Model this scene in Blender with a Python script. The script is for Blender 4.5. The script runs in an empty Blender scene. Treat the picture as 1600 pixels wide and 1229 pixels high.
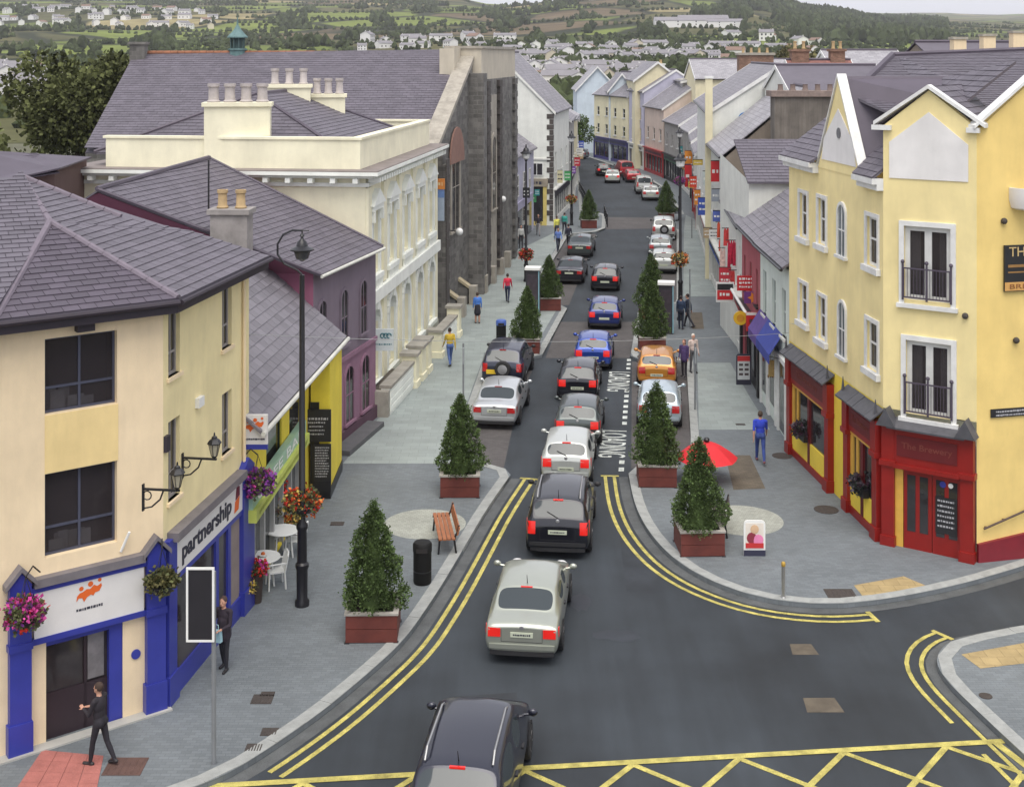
import bpy, bmesh, math, random
import numpy as np
from mathutils import Matrix, Vector
from mathutils.geometry import tessellate_polygon
R = random.Random(7)
USE_HAZE = True
SC = bpy.context.scene
COL = SC.collection
rad = math.radians
# ------------------------------------------------------------------ camera, sky, sun, exposure
F, H, HY, CX = 2000.0, 14.0, 88.0, 800.0        # focal length in photo pixels, eye height, horizon row, centre column
cam_d = bpy.data.cameras.new('camera')
cam = bpy.data.objects.new('camera', cam_d)
COL.objects.link(cam)
cam.location = (0, 0, H)
cam.rotation_euler = (rad(90), 0, 0)
cam_d.sensor_width = 36.0
cam_d.lens = 36.0 * F / 1600.0
cam_d.shift_y = -(614.5 - HY) / 1600.0
cam_d.clip_start = 0.5
cam_d.clip_end = 20000
SC.camera = cam
SUN_EL, SUN_AZ = rad(66), rad(178)              # azimuth clockwise from +Y: behind the camera, a little to the left
W = bpy.data.worlds.new('World')
SC.world = W
W.use_nodes = True
wn = W.node_tree
for n in list(wn.nodes):
 wn.nodes.remove(n)
sky = wn.nodes.new('ShaderNodeTexSky')
sky.sky_type = 'NISHITA'
sky.sun_disc = False
sky.sun_elevation = SUN_EL
sky.sun_rotation = SUN_AZ
sky.air_density = 1.0
sky.dust_density = 4.0
sky.ozone_density = 1.0
hs = wn.nodes.new('ShaderNodeHueSaturation')
hs.inputs['Saturation'].default_value = 0.28
hs.inputs['Value'].default_value = 1.0
bg = wn.nodes.new('ShaderNodeBackground')
bg.inputs['Strength'].default_value = 0.15
wo = wn.nodes.new('ShaderNodeOutputWorld')
wn.links.new(sky.outputs['Color'], hs.inputs['Color'])
cl = wn.nodes.new('ShaderNodeMix')          # thin even cloud over the whole sky
cl.data_type = 'RGBA'
cl.inputs[0].default_value = 0.72
cl.inputs[7].default_value = (4.25, 4.3, 4.75, 1)
wn.links.new(hs.outputs['Color'], cl.inputs[6])
wn.links.new(cl.outputs[2], bg.inputs['Color'])
wn.links.new(bg.outputs['Background'], wo.inputs['Surface'])
sd = bpy.data.lights.new('sun', 'SUN')
sd.energy = 1.5
sd.angle = rad(48)
sd.color = (1.0, 0.94, 0.84)
sun = bpy.data.objects.new('sun', sd)
COL.objects.link(sun)
sdir = Vector((math.sin(SUN_AZ) * math.cos(SUN_EL), math.cos(SUN_AZ) * math.cos(SUN_EL), math.sin(SUN_EL)))
sun.rotation_euler = (-sdir).to_track_quat('-Z', 'Y').to_euler()
sun.location = (0, 0, 60)
VS = SC.view_settings
VS.view_transform = 'Standard'
VS.look = 'None'
VS.gamma = 1.0
VS.exposure = 0.74
VS.use_curve_mapping = False
SC.cycles.max_bounces = 6
SC.cycles.diffuse_bounces = 3
SC.cycles.volume_bounces = 1
SC.cycles.use_denoising = True
# ------------------------------------------------------------------ photo geometry: pixel -> metres on the ground
def gp(px, py, z=0.0):
 Y = F * (H - z) / (py - HY)
 return Vector(((px - CX) * Y / F, Y, z))
def at(px, py, Y):
 return Vector(((px - CX) * Y / F, Y, H - (py - HY) * Y / F))
def ray(px, py):
 return Vector(((px - CX) / F, 1.0, -(py - HY) / F))
def ray_plane(px, py, a, b, c):
 n = (b - a).cross(c - a)
 o = Vector((0, 0, H))
 d = ray(px, py)
 return o + d * ((a - o).dot(n) / d.dot(n))
# ------------------------------------------------------------------ materials
MATS = {}
def nd(nt, kind, **kw):
 n = nt.nodes.new(kind)
 for k, v in kw.items():
  n.inputs[k].default_value = v
 return n
def mat(name, col, rough=0.75, var=0.12, scale=2.5, bump=0.0, bscale=40.0, metal=0.0, coat=0.0, streak=0.0,
  brick=None, sscale=(3.0, 3.0, 0.22), mortar=0.75, emit=0.0, tone=0.0, spec=0.5, fine=0.0):
 """col: base colour; var: size of slow colour variation; streak: rain streaks; brick=(w,h): laid units in UV metres"""
 if name in MATS:
  return MATS[name]
 m = bpy.data.materials.new(name)
 m.use_nodes = True
 nt = m.node_tree
 L = nt.links.new
 b = nt.nodes['Principled BSDF']
 b.inputs['Roughness'].default_value = rough
 b.inputs['Metallic'].default_value = metal
 b.inputs['Specular IOR Level'].default_value = spec
 if coat:
  b.inputs['Coat Weight'].default_value = coat
  b.inputs['Coat Roughness'].default_value = 0.05
 tc = nd(nt, 'ShaderNodeTexCoord')
 c4 = (*col, 1)
 cur = None
 def mul(colsock, facsock, lo, hi):
  mr = nd(nt, 'ShaderNodeMapRange')
  mr.inputs['From Min'].default_value = 0.3
  mr.inputs['From Max'].default_value = 0.7
  mr.inputs['To Min'].default_value = lo
  mr.inputs['To Max'].default_value = hi
  L(facsock, mr.inputs['Value'])
  mx = nt.nodes.new('ShaderNodeMix')
  mx.data_type = 'RGBA'
  mx.blend_type = 'MULTIPLY'
  mx.inputs[0].default_value = 1.0
  if colsock is None:
   mx.inputs[6].default_value = c4
  else:
   L(colsock, mx.inputs[6])
  L(mr.outputs['Result'], mx.inputs[7])
  return mx.outputs[2]
 hsrc = None
 if brick:
  bt = nt.nodes.new('ShaderNodeTexBrick')
  bt.inputs['Scale'].default_value = 1.0
  bt.inputs['Brick Width'].default_value = brick[0]
  bt.inputs['Row Height'].default_value = brick[1]
  bt.inputs['Mortar Size'].default_value = brick[2] if len(brick) > 2 else 0.012
  bt.inputs['Mortar Smooth'].default_value = 0.3
  k = brick[3] if len(brick) > 3 else 0.2
  bt.inputs['Color1'].default_value = (*[min(1, v * (1 + k)) for v in col], 1)
  bt.inputs['Color2'].default_value = (*[v * (1 - k) for v in col], 1)
  bt.inputs['Mortar'].default_value = (*[v * mortar for v in col], 1)
  L(tc.outputs['UV'], bt.inputs['Vector'])
  cur = bt.outputs['Color']
  hsrc = bt.outputs['Fac']
 if var:
  n1 = nd(nt, 'ShaderNodeTexNoise', Scale=scale, Detail=5.0, Roughness=0.6)
  L(tc.outputs['Object'], n1.inputs['Vector'])
  cur = mul(cur, n1.outputs['Fac'], 1 - var, 1 + var)
 if fine:
  n3 = nd(nt, 'ShaderNodeTexNoise', Scale=bscale * 1.7, Detail=2.0)
  L(tc.outputs['Object'], n3.inputs['Vector'])
  cur = mul(cur, n3.outputs['Fac'], 1 - fine, 1 + fine)
 if streak:
  mp = nt.nodes.new('ShaderNodeMapping')
  mp.inputs['Scale'].default_value = sscale
  L(tc.outputs['Object'], mp.inputs['Vector'])
  n2 = nd(nt, 'ShaderNodeTexNoise', Scale=1.6, Detail=6.0, Roughness=0.65)
  L(mp.outputs['Vector'], n2.inputs['Vector'])
  cur = mul(cur, n2.outputs['Fac'], 1 - streak, 1 + streak * 0.3)
 if tone:
  a = nt.nodes.new('ShaderNodeAttribute')
  a.attribute_name = 'tone'
  mr = nd(nt, 'ShaderNodeMapRange')
  mr.inputs['To Min'].default_value = 1 - tone
  mr.inputs['To Max'].default_value = 1 + tone
  L(a.outputs['Fac'], mr.inputs['Value'])
  mx = nt.nodes.new('ShaderNodeMix')
  mx.data_type = 'RGBA'
  mx.blend_type = 'MULTIPLY'
  mx.inputs[0].default_value = 1.0
  if cur is None:
   mx.inputs[6].default_value = c4
  else:
   L(cur, mx.inputs[6])
  L(mr.outputs['Result'], mx.inputs[7])
  cur = mx.outputs[2]
 if cur is None:
  b.inputs['Base Color'].default_value = c4
 else:
  L(cur, b.inputs['Base Color'])
 if bump:
  nb = nd(nt, 'ShaderNodeTexNoise', Scale=bscale, Detail=4.0)
  L(tc.outputs['Object'], nb.inputs['Vector'])
  bp = nd(nt, 'ShaderNodeBump', Strength=bump, Distance=0.03)
  L(nb.outputs['Fac'], bp.inputs['Height'])
  if hsrc:
   bp2 = nd(nt, 'ShaderNodeBump', Strength=0.5, Distance=0.012)
   bp2.invert = True
   L(hsrc, bp2.inputs['Height'])
   L(bp.outputs['Normal'], bp2.inputs['Normal'])
   L(bp2.outputs['Normal'], b.inputs['Normal'])
  else:
   L(bp.outputs['Normal'], b.inputs['Normal'])
 if emit:
  b.inputs['Emission Color'].default_value = c4
  b.inputs['Emission Strength'].default_value = emit
 MATS[name] = m
 return m
def paintm(col, name=None):
 return mat(name or 'paint_%d_%d_%d' % tuple(int(c * 255) for c in col), col, rough=0.5, var=0.06)
def wallm(name, col, streak=0.1):
 streak = streak * 0.6 + 0.03
 return mat(name, col, rough=0.88, var=0.09, scale=0.8, bump=0.15, bscale=60, streak=streak, sscale=(1.6, 1.6, 0.3), fine=0.04)
SLATE = mat('slate', (0.112, 0.1, 0.122), rough=0.6, var=0.1, scale=1.2, bump=0.1, bscale=30, tone=0.12)
SLATE_W = mat('slate_weathered', (0.165, 0.155, 0.175), rough=0.6, var=0.14, scale=0.8, bump=0.1, bscale=30, tone=0.14)
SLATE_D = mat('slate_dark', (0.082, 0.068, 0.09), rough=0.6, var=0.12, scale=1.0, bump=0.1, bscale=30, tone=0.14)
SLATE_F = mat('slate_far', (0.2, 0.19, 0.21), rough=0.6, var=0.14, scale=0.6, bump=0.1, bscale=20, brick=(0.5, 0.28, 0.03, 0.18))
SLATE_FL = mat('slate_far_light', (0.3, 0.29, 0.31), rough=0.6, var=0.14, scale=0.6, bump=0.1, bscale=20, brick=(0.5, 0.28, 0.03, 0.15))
ASPH = None
GLASS = mat('window_glass', (0.03, 0.028, 0.03), rough=0.06, var=0.5, scale=0.8, spec=0.7)
GLASS_L = mat('window_glass_pale', (0.16, 0.18, 0.19), rough=0.08, var=0.4, scale=0.9, spec=0.6)  # same opaque pane in a paler blue-grey base colour
WHITE = mat('white_paint', (0.78, 0.78, 0.75), rough=0.45, var=0.05)
BLACK = mat('black_iron', (0.014, 0.014, 0.017), rough=0.38, var=0.1)
DARK = mat('dark_interior', (0.02, 0.017, 0.017), rough=0.8, var=0.3)
LEAD = mat('lead_capping', (0.17, 0.155, 0.165), rough=0.6, var=0.15, scale=3)
CONC = mat('concrete', (0.4, 0.39, 0.36), rough=0.9, var=0.15, scale=1.5, bump=0.15)
STEEL = mat('steel', (0.42, 0.42, 0.42), rough=0.35, metal=0.8, var=0.05)
# ------------------------------------------------------------------ objects
OFF = {}
def tag(o, label=None, cat=None, group=None, kind=None):
 if label: o['label'] = label
 if cat: o['category'] = cat
 if group: o['group'] = group
 if kind: o['kind'] = kind
 return o
def thing(name, label, cat, loc=(0, 0, 0), rz=0.0, group=None, kind=None):
 o = bpy.data.objects.new(name, None)
 o.empty_display_size = 0.2
 COL.objects.link(o)
 o.location = loc
 o.rotation_euler = (0, 0, rz)
 tag(o, label, cat, group, kind)
 OFF[o.name] = Vector(loc)
 return o
def off_of(o):
 while o.parent is not None:
  o = o.parent
 return OFF.get(o.name, Vector((0, 0, 0)))
def link(name, me, m=None, parent=None):
 o = bpy.data.objects.new(name, me)
 COL.objects.link(o)
 if m is not None and not me.materials:
  me.materials.append(m)
 if parent is not None:
  o.parent = parent
 return o
def relink(o, m):
 o.material_slots[0].link = 'OBJECT'
 o.material_slots[0].material = m
class MB:
 def __init__(s, M=None):
  s.v, s.f, s.t, s.M = [], [], [], M or Matrix.Identity(4)
  s.g = []
 def add(s, vs, fs, tone=0.5):
  b = len(s.v)
  s.g.append((b, len(s.f)))
  s.v += [s.M @ Vector(p) for p in vs]
  for f in fs:
   s.f.append([b + i for i in f])
   s.t.append(tone)
  return s
 def box(s, x0, x1, y0, y1, z0, z1, tone=0.5):
  if x1 < x0: x0, x1 = x1, x0
  if y1 < y0: y0, y1 = y1, y0
  if z1 < z0: z0, z1 = z1, z0
  return s.add([(x0, y0, z0), (x1, y0, z0), (x1, y1, z0), (x0, y1, z0), (x0, y0, z1), (x1, y0, z1), (x1, y1, z1), (x0, y1, z1)],
                     [(0, 3, 2, 1), (4, 5, 6, 7), (0, 1, 5, 4), (1, 2, 6, 5), (2, 3, 7, 6), (3, 0, 4, 7)], tone)
 def quad(s, a, b, c, d, tone=0.5):
  return s.add([a, b, c, d], [(0, 1, 2, 3)], tone)
 def ngon(s, pts, tone=0.5):
  return s.add(pts, [tuple(range(len(pts)))], tone)
 def slab(s, pts, d):
  """polygon pts (3d) extruded by vector d"""
  n = len(pts)
  d = Vector(d)
  vs = [Vector(p) for p in pts] + [Vector(p) + d for p in pts]
  fs = [tuple(range(n))[::-1], tuple(range(n, 2 * n))] + [(i, (i + 1) % n, n + (i + 1) % n, n + i) for i in range(n)]
  return s.add(vs, fs)
 def prism(s, uw, y0, y1):
  """outline in (x,z), extruded from y0 to y1"""
  return s.slab([(u, y0, w) for u, w in uw], (0, y1 - y0, 0))
 def flat(s, xy, z, h=None):
  """outline in (x,y), any shape; h: thickness downwards"""
  P = [Vector((p[0], p[1], z)) for p in xy]
  tri = tessellate_polygon([P])
  area = sum(P[i].x * P[(i + 1) % len(P)].y - P[(i + 1) % len(P)].x * P[i].y for i in range(len(P)))
  fs = []
  for t in tri:
   a, b, c = P[t[0]], P[t[1]], P[t[2]]
   fs.append(t if (b - a).cross(c - a).z > 0 else t[::-1])
  vs = list(P)
  if h:
   n = len(P)
   vs += [p - Vector((0, 0, h)) for p in P]
   for i in range(n):
    j = (i + 1) % n
    fs.append((j, i, n + i, n + j) if area > 0 else (i, j, n + j, n + i))
  return s.add(vs, fs)
 def cyl(s, p, q, r0, r1=None, n=10, caps=True):
  r1 = r0 if r1 is None else r1
  p, q = Vector(p), Vector(q)
  d = (q - p).normalized()
  a = d.orthogonal().normalized()
  b = d.cross(a)
  vs = []
  for c, r in ((p, r0), (q, r1)):
   for i in range(n):
    t = 2 * math.pi * i / n
    vs.append(c + a * (r * math.cos(t)) + b * (r * math.sin(t)))
  fs = [(i, (i + 1) % n, n + (i + 1) % n, n + i) for i in range(n)]
  if caps:
   fs += [tuple(range(n))[::-1], tuple(range(n, 2 * n))]
  return s.add(vs, fs)
 def tube(s, path, r, n=8):
  P = [Vector(p) for p in path]
  vs = []
  pa = None
  for i, p in enumerate(P):
   d = (P[min(i + 1, len(P) - 1)] - P[max(i - 1, 0)]).normalized()
   if pa is None:
    a = d.orthogonal().normalized()
   else:
    a = (pa - d * pa.dot(d)).normalized()
   pa = a
   b = d.cross(a)
   rr = r[i] if isinstance(r, (list, tuple)) else r
   for k in range(n):
    t = 2 * math.pi * k / n
    vs.append(p + a * (rr * math.cos(t)) + b * (rr * math.sin(t)))
  fs = []
  for i in range(len(P) - 1):
   for k in range(n):
    fs.append((i * n + k, i * n + (k + 1) % n, (i + 1) * n + (k + 1) % n, (i + 1) * n + k))
  m = (len(P) - 1) * n
  fs += [tuple(range(n))[::-1], tuple(range(m, m + n))]
  return s.add(vs, fs)
 def lathe(s, prof, c=(0, 0, 0), n=16, sx=1.0, sy=1.0):
  c = Vector(c)
  vs, fs = [], []
  for r, z in prof:
   for k in range(n):
    t = 2 * math.pi * k / n
    vs.append(c + Vector((r * sx * math.cos(t), r * sy * math.sin(t), z)))
  for i in range(len(prof) - 1):
   for k in range(n):
    fs.append((i * n + k, i * n + (k + 1) % n, (i + 1) * n + (k + 1) % n, (i + 1) * n + k))
  m = (len(prof) - 1) * n
  fs += [tuple(range(n))[::-1], tuple(range(m, m + n))]
  return s.add(vs, fs)
 def ball(s, c, rx, ry=None, rz=None, n=10, m=6):
  ry = rx if ry is None else ry
  rz = rx if rz is None else rz
  prof = [(math.cos(-math.pi / 2 + math.pi * i / m), math.sin(-math.pi / 2 + math.pi * i / m)) for i in range(m + 1)]
  c = Vector(c)
  vs, fs = [], []
  for r, z in prof:
   r = max(r, 0.02)
   for k in range(n):
    t = 2 * math.pi * k / n
    vs.append(c + Vector((r * rx * math.cos(t), r * ry * math.sin(t), z * rz)))
  for i in range(m):
   for k in range(n):
    fs.append((i * n + k, i * n + (k + 1) % n, (i + 1) * n + (k + 1) % n, (i + 1) * n + k))
  fs += [tuple(range(n))[::-1], tuple(range(m * n, m * n + n))]
  return s.add(vs, fs)
 def mesh(s, name, smooth=False, off=None):
  me = bpy.data.meshes.new(name)
  off = off or Vector((0, 0, 0))
  me.from_pydata([tuple(p - off) for p in s.v], [], s.f)
  if any(t != 0.5 for t in s.t):
   a = me.attributes.new('tone', 'FLOAT', 'FACE')
   a.data.foreach_set('value', s.t)
  else:
   a = me.attributes.new('tone', 'FLOAT', 'FACE')
   a.data.foreach_set('value', [0.5] * len(s.f))
  uvl = me.uv_layers.new(name='uv')
  uv = []
  for p in me.polygons:
   n = p.normal
   if abs(n.z) > 0.97 or n.length < 1e-6:
    for i in p.vertices:
     c = me.vertices[i].co
     uv += (c.x, c.y)
   else:
    u = Vector((-n.y, n.x, 0)).normalized()
    w = n.cross(u)
    for i in p.vertices:
     c = me.vertices[i].co
     uv += (c.dot(u), c.dot(w))
  uvl.data.foreach_set('uv', uv)
  if smooth:
   me.polygons.foreach_set('use_smooth', [True] * len(me.polygons))
   try:
    me.set_sharp_from_angle(angle=rad(40))
   except Exception:
    pass
  return me
 def each(s, name, m, parent=None, world=False, n=1, smooth=False):
  """one object per n shapes added"""
  G = s.g[::n] + [(len(s.v), len(s.f))]
  for (v0, f0), (v1, f1) in zip(G, G[1:]):
   q = MB()
   q.v = s.v[v0:v1]; q.f = [[i - v0 for i in f] for f in s.f[f0:f1]]; q.t = s.t[f0:f1]
   q.build(name, m, parent, world, smooth)
 def build(s, name, m, parent=None, world=False, smooth=False, kind=None, label=None):
  if not s.f:
   return None
  off = off_of(parent) if (world and parent is not None) else None
  o = link(name, s.mesh(name, smooth, off), m, parent)
  if kind: o['kind'] = kind
  if label: o['label'] = label
  return o
def copy_tree(o, parent=None):
 c = o.copy()
 COL.objects.link(c)
 if parent is not None:
  c.parent = parent
 for ch in list(o.children):
  copy_tree(ch, c)
 return c
class Face:
 """a vertical facade from p0 to p1 (plan), u along it (left to right in the photo), y inward, z up"""
 def __init__(s, p0, p1):
  s.p0 = Vector((p0[0], p0[1], 0))
  s.p1 = Vector((p1[0], p1[1], 0))
  s.d = (s.p1 - s.p0).normalized()
  s.len = (s.p1 - s.p0).length
  s.ang = math.atan2(s.d.y, s.d.x)
  s.M = Matrix.Translation(s.p0) @ Matrix.Rotation(s.ang, 4, 'Z')
 def uw(s, px, py):
  r = ray(px, py)
  n = Vector((-s.d.y, s.d.x, 0))
  t = s.p0.dot(n) / Vector((r.x, r.y, 0)).dot(n)
  p = r * t
  return (Vector((p.x, p.y, 0)) - s.p0).dot(s.d), H + p.z
 def rect(s, xl, yt, xr, yb):
  """top-left pixel and bottom-right pixel"""
  u0, w1 = s.uw(xl, yt)
  u1, w0 = s.uw(xr, yb)
  return u0, u1, w0, w1
 def mb(s):
  return MB(s.M)
 def pt(s, u, y, w):
  return s.M @ Vector((u, y, w))
def wallgrid(mb, u0, u1, w0, w1, holes, depth=0.14):
 us = sorted({u0, u1, *[min(max(h[i], u0), u1) for h in holes for i in (0, 1)]})
 ws = sorted({w0, w1, *[min(max(h[i], w0), w1) for h in holes for i in (2, 3)]})
 for a, b in zip(us, us[1:]):
  for c, d in zip(ws, ws[1:]):
   um, wm = (a + b) / 2, (c + d) / 2
   if any(h[0] < um < h[1] and h[2] < wm < h[3] for h in holes):
    continue
   mb.quad((a, 0, c), (b, 0, c), (b, 0, d), (a, 0, d))
 for h in holes:
  a, b, c, d = h
  mb.quad((a, 0, c), (a, depth, c), (a, depth, d), (a, 0, d))
  mb.quad((b, 0, c), (b, 0, d), (b, depth, d), (b, depth, c))
  mb.quad((a, 0, d), (a, depth, d), (b, depth, d), (b, 0, d))
  mb.quad((a, 0, c), (b, 0, c), (b, depth, c), (a, depth, c))
def see_glass():
 m = bpy.data.materials.new('see_through_glass')
 m.use_nodes = True
 nt = m.node_tree
 b = nt.nodes['Principled BSDF']
 b.inputs['Base Color'].default_value = (.05, .042, .045, 1)
 b.inputs['Roughness'].default_value = .1
 t = nt.nodes.new('ShaderNodeBsdfTransparent')
 t.inputs['Color'].default_value = (.92, .92, .94, 1)
 x = nt.nodes.new('ShaderNodeMixShader')
 x.inputs[0].default_value = .5
 nt.links.new(t.outputs[0], x.inputs[1]); nt.links.new(b.outputs[0], x.inputs[2])
 nt.links.new(x.outputs[0], nt.nodes['Material Output'].inputs['Surface'])
 return m
GLASS_T = see_glass()
def window(root, M, r, fm, cols=2, rows=(1.0,), fw=0.06, bar=0.05, y=0.08, glass=None, sill=None, world=True, name='window', out=0.0):
 """frame mesh with one child per pane; rows: fractions of the height from the bottom"""
 a, b, c, d = r
 g = glass or GLASS
 mb = MB(M)
 y0, y1 = y - 0.03 - out, y + 0.03
 mb.box(a, a + fw, y0, y1, c, d)
 mb.box(b - fw, b, y0, y1, c, d)
 mb.box(a + fw, b - fw, y0, y1, c, c + fw)
 mb.box(a + fw, b - fw, y0, y1, d - fw, d)
 cw = (b - a - 2 * fw) / cols
 for i in range(1, cols):
  u = a + fw + cw * i
  mb.box(u - bar / 2, u + bar / 2, y0 + 0.004, y1 - 0.004, c + fw, d - fw)
 acc = 0
 tot = sum(rows)
 cells = []
 for k, h in enumerate(rows):
  z0 = c + fw + (d - c - 2 * fw) * acc / tot
  acc += h
  z1 = c + fw + (d - c - 2 * fw) * acc / tot
  if k:
   mb.box(a + fw, b - fw, y0 + 0.008, y1 - 0.008, z0 - bar / 2, z0 + bar / 2)
  for i in range(cols):
   cells.append((a + fw + cw * i, a + fw + cw * (i + 1), z0, z1))
 w = mb.build(name, fm, root, world)
 for q in cells:
  MB(M).box(q[0], q[1], y, y + 0.012, q[2], q[3]).build('pane', g, w, world)
 if sill:
  MB(M).box(a - 0.1, b + 0.1, -0.1, y0, c - 0.09, c).build('sill', sill, w, world)
 return w
def arch_pts(a, b, c, d, n=10):
 """rectangle with round head: x from a to b, z from c to d"""
 r = (b - a) / 2
 P = [(a, c), (b, c)]
 for i in range(n + 1):
  t = math.pi * i / n
  P.append(((a + b) / 2 + r * math.cos(t), d - r + r * math.sin(t)))
 return P
def arch_window(root, M, r, fm, surround=None, glass=None, world=True, bars=True, sw=0.1):
 a, b, c, d = r
 mb = MB(M)
 outer = arch_pts(a - sw, b + sw, c, d + sw)
 inner = arch_pts(a, b, c, d)
 n = len(outer)
 for i in range(1, n):
  j = (i + 1) % n
  if i == n - 1 or j == 0:
   j = 0
  o0, o1, i0, i1 = outer[i], outer[j], inner[i], inner[j]
  mb.add([(o0[0], -0.06, o0[1]), (o1[0], -0.06, o1[1]), (i1[0], -0.06, i1[1]), (i0[0], -0.06, i0[1]),
    (o0[0], 0.02, o0[1]), (o1[0], 0.02, o1[1]), (i1[0], 0.02, i1[1]), (i0[0], 0.02, i0[1])],
               [(0, 1, 2, 3), (0, 4, 5, 1), (2, 6, 7, 3)])
 if bars:
  mb.box((a + b) / 2 - 0.02, (a + b) / 2 + 0.02, -0.035, -0.012, c, d - 0.03)
  mb.box(a, b, -0.03, -0.013, (c + d) / 2 - 0.02, (c + d) / 2 + 0.02)
 w = mb.build('window', surround or fm, root, world)
 MB(M).prism(inner, -0.02, -0.004).build('pane', glass or GLASS, w, world)
 MB(M).box(a - sw - 0.05, b + sw + 0.05, -0.12, 0.02, c - 0.09, c).build('sill', surround or fm, w, world)
 return w
def clip_poly(P, inside, inter):
 out = []
 for i in range(len(P)):
  a, b = P[i], P[(i + 1) % len(P)]
  ia, ib = inside(a), inside(b)
  if ia:
   out.append(a)
  if ia != ib:
   out.append(inter(a, b))
 return out
def clip_convex(P, C):
 """clip polygon P by convex counter-clockwise polygon C (2d tuples)"""
 for i in range(len(C)):
  p, q = C[i], C[(i + 1) % len(C)]
  ex, ey = q[0] - p[0], q[1] - p[1]
  s = lambda a: ex * (a[1] - p[1]) - ey * (a[0] - p[0])
  def inter(a, b):
   sa, sb = s(a), s(b)
   t = sa / (sa - sb)
   return (a[0] + (b[0] - a[0]) * t, a[1] + (b[1] - a[1]) * t)
  P = clip_poly(P, lambda a: s(a) >= -1e-9, inter)
  if len(P) < 3:
   return []
 return P
SLATE_MESH = {}
def slate_plane(roof, pts, e, w, m, nobj=0, seed=1):
 """lay slates on a convex roof plane; returns nothing. pts: world points; roof: the part they belong to; nobj: nearest whole ones as objects"""
 rr = random.Random(seed)
 P = [Vector(p) for p in pts]
 n = Vector((0, 0, 0))
 for i in range(len(P)):
  n += P[i].cross(P[(i + 1) % len(P)])
 n.normalize()
 if n.z < 0:
  n = -n
  P = P[::-1]
 u = Vector((0, 0, 1)).cross(n).normalized()
 v = n.cross(u)
 o = min(P, key=lambda p: p.dot(v))
 C = [((p - o).dot(u), (p - o).dot(v)) for p in P]
 ar = sum(C[i][0] * C[(i + 1) % len(C)][1] - C[(i + 1) % len(C)][0] * C[i][1] for i in range(len(C)))
 if ar < 0:
  C = C[::-1]
 umin, umax = min(c[0] for c in C), max(c[0] for c in C)
 vmax = max(c[1] for c in C)
 whole, rest = [], []
 row = 0
 vv = 0.0
 while vv < vmax:
  uu = umin - w * (0.5 if row % 2 else 0.0) - rr.random() * 0.05
  while uu < umax:
   g = 0.006
   q = [(uu + g, vv), (uu + w - g, vv), (uu + w - g, vv + e), (uu + g, vv + e)]
   c = clip_convex(q, C)
   if len(c) >= 3:
    if len(c) == 4 and all(abs(c[k][0] - q[k][0]) + abs(c[k][1] - q[k][1]) < 1e-6 for k in range(4)):
     whole.append((uu, vv))
    else:
     rest.append(c)
   uu += w
  vv += e
  row += 1
 off = off_of(roof)
 lift = lambda t: 0.008 + 0.02 * (1 - t)
 if nobj:
  whole.sort(key=lambda q: (o + u * q[0] + v * q[1] - Vector((0, 0, H))).length)
  key = (e, w, m.name)
  if key not in SLATE_MESH:
   SLATE_MESH[key] = []
   for k in range(6):
    mb = MB()
    g = 0.006
    mb.add([(g, 0, -0.004), (w - g, 0, -0.004), (w - g, e, -0.004), (g, e, -0.004), (g, 0, lift(0)), (w - g, 0, lift(0)), (w - g, e, lift(1)), (g, e, lift(1))],
                       [(4, 5, 6, 7), (0, 1, 5, 4), (1, 2, 6, 5), (2, 3, 7, 6), (3, 0, 4, 7)], k / 5 + 0.001)
    me = mb.mesh('slate')
    me.materials.append(m)
    SLATE_MESH[key].append(me)
  B = Matrix((u, v, n)).transposed().to_4x4()
  for q in whole[:nobj]:
   ob = bpy.data.objects.new('slate', rr.choice(SLATE_MESH[key]))
   COL.objects.link(ob)
   ob.parent = roof
   ob.matrix_local = Matrix.Translation(o + u * q[0] + v * q[1] + n * rr.uniform(0, 0.005) - off) @ B
 mb = MB()
 g = 0.006
 for q in whole[nobj:]:
  rest.append([(q[0] + g, q[1]), (q[0] + w - g, q[1]), (q[0] + w - g, q[1] + e), (q[0] + g, q[1] + e)])
 for c in rest:
  v0 = math.floor(min(k[1] for k in c) / e + 1e-6) * e
  dz = rr.uniform(0, 0.006)
  k = len(c)
  lo = [o + u * a + v * b - n * 0.004 for a, b in c]
  hi = [o + u * a + v * b + n * (lift((b - v0) / e) + dz) for a, b in c]
  mb.add(lo + hi, [tuple(range(k, 2 * k))] + [(i, (i + 1) % k, k + (i + 1) % k, k + i) for i in range(k)], rr.random())
 mb.build('slate_course', m, roof, world=True, kind='stuff')
def plane_roof(root, planes, m_base, slate=None, name='roof', th=0.06):
 """roof part from a list of 3d polygons (world)"""
 mb = MB()
 for P in planes:
  mb.slab([Vector(p) - Vector((0, 0, th)) for p in P], (0, 0, th))
 rf = mb.build(name, m_base, root, world=True)
 return rf
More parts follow.
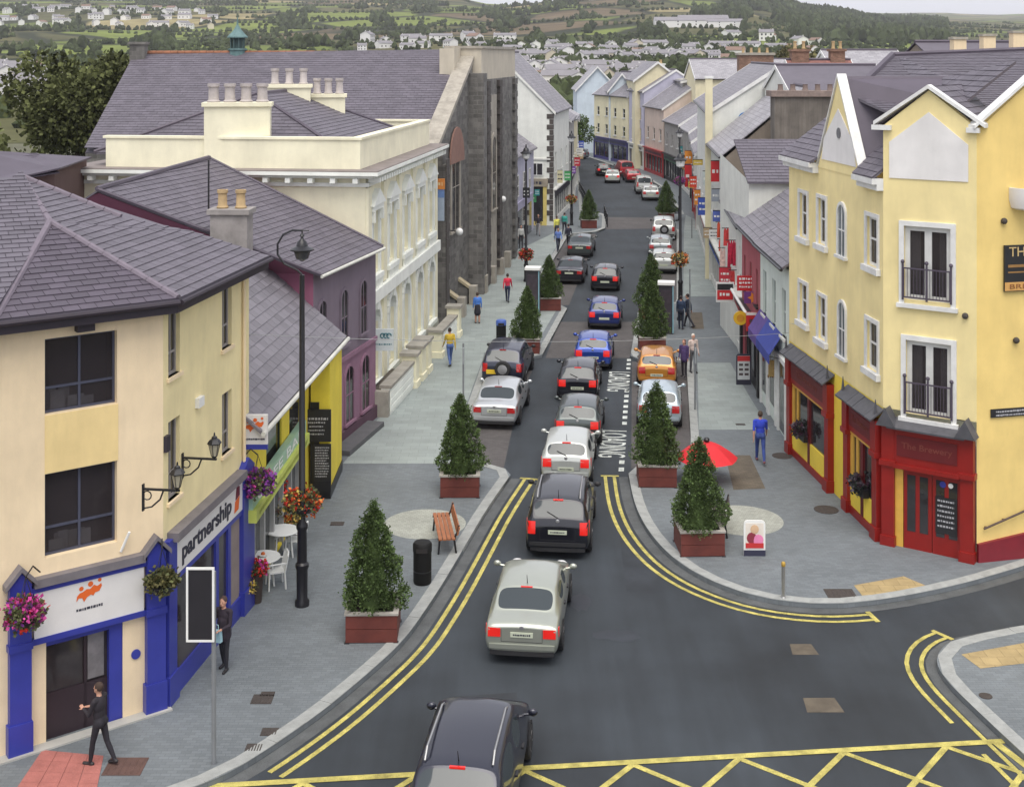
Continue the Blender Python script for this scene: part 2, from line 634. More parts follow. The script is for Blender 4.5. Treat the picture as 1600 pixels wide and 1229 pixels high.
# ------------------------------------------------------------------ lettering (built-in font turned to mesh)
TXT = {}
def text_mesh(body, size=1.0, depth=0.008, bold=0.0, spacing=1.0):
 key = (body, size, depth, bold, spacing)
 if key in TXT:
  return TXT[key]
 cu = bpy.data.curves.new('lettering', 'FONT')
 cu.body = body
 cu.size = size
 cu.extrude = depth / 2
 cu.offset = bold
 cu.space_character = spacing
 cu.align_x = 'CENTER'
 cu.align_y = 'CENTER'
 cu.resolution_u = 3
 o = bpy.data.objects.new('lettering', cu)
 COL.objects.link(o)
 bpy.context.view_layer.update()
 dg = bpy.context.evaluated_depsgraph_get()
 me = bpy.data.meshes.new_from_object(o.evaluated_get(dg))
 bpy.data.objects.remove(o)
 me.name = 'lettering'
 TXT[key] = me
 return me
def lettering(body, size, m, parent, M, bold=0.0, fit=None, name='lettering', spacing=1.0):
 """M: matrix in the parent's space whose XY plane carries the text; fit=(w,h) stretches it to that size"""
 me = text_mesh(body, 1.0, 0.01, bold, spacing).copy()
 me.materials.clear()
 me.materials.append(m)
 xs = [v.co.x for v in me.vertices]
 ys = [v.co.y for v in me.vertices]
 cx, cy = (min(xs) + max(xs)) / 2, (min(ys) + max(ys)) / 2
 if fit:
  sx, sy = fit[0] / max(1e-6, max(xs) - min(xs)), fit[1] / max(1e-6, max(ys) - min(ys))
 else:
  sx = sy = size
 for v in me.vertices:
  v.co = M @ Vector(((v.co.x - cx) * sx, (v.co.y - cy) * sy, v.co.z))
 o = link(name, me, m, parent)
 return o
def face_text(face, root, body, u, w, m, fit, y=-0.02, bold=0.0, parent=None):
 M = Matrix.Translation(-off_of(root)) @ face.M @ Matrix.Translation((u, y, w)) @ Matrix.Rotation(rad(90), 4, 'X')
 return lettering(body, 1, m, parent or root, M, bold, fit)
for s in ('partnership', 'CAFE BAR', 'LOADING', 'THE', 'BREWERY', 'The Brewery', 'P'):
 text_mesh(s, 1.0, 0.01, 0.0, 1.0)
def scribble(mb, u0, u1, w, h, y, rr, gap=0.35):
 """a line of small unreadable print: short strokes of uneven length"""
 u = u0
 while u < u1:
  l = rr.uniform(0.4, 1.3) * h
  mb.box(u, min(u + l, u1), y, y + 0.004, w - h * rr.uniform(0.3, 0.5), w + h * rr.uniform(0.3, 0.5))
  u += l + h * gap
# ================================================================== SETTING
ASPH = mat('asphalt', (0.029, 0.036, 0.044), rough=0.75, var=0.42, scale=0.22, bump=0.25, bscale=120, fine=0.2, streak=0.3, sscale=(0.9, 0.06, 1))
PAVE = mat('slate_grey_paving', (0.15, 0.168, 0.18), rough=0.8, var=0.12, scale=0.5, bump=0.15, bscale=50, brick=(0.2, 0.1, 0.006, 0.1), mortar=0.8)
SLABM = mat('pale_concrete_slab', (0.262, 0.295, 0.283), rough=0.85, var=0.12, scale=0.6, bump=0.15, bscale=60, brick=(0.6, 0.4, 0.008, 0.07), mortar=0.8)
KERBM = mat('granite_kerb', (0.3, 0.31, 0.3), rough=0.85, var=0.18, scale=3, bump=0.2, bscale=80, fine=0.15)
BAYM = mat('brown_bay_paving', (0.085, 0.078, 0.077), rough=0.85, var=0.15, scale=0.7, bump=0.15, bscale=60, brick=(0.2, 0.1, 0.006, 0.12))
YEL = mat('yellow_road_paint', (0.42, 0.365, 0.1), rough=0.75, var=0.4, scale=3, bump=0.1, fine=0.5)
WHT = mat('white_road_paint', (0.52, 0.55, 0.52), rough=0.7, var=0.4, scale=4, fine=0.3)
def struct(name, mb, m, smooth=False):
 o = mb.build(name, m, None, smooth=smooth)
 o['kind'] = 'structure'
 return o
struct('road', MB().flat([(-30, 4), (34, 4), (34, 60), (30, 200), (-30, 200)], 0.0), ASPH)
def lerp_path(P, step):
 """resample a plan polyline"""
 P = [Vector((p[0], p[1])) for p in P]
 out, acc = [P[0]], 0.0
 for a, b in zip(P, P[1:]):
  L = (b - a).length
  t = step - acc
  while t <= L:
   out.append(a + (b - a) * (t / L))
   t += step
  acc = (acc + L) % step if L else acc
 if (out[-1] - P[-1]).length > 0.05:
  out.append(P[-1])
 return out
def smooth_path(P, n=2):
 P = [Vector((p[0], p[1])) for p in P]
 for _ in range(n):
  Q = [P[0]]
  for a, b in zip(P, P[1:]):
   Q += [a * 0.75 + b * 0.25, a * 0.25 + b * 0.75]
  Q.append(P[-1])
  P = Q
 return P
def offset_path(P, d):
 """offset to the right-hand side of travel"""
 out = []
 for i, p in enumerate(P):
  t = (P[min(i + 1, len(P) - 1)] - P[max(i - 1, 0)]).normalized()
  out.append(p + Vector((t.y, -t.x)) * d)
 return out
def ribbon(mb, P, w0, w1, z):
 A, B = offset_path(P, w0), offset_path(P, w1)
 for i in range(len(P) - 1):
  mb.quad((A[i].x, A[i].y, z), (B[i].x, B[i].y, z), (B[i + 1].x, B[i + 1].y, z), (A[i + 1].x, A[i + 1].y, z))
 return mb
P2 = lambda px, py: Vector(gp(px, py).xy)
curveL = smooth_path([P2(*q) for q in [(250, 1258), (350, 1222), (430, 1172), (510, 1115), (575, 1060), (630, 1010), (672, 950), (703, 900), (733, 848), (762, 798), (798, 747)]])
restL = [P2(790, 738), P2(764, 733), P2(752, 722), (-1.75, 46.5), (-1.0, 58.6), (1.0, 59.2), (1.4, 59.5), (3.05, 70.6), (2.8, 71.3), (0.85, 72), (4.45, 100), (6.6, 101.2), (7.55, 103.5), (8.2, 112), (7.9, 113.2), (6.3, 113.8), (7.9, 150), (8.4, 162), (6.5, 168), (-2, 172)]
kerbL = curveL + [Vector(q) for q in restL]
curveR = smooth_path([P2(*q) for q in [(1640, 876), (1590, 894), (1500, 920), (1420, 937), (1345, 948), (1290, 951), (1230, 947), (1175, 937), (1125, 920), (1085, 901), (1050, 877), (1022, 848), (1002, 818), (989, 785), (982, 745)]])
restR = [P2(986, 741), (4.35, 43.6), (6.2, 44.6), (6.5, 46.5), (7.95, 58.4), (5.8, 58.7), (5.5, 59.4), (6.95, 70.4), (7.5, 71.3), (9.3, 72.3), (13.2, 102.6), (11.6, 103.4), (11.45, 104.2), (12.3, 111), (13, 112), (14.9, 112.6), (15.9, 136), (15.2, 150), (12.9, 163), (10.6, 176), (8, 190)]
kerbR = curveR + [Vector(q) for q in restR]
kerbC = smooth_path([P2(*q) for q in [(1720, 968), (1600, 984), (1535, 997), (1490, 1006), (1468, 1022), (1462, 1044), (1480, 1073), (1520, 1112), (1570, 1160), (1640, 1225), (1700, 1290)]])
PZ = 0.12
def pavement(name, path, close):
 mb = MB().flat(list(path) + [Vector(q) for q in close], PZ, 0.3)
 return struct(name, mb, PAVE)
pav_l = pavement('pavement_left', kerbL, [(-2, 200), (-30, 200), (-30, 14), (-8.5, 19.5)])
pav_r = pavement('pavement_right', kerbR[::-1], [(18.5, 36.3), (30, 40), (34, 62), (34, 205), (8, 205)])
pav_c = pavement('pavement_corner', kerbC, [(24, 22), (26, 31)])
KM = {}
def kerb(pav, path, w=0.3, step=0.9):
 P = lerp_path(path, step)
 rr = random.Random(len(path))
 for a, b in zip(P, P[1:]):
  L = (b - a).length
  if L < 0.1:
   continue
  key = round(L, 1)
  if key not in KM:
   me = MB().box(0.004, key - 0.008, 0.0, w, -0.1, 0.014).mesh('kerb_stone')
   me.materials.append(KERBM)
   KM[key] = me
  o = bpy.data.objects.new('kerb_stone', KM[key])
  COL.objects.link(o)
  o.parent = pav
  o.location = (a.x, a.y, PZ + rr.uniform(-0.004, 0.004))
  d = b - a
  o.rotation_euler = (0, 0, math.atan2(d.y, d.x))
  o.scale = (L / key, 1, 1)
kerb(pav_l, kerbL)
def kerb_right(pav, path, w=0.3, step=0.9):
 P = lerp_path(path, step)
 for a, b in zip(P, P[1:]):
  L = (b - a).length
  if L < 0.1:
   continue
  key = ('r', round(L, 1))
  if key not in KM:
   me = MB().box(0.004, key[1] - 0.008, -w, 0, -0.1, 0.014).mesh('kerb_stone')
   me.materials.append(KERBM)
   KM[key] = me
  o = bpy.data.objects.new('kerb_stone', KM[key])
  COL.objects.link(o)
  o.parent = pav
  d = b - a
  o.location = (a.x, a.y, PZ + R.uniform(-0.004, 0.004))
  o.rotation_euler = (0, 0, math.atan2(d.y, d.x))
  o.scale = (L / key[1], 1, 1)
kerb_right(pav_r, kerbR)
kerb(pav_c, kerbC)
def sheet(name, pts, z, m, parent=None):
 mb = MB().flat(pts, z)
 if parent:
  return mb.build(name, m, parent)
 return struct(name, mb, m)
gx = lambda px, py, z=PZ: (gp(px, py, z).x, gp(px, py, z).y)
sheet('slab_paving', [gx(536, 724), gx(742, 724), (-2.1, 46.5), (-1.35, 58.6), (-1.3, 60), (0.9, 60), (2.5, 70.5), (0.5, 72), (4.1, 100), (4.1, 103), (0.5, 92), (-2.6, 72), (-4.2, 57)], PZ + 0.004, SLABM, pav_l)
sheet('slab_paving', [(6.95, 47.6), (9.6, 47.6), (9.7, 52.5), (9.9, 58), (8.4, 58)], PZ + 0.004, SLABM, pav_r)
sheet('slab_paving', [(9.9, 74), (11.8, 74), (16, 106), (15.2, 112), (13.7, 102)], PZ + 0.004, SLABM, pav_r)
def circle(c, r, n=36):
 return [(c[0] + r * math.cos(2 * math.pi * i / n), c[1] + r * math.sin(2 * math.pi * i / n)) for i in range(n)]
CIRC = mat('pale_circle_setts', (0.33, 0.34, 0.3), rough=0.85, var=0.1, scale=1, bump=0.15, brick=(0.12, 0.12, 0.006, 0.1))
sheet('paved_circle', circle(gx(664, 818), 1.22), PZ + 0.004, CIRC, pav_l)
sheet('paved_circle', circle(gx(1158, 812), 1.25), PZ + 0.004, CIRC, pav_r)
TACT = mat('red_tactile_tile', (0.36, 0.13, 0.11), rough=0.85, var=0.15, scale=3, bump=0.2)
tq = [gx(66, 1172), gx(162, 1181), gx(150, 1240), gx(20, 1240)]
a, b, c, d = [Vector(q) for q in tq]
for i in range(4):
 for j in range(4):
  def bil(s, t):
   return (a * (1 - s) + b * s) * (1 - t) + (d * (1 - s) + c * s) * t
  e = 0.012
  q = [bil((i + e) / 4, (j + e) / 4), bil((i + 1 - e) / 4, (j + e) / 4), bil((i + 1 - e) / 4, (j + 1 - e) / 4), bil((i + e) / 4, (j + 1 - e) / 4)]
  mb = MB().flat(q, PZ + 0.018, 0.03)
  ctr = bil((i + .5) / 4, (j + .5) / 4)
  for k in range(3):
   for l in range(3):
    p = bil((i + 0.2 + 0.3 * k) / 4, (j + 0.2 + 0.3 * l) / 4)
    mb.cyl((p.x, p.y, PZ + 0.018), (p.x, p.y, PZ + 0.024), 0.03, 0.02, 6)
  mb.build('tactile_tile', TACT, pav_l)
BUFF = mat('buff_tactile_paving', (0.36, 0.27, 0.13), rough=0.85, var=0.18, scale=2, bump=0.2, brick=(0.4, 0.4, 0.012, 0.08))
sheet('buff_tactile_paving', [gx(1334, 914), gx(1412, 900), gx(1450, 916), gx(1352, 936)], PZ + 0.005, BUFF, pav_r)
sheet('buff_tactile_paving', [gx(1502, 1022), gx(1600, 1004), gx(1640, 1010), gx(1600, 1036), gx(1532, 1044)], PZ + 0.005, BUFF, pav_c)
BRN = mat('brown_patch', (0.12, 0.1, 0.075), rough=0.9, var=0.2, scale=2, brick=(0.2, 0.1, 0.006, 0.12))
sheet('brown_paving', [gx(1133, 711), gx(1172, 711), gx(1196, 763), gx(1146, 765)], PZ + 0.005, BRN, pav_r)
sheet('brown_paving', [gx(1078, 488), gx(1097, 488), gx(1100, 514), gx(1082, 514)], PZ + 0.005, BRN, pav_r)
sheet('parking_bay', [P2(786, 741), P2(752, 722), (-1.75, 46.5), (-1.0, 58.6), (1.0, 59.0), (0.9, 57.0), (0.25, 52), (-0.3, 43.2)], 0.004, BAYM)
sheet('parking_bay', [(0.85, 72), (4.45, 100), (6.6, 101), (6.5, 99), (3.2, 72)], 0.004, BAYM)
sheet('parking_bay', [(4.05, 43.5), (6.2, 44.6), (6.5, 46.5), (7.95, 58.4), (5.5, 58.7)], 0.004, BAYM)
sheet('parking_bay', [(7.3, 72), (9.3, 72.3), (13.2, 102.6), (11.4, 103)], 0.004, BAYM)
sheet('brown_road_band', [(1.55, 59.4), (5.45, 59.4), (6.55, 67.5), (2.5, 67.5)], 0.004, BAYM)
sheet('brown_road_band', [(7.6, 103.6), (11.45, 104), (12.25, 111), (8.1, 111.5)], 0.004, BAYM)
PATCH = mat('road_repair_patch', (0.1, 0.082, 0.06), rough=0.9, var=0.25, scale=3)
for px, py, w, h in ((1255, 1014, 0.62, 0.55), (1285, 1101, 0.8, 0.62)):
 p = P2(px, py)
 sheet('road_patch', [(p.x - w / 2, p.y - h / 2), (p.x + w / 2, p.y - h / 2), (p.x + w / 2 - 0.06, p.y + h / 2), (p.x - w / 2 + 0.05, p.y + h / 2)], 0.004, PATCH)
DAMP = mat('oil_stain', (0.02, 0.024, 0.031), rough=0.55, var=0.3, scale=2)
for px, py, w, h, s in ((965, 992, 1.5, 0.75, 3), (905, 940, 0.7, 1.3, 5)):
 p = P2(px, py)
 rr = random.Random(s)
 pts = [(p.x + w * 0.5 * math.cos(t) * rr.uniform(0.6, 1), p.y + h * 0.5 * math.sin(t) * rr.uniform(0.6, 1)) for t in [2 * math.pi * i / 18 for i in range(18)]]
 sheet('oil_stain', pts, 0.003, DAMP)
CHAN = mat('gutter_channel', (0.085, 0.09, 0.092), rough=0.85, var=0.25, scale=2, fine=0.25)
for path_, a_, b_ in ((curveL, 0.01, 0.33), (curveR, -0.33, -0.01), (kerbC, 0.01, 0.26)):
 o_ = ribbon(MB(), lerp_path(path_, 0.5), a_, b_, 0.0035).build('gutter_channel', CHAN)
 o_['kind'] = 'structure'
for k_, (pts, c_) in enumerate((([(3.0, 33.5), (3.9, 33.3), (4.0, 41.5), (3.3, 41.8)], (0.026, 0.031, 0.038)), ([(-1.2, 26.0), (0.2, 26.2), (0.1, 28.2), (-1.3, 28.0)], (0.027, 0.031, 0.037)), ([(10.2, 28.2), (13.5, 31.2), (13.1, 31.6), (9.8, 28.6)], (0.025, 0.029, 0.034)))):
 sheet('asphalt_repair', pts, 0.0022 + 0.0002 * k_, mat('asphalt_repair_%d' % k_, c_, rough=0.8, var=0.3, scale=1.2, bump=0.25, bscale=120, fine=0.25))
mk = thing('road_markings', None, None)
mk['kind'] = 'structure'
def marking(name, mb, m):
 return mb.build(name, m, mk)
for path, a0, a1, name in ((lerp_path(curveL, 0.4)[5:], 0.42, 0.74, 'l'), (lerp_path(curveR, 0.4), None, None, 'r'), (lerp_path(kerbC, 0.3), None, None, 'c')):
 if name == 'l':
  ribbon_p = path
  marking('double_yellow_line', ribbon(MB(), ribbon_p, 0.42, 0.53, 0.008), YEL)
  marking('double_yellow_line', ribbon(MB(), ribbon_p, 0.72, 0.83, 0.008), YEL)
  e, t = ribbon_p[-1], (ribbon_p[-1] - ribbon_p[-2]).normalized()
  n = Vector((t.y, -t.x))
  q = [e + n * 0.3, e + n * 0.95, e + n * 0.95 + t * 0.14, e + n * 0.3 + t * 0.14]
  marking('line_end_bar', MB().flat(q, 0.012), YEL)
 elif name == 'r':
  path = [p for p in path if p.x < P2(1362, 950).x]
  for o_ in (0.42, 0.72):
   marking('double_yellow_line', ribbon(MB(), path, -o_ - 0.11, -o_, 0.008), YEL)
  for k in (0, -1):
   e = path[k]
   t = (path[1] - path[0]).normalized() if k == 0 else (path[-1] - path[-2]).normalized()
   n = Vector((-t.y, t.x))
   s_ = -1 if k == 0 else 1
   q = [e + n * 0.32, e + n * 0.92, e + n * 0.92 + t * 0.13 * s_, e + n * 0.32 + t * 0.13 * s_]
   marking('line_end_bar', MB().flat(q, 0.012), YEL)
 else:
  path = [p for p in path if p.x < P2(1488, 1005).x + 0.3]
  for o_, cut in ((0.3, None), (0.62, 0.5)):
   Q = path
   if cut:
    marking('double_yellow_line', ribbon(MB(), Q[:int(len(Q) * 0.55)], o_, o_ + 0.1, 0.0105), YEL)
    marking('double_yellow_line', ribbon(MB(), Q[int(len(Q) * 0.66):], o_, o_ + 0.1, 0.0105), YEL)
   else:
    marking('double_yellow_line', ribbon(MB(), Q, o_, o_ + 0.1, 0.0105), YEL)
  e, t = path[0], (path[1] - path[0]).normalized()
  n = Vector((t.y, -t.x))
  marking('line_end_bar', MB().flat([e + n * 0.2, e + n * 0.8, e + n * 0.8 - t * 0.12, e + n * 0.2 - t * 0.12], 0.012), YEL)
A0, A1 = Vector((-6.2, 24.52)), Vector((9.85, 26.15))
bd = (A1 - A0).normalized()
bn = Vector((bd.y, -bd.x))
def strip(a, b, w, z=0.008, name='box_junction_line', m=None):
 d = (b - a).normalized()
 n = Vector((-d.y, d.x)) * (w / 2)
 marking(name, MB().flat([a - n, b - n, b + n, a + n], z), m or YEL)
strip(A0, A1 + bd * 0.2, 0.17, 0.0145)
strip(A1, A1 + bn * 5.5 - bd * -1.2, 0.17, 0.0165)
L_ = (A1 - A0).length
sp = 2.15
k0 = (2.43 - A0.x) % sp
for i in range(-4, 13):
 s0 = k0 + sp * i
 for sg in (1, -1):
  a = A0 + bd * s0 + bn * 0.08
  b = a + (bd * sg + bn).normalized() * 7.5
  def clipu(p, q):
   up, uq = (p - A0).dot(bd), (q - A0).dot(bd)
   if up > uq:
    p, q, up, uq = q, p, uq, up
   if uq < 0 or up > L_:
    return None
   if up < 0: p = p + (q - p) * (-up / (uq - up))
   if uq > L_: q = p + (q - p) * ((L_ - (p - A0).dot(bd)) / ((q - A0).dot(bd) - (p - A0).dot(bd)))
   return p, q
  r = clipu(a, b)
  if r and (r[0] - r[1]).length > 0.2:
   strip(r[0], r[1], 0.13, 0.0085 if sg > 0 else 0.0125)
mb = MB()
Yv = 43.2
while Yv < 59:
 x = 0.108 * Yv - 0.98
 if not (44.6 < Yv < 48.0 or 53.4 < Yv < 56.9):
  mb.flat([(x - 0.09, Yv), (x + 0.09, Yv), (x + 0.13, Yv + 0.38), (x - 0.05, Yv + 0.38)], 0.009)
 Yv += 0.78
marking('bay_dashed_line', mb, WHT)
for y0, y1 in ((44.7, 47.9), (53.5, 56.8)):
 yc = (y0 + y1) / 2
 xr = 0.108 * yc - 0.85
 M = Matrix.Translation((xr - 0.5, yc, 0.004)) @ Matrix.Rotation(math.atan2(-1, -0.108), 4, 'Z')
 o = lettering('LOADING', 1, WHT, mk, M, 0.0, (y1 - y0, 0.95), name='loading_lettering')
IRON = mat('iron_cover', (0.055, 0.045, 0.04), rough=0.7, var=0.2, scale=8, bump=0.4, bscale=60)
def cover(px, py, w, h, rnd, label, m=None, rz=0.0):
 p = gp(px, py, PZ)
 o = thing('manhole_cover', label, 'manhole cover', (p.x, p.y, PZ), rz, 'covers set in the pavements')
 mb = MB()
 if rnd:
  mb.lathe([(w / 2, 0.0), (w / 2, 0.012), (w / 2 - 0.03, 0.014), (0.01, 0.014)], n=24)
 else:
  mb.box(-w / 2, w / 2, -h / 2, h / 2, 0, 0.012)
 mb.build('rim', m or IRON, o)
 mb = MB()
 for i in range(6):
  t = -0.8 + 0.32 * i
  q = math.sqrt(max(0.05, 1 - t * t)) if rnd else 0.9
  mb.box(w / 2 * t - 0.012, w / 2 * t + 0.012, -h / 2 * q * 0.9, h / 2 * q * 0.9, 0.013, 0.018)
 mb.build('tread', m or IRON, o)
cover(196, 1197, 0.75, 0.62, False, 'brown square cover beside the red tactile paving', mat('rusty_cover', (0.1, 0.055, 0.045), rough=0.85, var=0.2, scale=4, bump=0.3))
cover(410, 1092, 0.45, 0.4, False, 'dark square cover on left pavement between the walking figure and kerb')
cover(421, 1143, 0.34, 0.3, False, 'small dark cover close to the left kerb, nearer of the upper pair')
cover(397, 1168, 0.34, 0.3, False, 'small dark cover lowest on the left pavement near the double yellow lines')
cover(418, 1084, 0.3, 0.2, False, 'tiny cover just behind the square one on left pavement')
cover(527, 818, 0.4, 0.3, False, 'small dark cover in front of the yellow cafe')
cover(1291, 796, 0.75, 0.7, True, 'round brown cover in front of the red shopfront')
cover(1222, 712, 0.7, 0.7, True, 'round cover beside the walker in blue')
cover(1313, 927, 0.75, 0.55, False, 'large black square cover next to the buff tactile paving')
cover(1157, 663, 0.35, 0.2, False, 'small narrow cover ahead of the walker in blue')
cover(1170, 520, 0.5, 0.3, False, 'grey cover near the projecting red shop signs')
cover(1540, 1087, 0.28, 0.28, True, 'small round cover on the corner pavement at lower right')
# ------------------------------------------------------------------ hills and the valley behind the town
RINGS = [
 (150, [(-2500, 277), (4000, 277)]),
 (205, [(-2500, 226), (4000, 226)]),
 (300, [(-2000, 150), (700, 152), (900, 150), (3000, 150)]),
 (420, [(-2000, 118), (0, 118), (800, 116), (1100, 116), (3000, 120)]),
 (560, [(-1500, 100), (0, 100), (800, 95), (1150, 95), (3000, 105)]),
 (720, [(-1500, 80), (0, 80), (800, 74), (1150, 76), (1400, 84), (3000, 92)]),
 (950, [(-1200, 58), (0, 60), (400, 62), (800, 58), (1050, 52), (1150, 52), (1300, 66), (1600, 72), (3000, 82)]),
 (1200, [(-1200, 40), (0, 40), (300, 45), (600, 45), (800, 44), (950, 34), (1100, 30), (1200, 38), (1350, 56), (1600, 62), (3000, 70)]),
 (1500, [(-1000, 15), (0, 15), (300, 19), (550, 23), (700, 23), (800, 23), (900, 13), (1050, 6), (1150, 11), (1250, 26), (1400, 44), (1600, 50), (3000, 56)]),
 (1750, [(-1000, 7), (0, 7), (300, 10), (600, 10), (700, 13), (770, 17), (830, 7), (900, 1), (1050, -4), (1130, -2), (1200, 5), (1280, 20), (1400, 40), (1600, 46), (3000, 51)]),
 (2300, [(-900, 2), (0, 1), (60, -1), (300, -1), (480, -3), (580, -5), (660, -8), (700, -4), (780, 9), (900, 7), (1050, 2), (1200, 13), (1330, 30), (1600, 36), (3000, 44)]),
 (3000, [(-900, 3), (0, 3), (300, 3), (660, 1), (780, 15), (1050, 11), (1250, 26), (1400, 31), (1600, 34), (3000, 40)]),
 (4200, [(-900, 9), (0, 9), (660, 11), (800, 19), (1100, 21), (1320, 23), (1420, 26), (1600, 29), (3000, 36)]),
 (5200, [(-900, 13), (0, 13), (660, 15), (800, 20), (1100, 20), (1320, 20), (1400, 21), (1480, 20), (1540, 23), (1600, 22), (3000, 32)]),
 (7000, [(-900, 60), (3000, 70)]),
]
from mathutils import noise as mnoise
def ring_y(r, px):
 t = r[1]
 if px <= t[0][0]: return t[0][1]
 for (a, ya), (b, yb) in zip(t, t[1:]):
  if px <= b:
   s = (px - a) / (b - a)
   s = s * s * (3 - 2 * s)
   return ya + (yb - ya) * s
 return t[-1][1]
def terrain_z(X, Y):
 px = CX + X * F / max(Y, 1)
 for r0, r1 in zip(RINGS, RINGS[1:]):
  if Y <= r1[0]:
   s = max(0, (Y - r0[0]) / (r1[0] - r0[0]))
   za = H - (ring_y(r0, px) - HY) * r0[0] / F
   zb = H - (ring_y(r1, px) - HY) * r1[0] / F
   z = za + (zb - za) * s
   break
 else:
  z = H
 if Y > 700:
  z += mnoise.noise(Vector((X / 220, Y / 220, 0.3))) * min(5, (Y - 700) / 160)
 return z
def FIELD():
 m = bpy.data.materials.new('hill_fields')
 m.use_nodes = True
 nt = m.node_tree
 L = nt.links.new
 b = nt.nodes['Principled BSDF']
 b.inputs['Roughness'].default_value = 0.95
 b.inputs['Specular IOR Level'].default_value = 0.1
 tc = nd(nt, 'ShaderNodeTexCoord')
 n0 = nd(nt, 'ShaderNodeTexNoise', Scale=0.006, Detail=2.0)
 L(tc.outputs['Object'], n0.inputs['Vector'])
 va = nt.nodes.new('ShaderNodeVectorMath'); va.operation = 'MULTIPLY_ADD'
 va.inputs[1].default_value = (60, 60, 0)
 L(n0.outputs['Color'], va.inputs[0]); L(tc.outputs['Object'], va.inputs[2])
 mp = nt.nodes.new('ShaderNodeMapping')
 mp.inputs['Scale'].default_value = (0.0085, 0.006, 0.0)
 mp.inputs['Rotation'].default_value = (0, 0, 0.35)
 L(va.outputs[0], mp.inputs['Vector'])
 vo = nt.nodes.new('ShaderNodeTexVoronoi')
 vo.inputs['Scale'].default_value = 1.0
 L(mp.outputs['Vector'], vo.inputs['Vector'])
 cr = nt.nodes.new('ShaderNodeValToRGB')
 sep = nt.nodes.new('ShaderNodeSeparateColor')
 L(vo.outputs['Color'], sep.inputs[0])
 L(sep.outputs[0], cr.inputs['Fac'])
 E = cr.color_ramp.elements
 cols = [(0.0, (0.1, 0.095, 0.04)), (0.2, (0.12, 0.15, 0.035)), (0.4, (0.09, 0.09, 0.04)), (0.6, (0.155, 0.19, 0.045)), (0.78, (0.26, 0.22, 0.11)), (0.9, (0.13, 0.1, 0.06)), (1.0, (0.135, 0.165, 0.045))]
 E[0].position, E[0].color = cols[0][0], (*cols[0][1], 1)
 E[1].position, E[1].color = cols[-1][0], (*cols[-1][1], 1)
 for p, c in cols[1:-1]:
  e = E.new(p); e.color = (*c, 1)
 cr.color_ramp.interpolation = 'CONSTANT'
 vd = nt.nodes.new('ShaderNodeTexVoronoi')
 vd.feature = 'DISTANCE_TO_EDGE'
 vd.inputs['Scale'].default_value = 1.0
 L(mp.outputs['Vector'], vd.inputs['Vector'])
 mr = nd(nt, 'ShaderNodeMapRange')
 mr.inputs['From Min'].default_value = 0.03; mr.inputs['From Max'].default_value = 0.07
 L(vd.outputs['Distance'], mr.inputs['Value'])
 mx = nt.nodes.new('ShaderNodeMix'); mx.data_type = 'RGBA'
 mx.inputs[6].default_value = (0.03, 0.036, 0.018, 1)
 L(mr.outputs['Result'], mx.inputs[0]); L(cr.outputs['Color'], mx.inputs[7])
 n2 = nd(nt, 'ShaderNodeTexNoise', Scale=0.03, Detail=8.0, Roughness=0.7)
 L(tc.outputs['Object'], n2.inputs['Vector'])
 mr2 = nd(nt, 'ShaderNodeMapRange'); mr2.inputs['From Min'].default_value = 0.3; mr2.inputs['From Max'].default_value = 0.7
 mr2.inputs['To Min'].default_value = 0.55; mr2.inputs['To Max'].default_value = 1.25
 L(n2.outputs['Fac'], mr2.inputs['Value'])
 m2 = nt.nodes.new('ShaderNodeMix'); m2.data_type = 'RGBA'; m2.blend_type = 'MULTIPLY'; m2.inputs[0].default_value = 1
 L(mx.outputs[2], m2.inputs[6]); L(mr2.outputs['Result'], m2.inputs[7])
 L(m2.outputs[2], b.inputs['Base Color'])
 return m
FIELDM = FIELD()
mb = MB()
ys = []
for r0, r1 in zip(RINGS, RINGS[1:]):
 k = 3 if r0[0] < 700 else 4
 ys += [r0[0] + (r1[0] - r0[0]) * i / k for i in range(k)]
ys.append(RINGS[-1][0])
pxs = [-1400 + 40 * i for i in range(100)]
n = len(pxs)
for Yr in ys:
 for p in pxs:
  X = (p - CX) * Yr / F
  mb.v.append(Vector((X, Yr, terrain_z(X, Yr) - (0.06 if Yr < 210 else 0))))
for i in range(len(ys) - 1):
 for j in range(n - 1):
  mb.f.append([i * n + j, i * n + j + 1, (i + 1) * n + j + 1, (i + 1) * n + j]); mb.t.append(0.5)
struct('hills', mb, FIELDM, smooth=True)
gm = mat('rough_ground', (0.09, 0.09, 0.05), rough=0.95, var=0.25, scale=0.2)
struct('ground', MB().quad((-340, -60, -0.08), (340, -60, -0.08), (340, 206, -0.08), (-340, 206, -0.08)), gm)
# ================================================================== BUILDINGS
V3 = Vector
def chimney(root, c, w, d, z0, z1, m, pots=2, pm=None, rz=0.0, world=True, potr=0.13, poth=0.5, cap=True):
 """stack centred on c (plan)"""
 Mx = Matrix.Translation((c[0], c[1], 0)) @ Matrix.Rotation(rz, 4, 'Z')
 mb = MB(Mx)
 mb.box(-w / 2, w / 2, -d / 2, d / 2, z0, z1)
 if cap:
  mb.box(-w / 2 - 0.09, w / 2 + 0.09, -d / 2 - 0.09, d / 2 + 0.09, z1 + 0.002, z1 + 0.16)
 ch = mb.build('chimney', m, root, world)
 for i in range(pots):
  u = (i + 0.5) / pots * w - w / 2
  zt = z1 + (0.162 if cap else 0.002)
  MB(Mx).lathe([(potr * 0.9, zt), (potr, zt + 0.04), (potr * 0.78, zt + 0.1), (potr * 0.72, zt + poth * 0.8), (potr * 0.9, zt + poth * 0.84), (potr * 0.9, zt + poth), (potr * 0.6, zt + poth), (potr * 0.6, zt + poth - 0.1)], (u, 0, 0), 12).build('chimney_pot', pm or POTM, ch, world, smooth=True)
 return ch
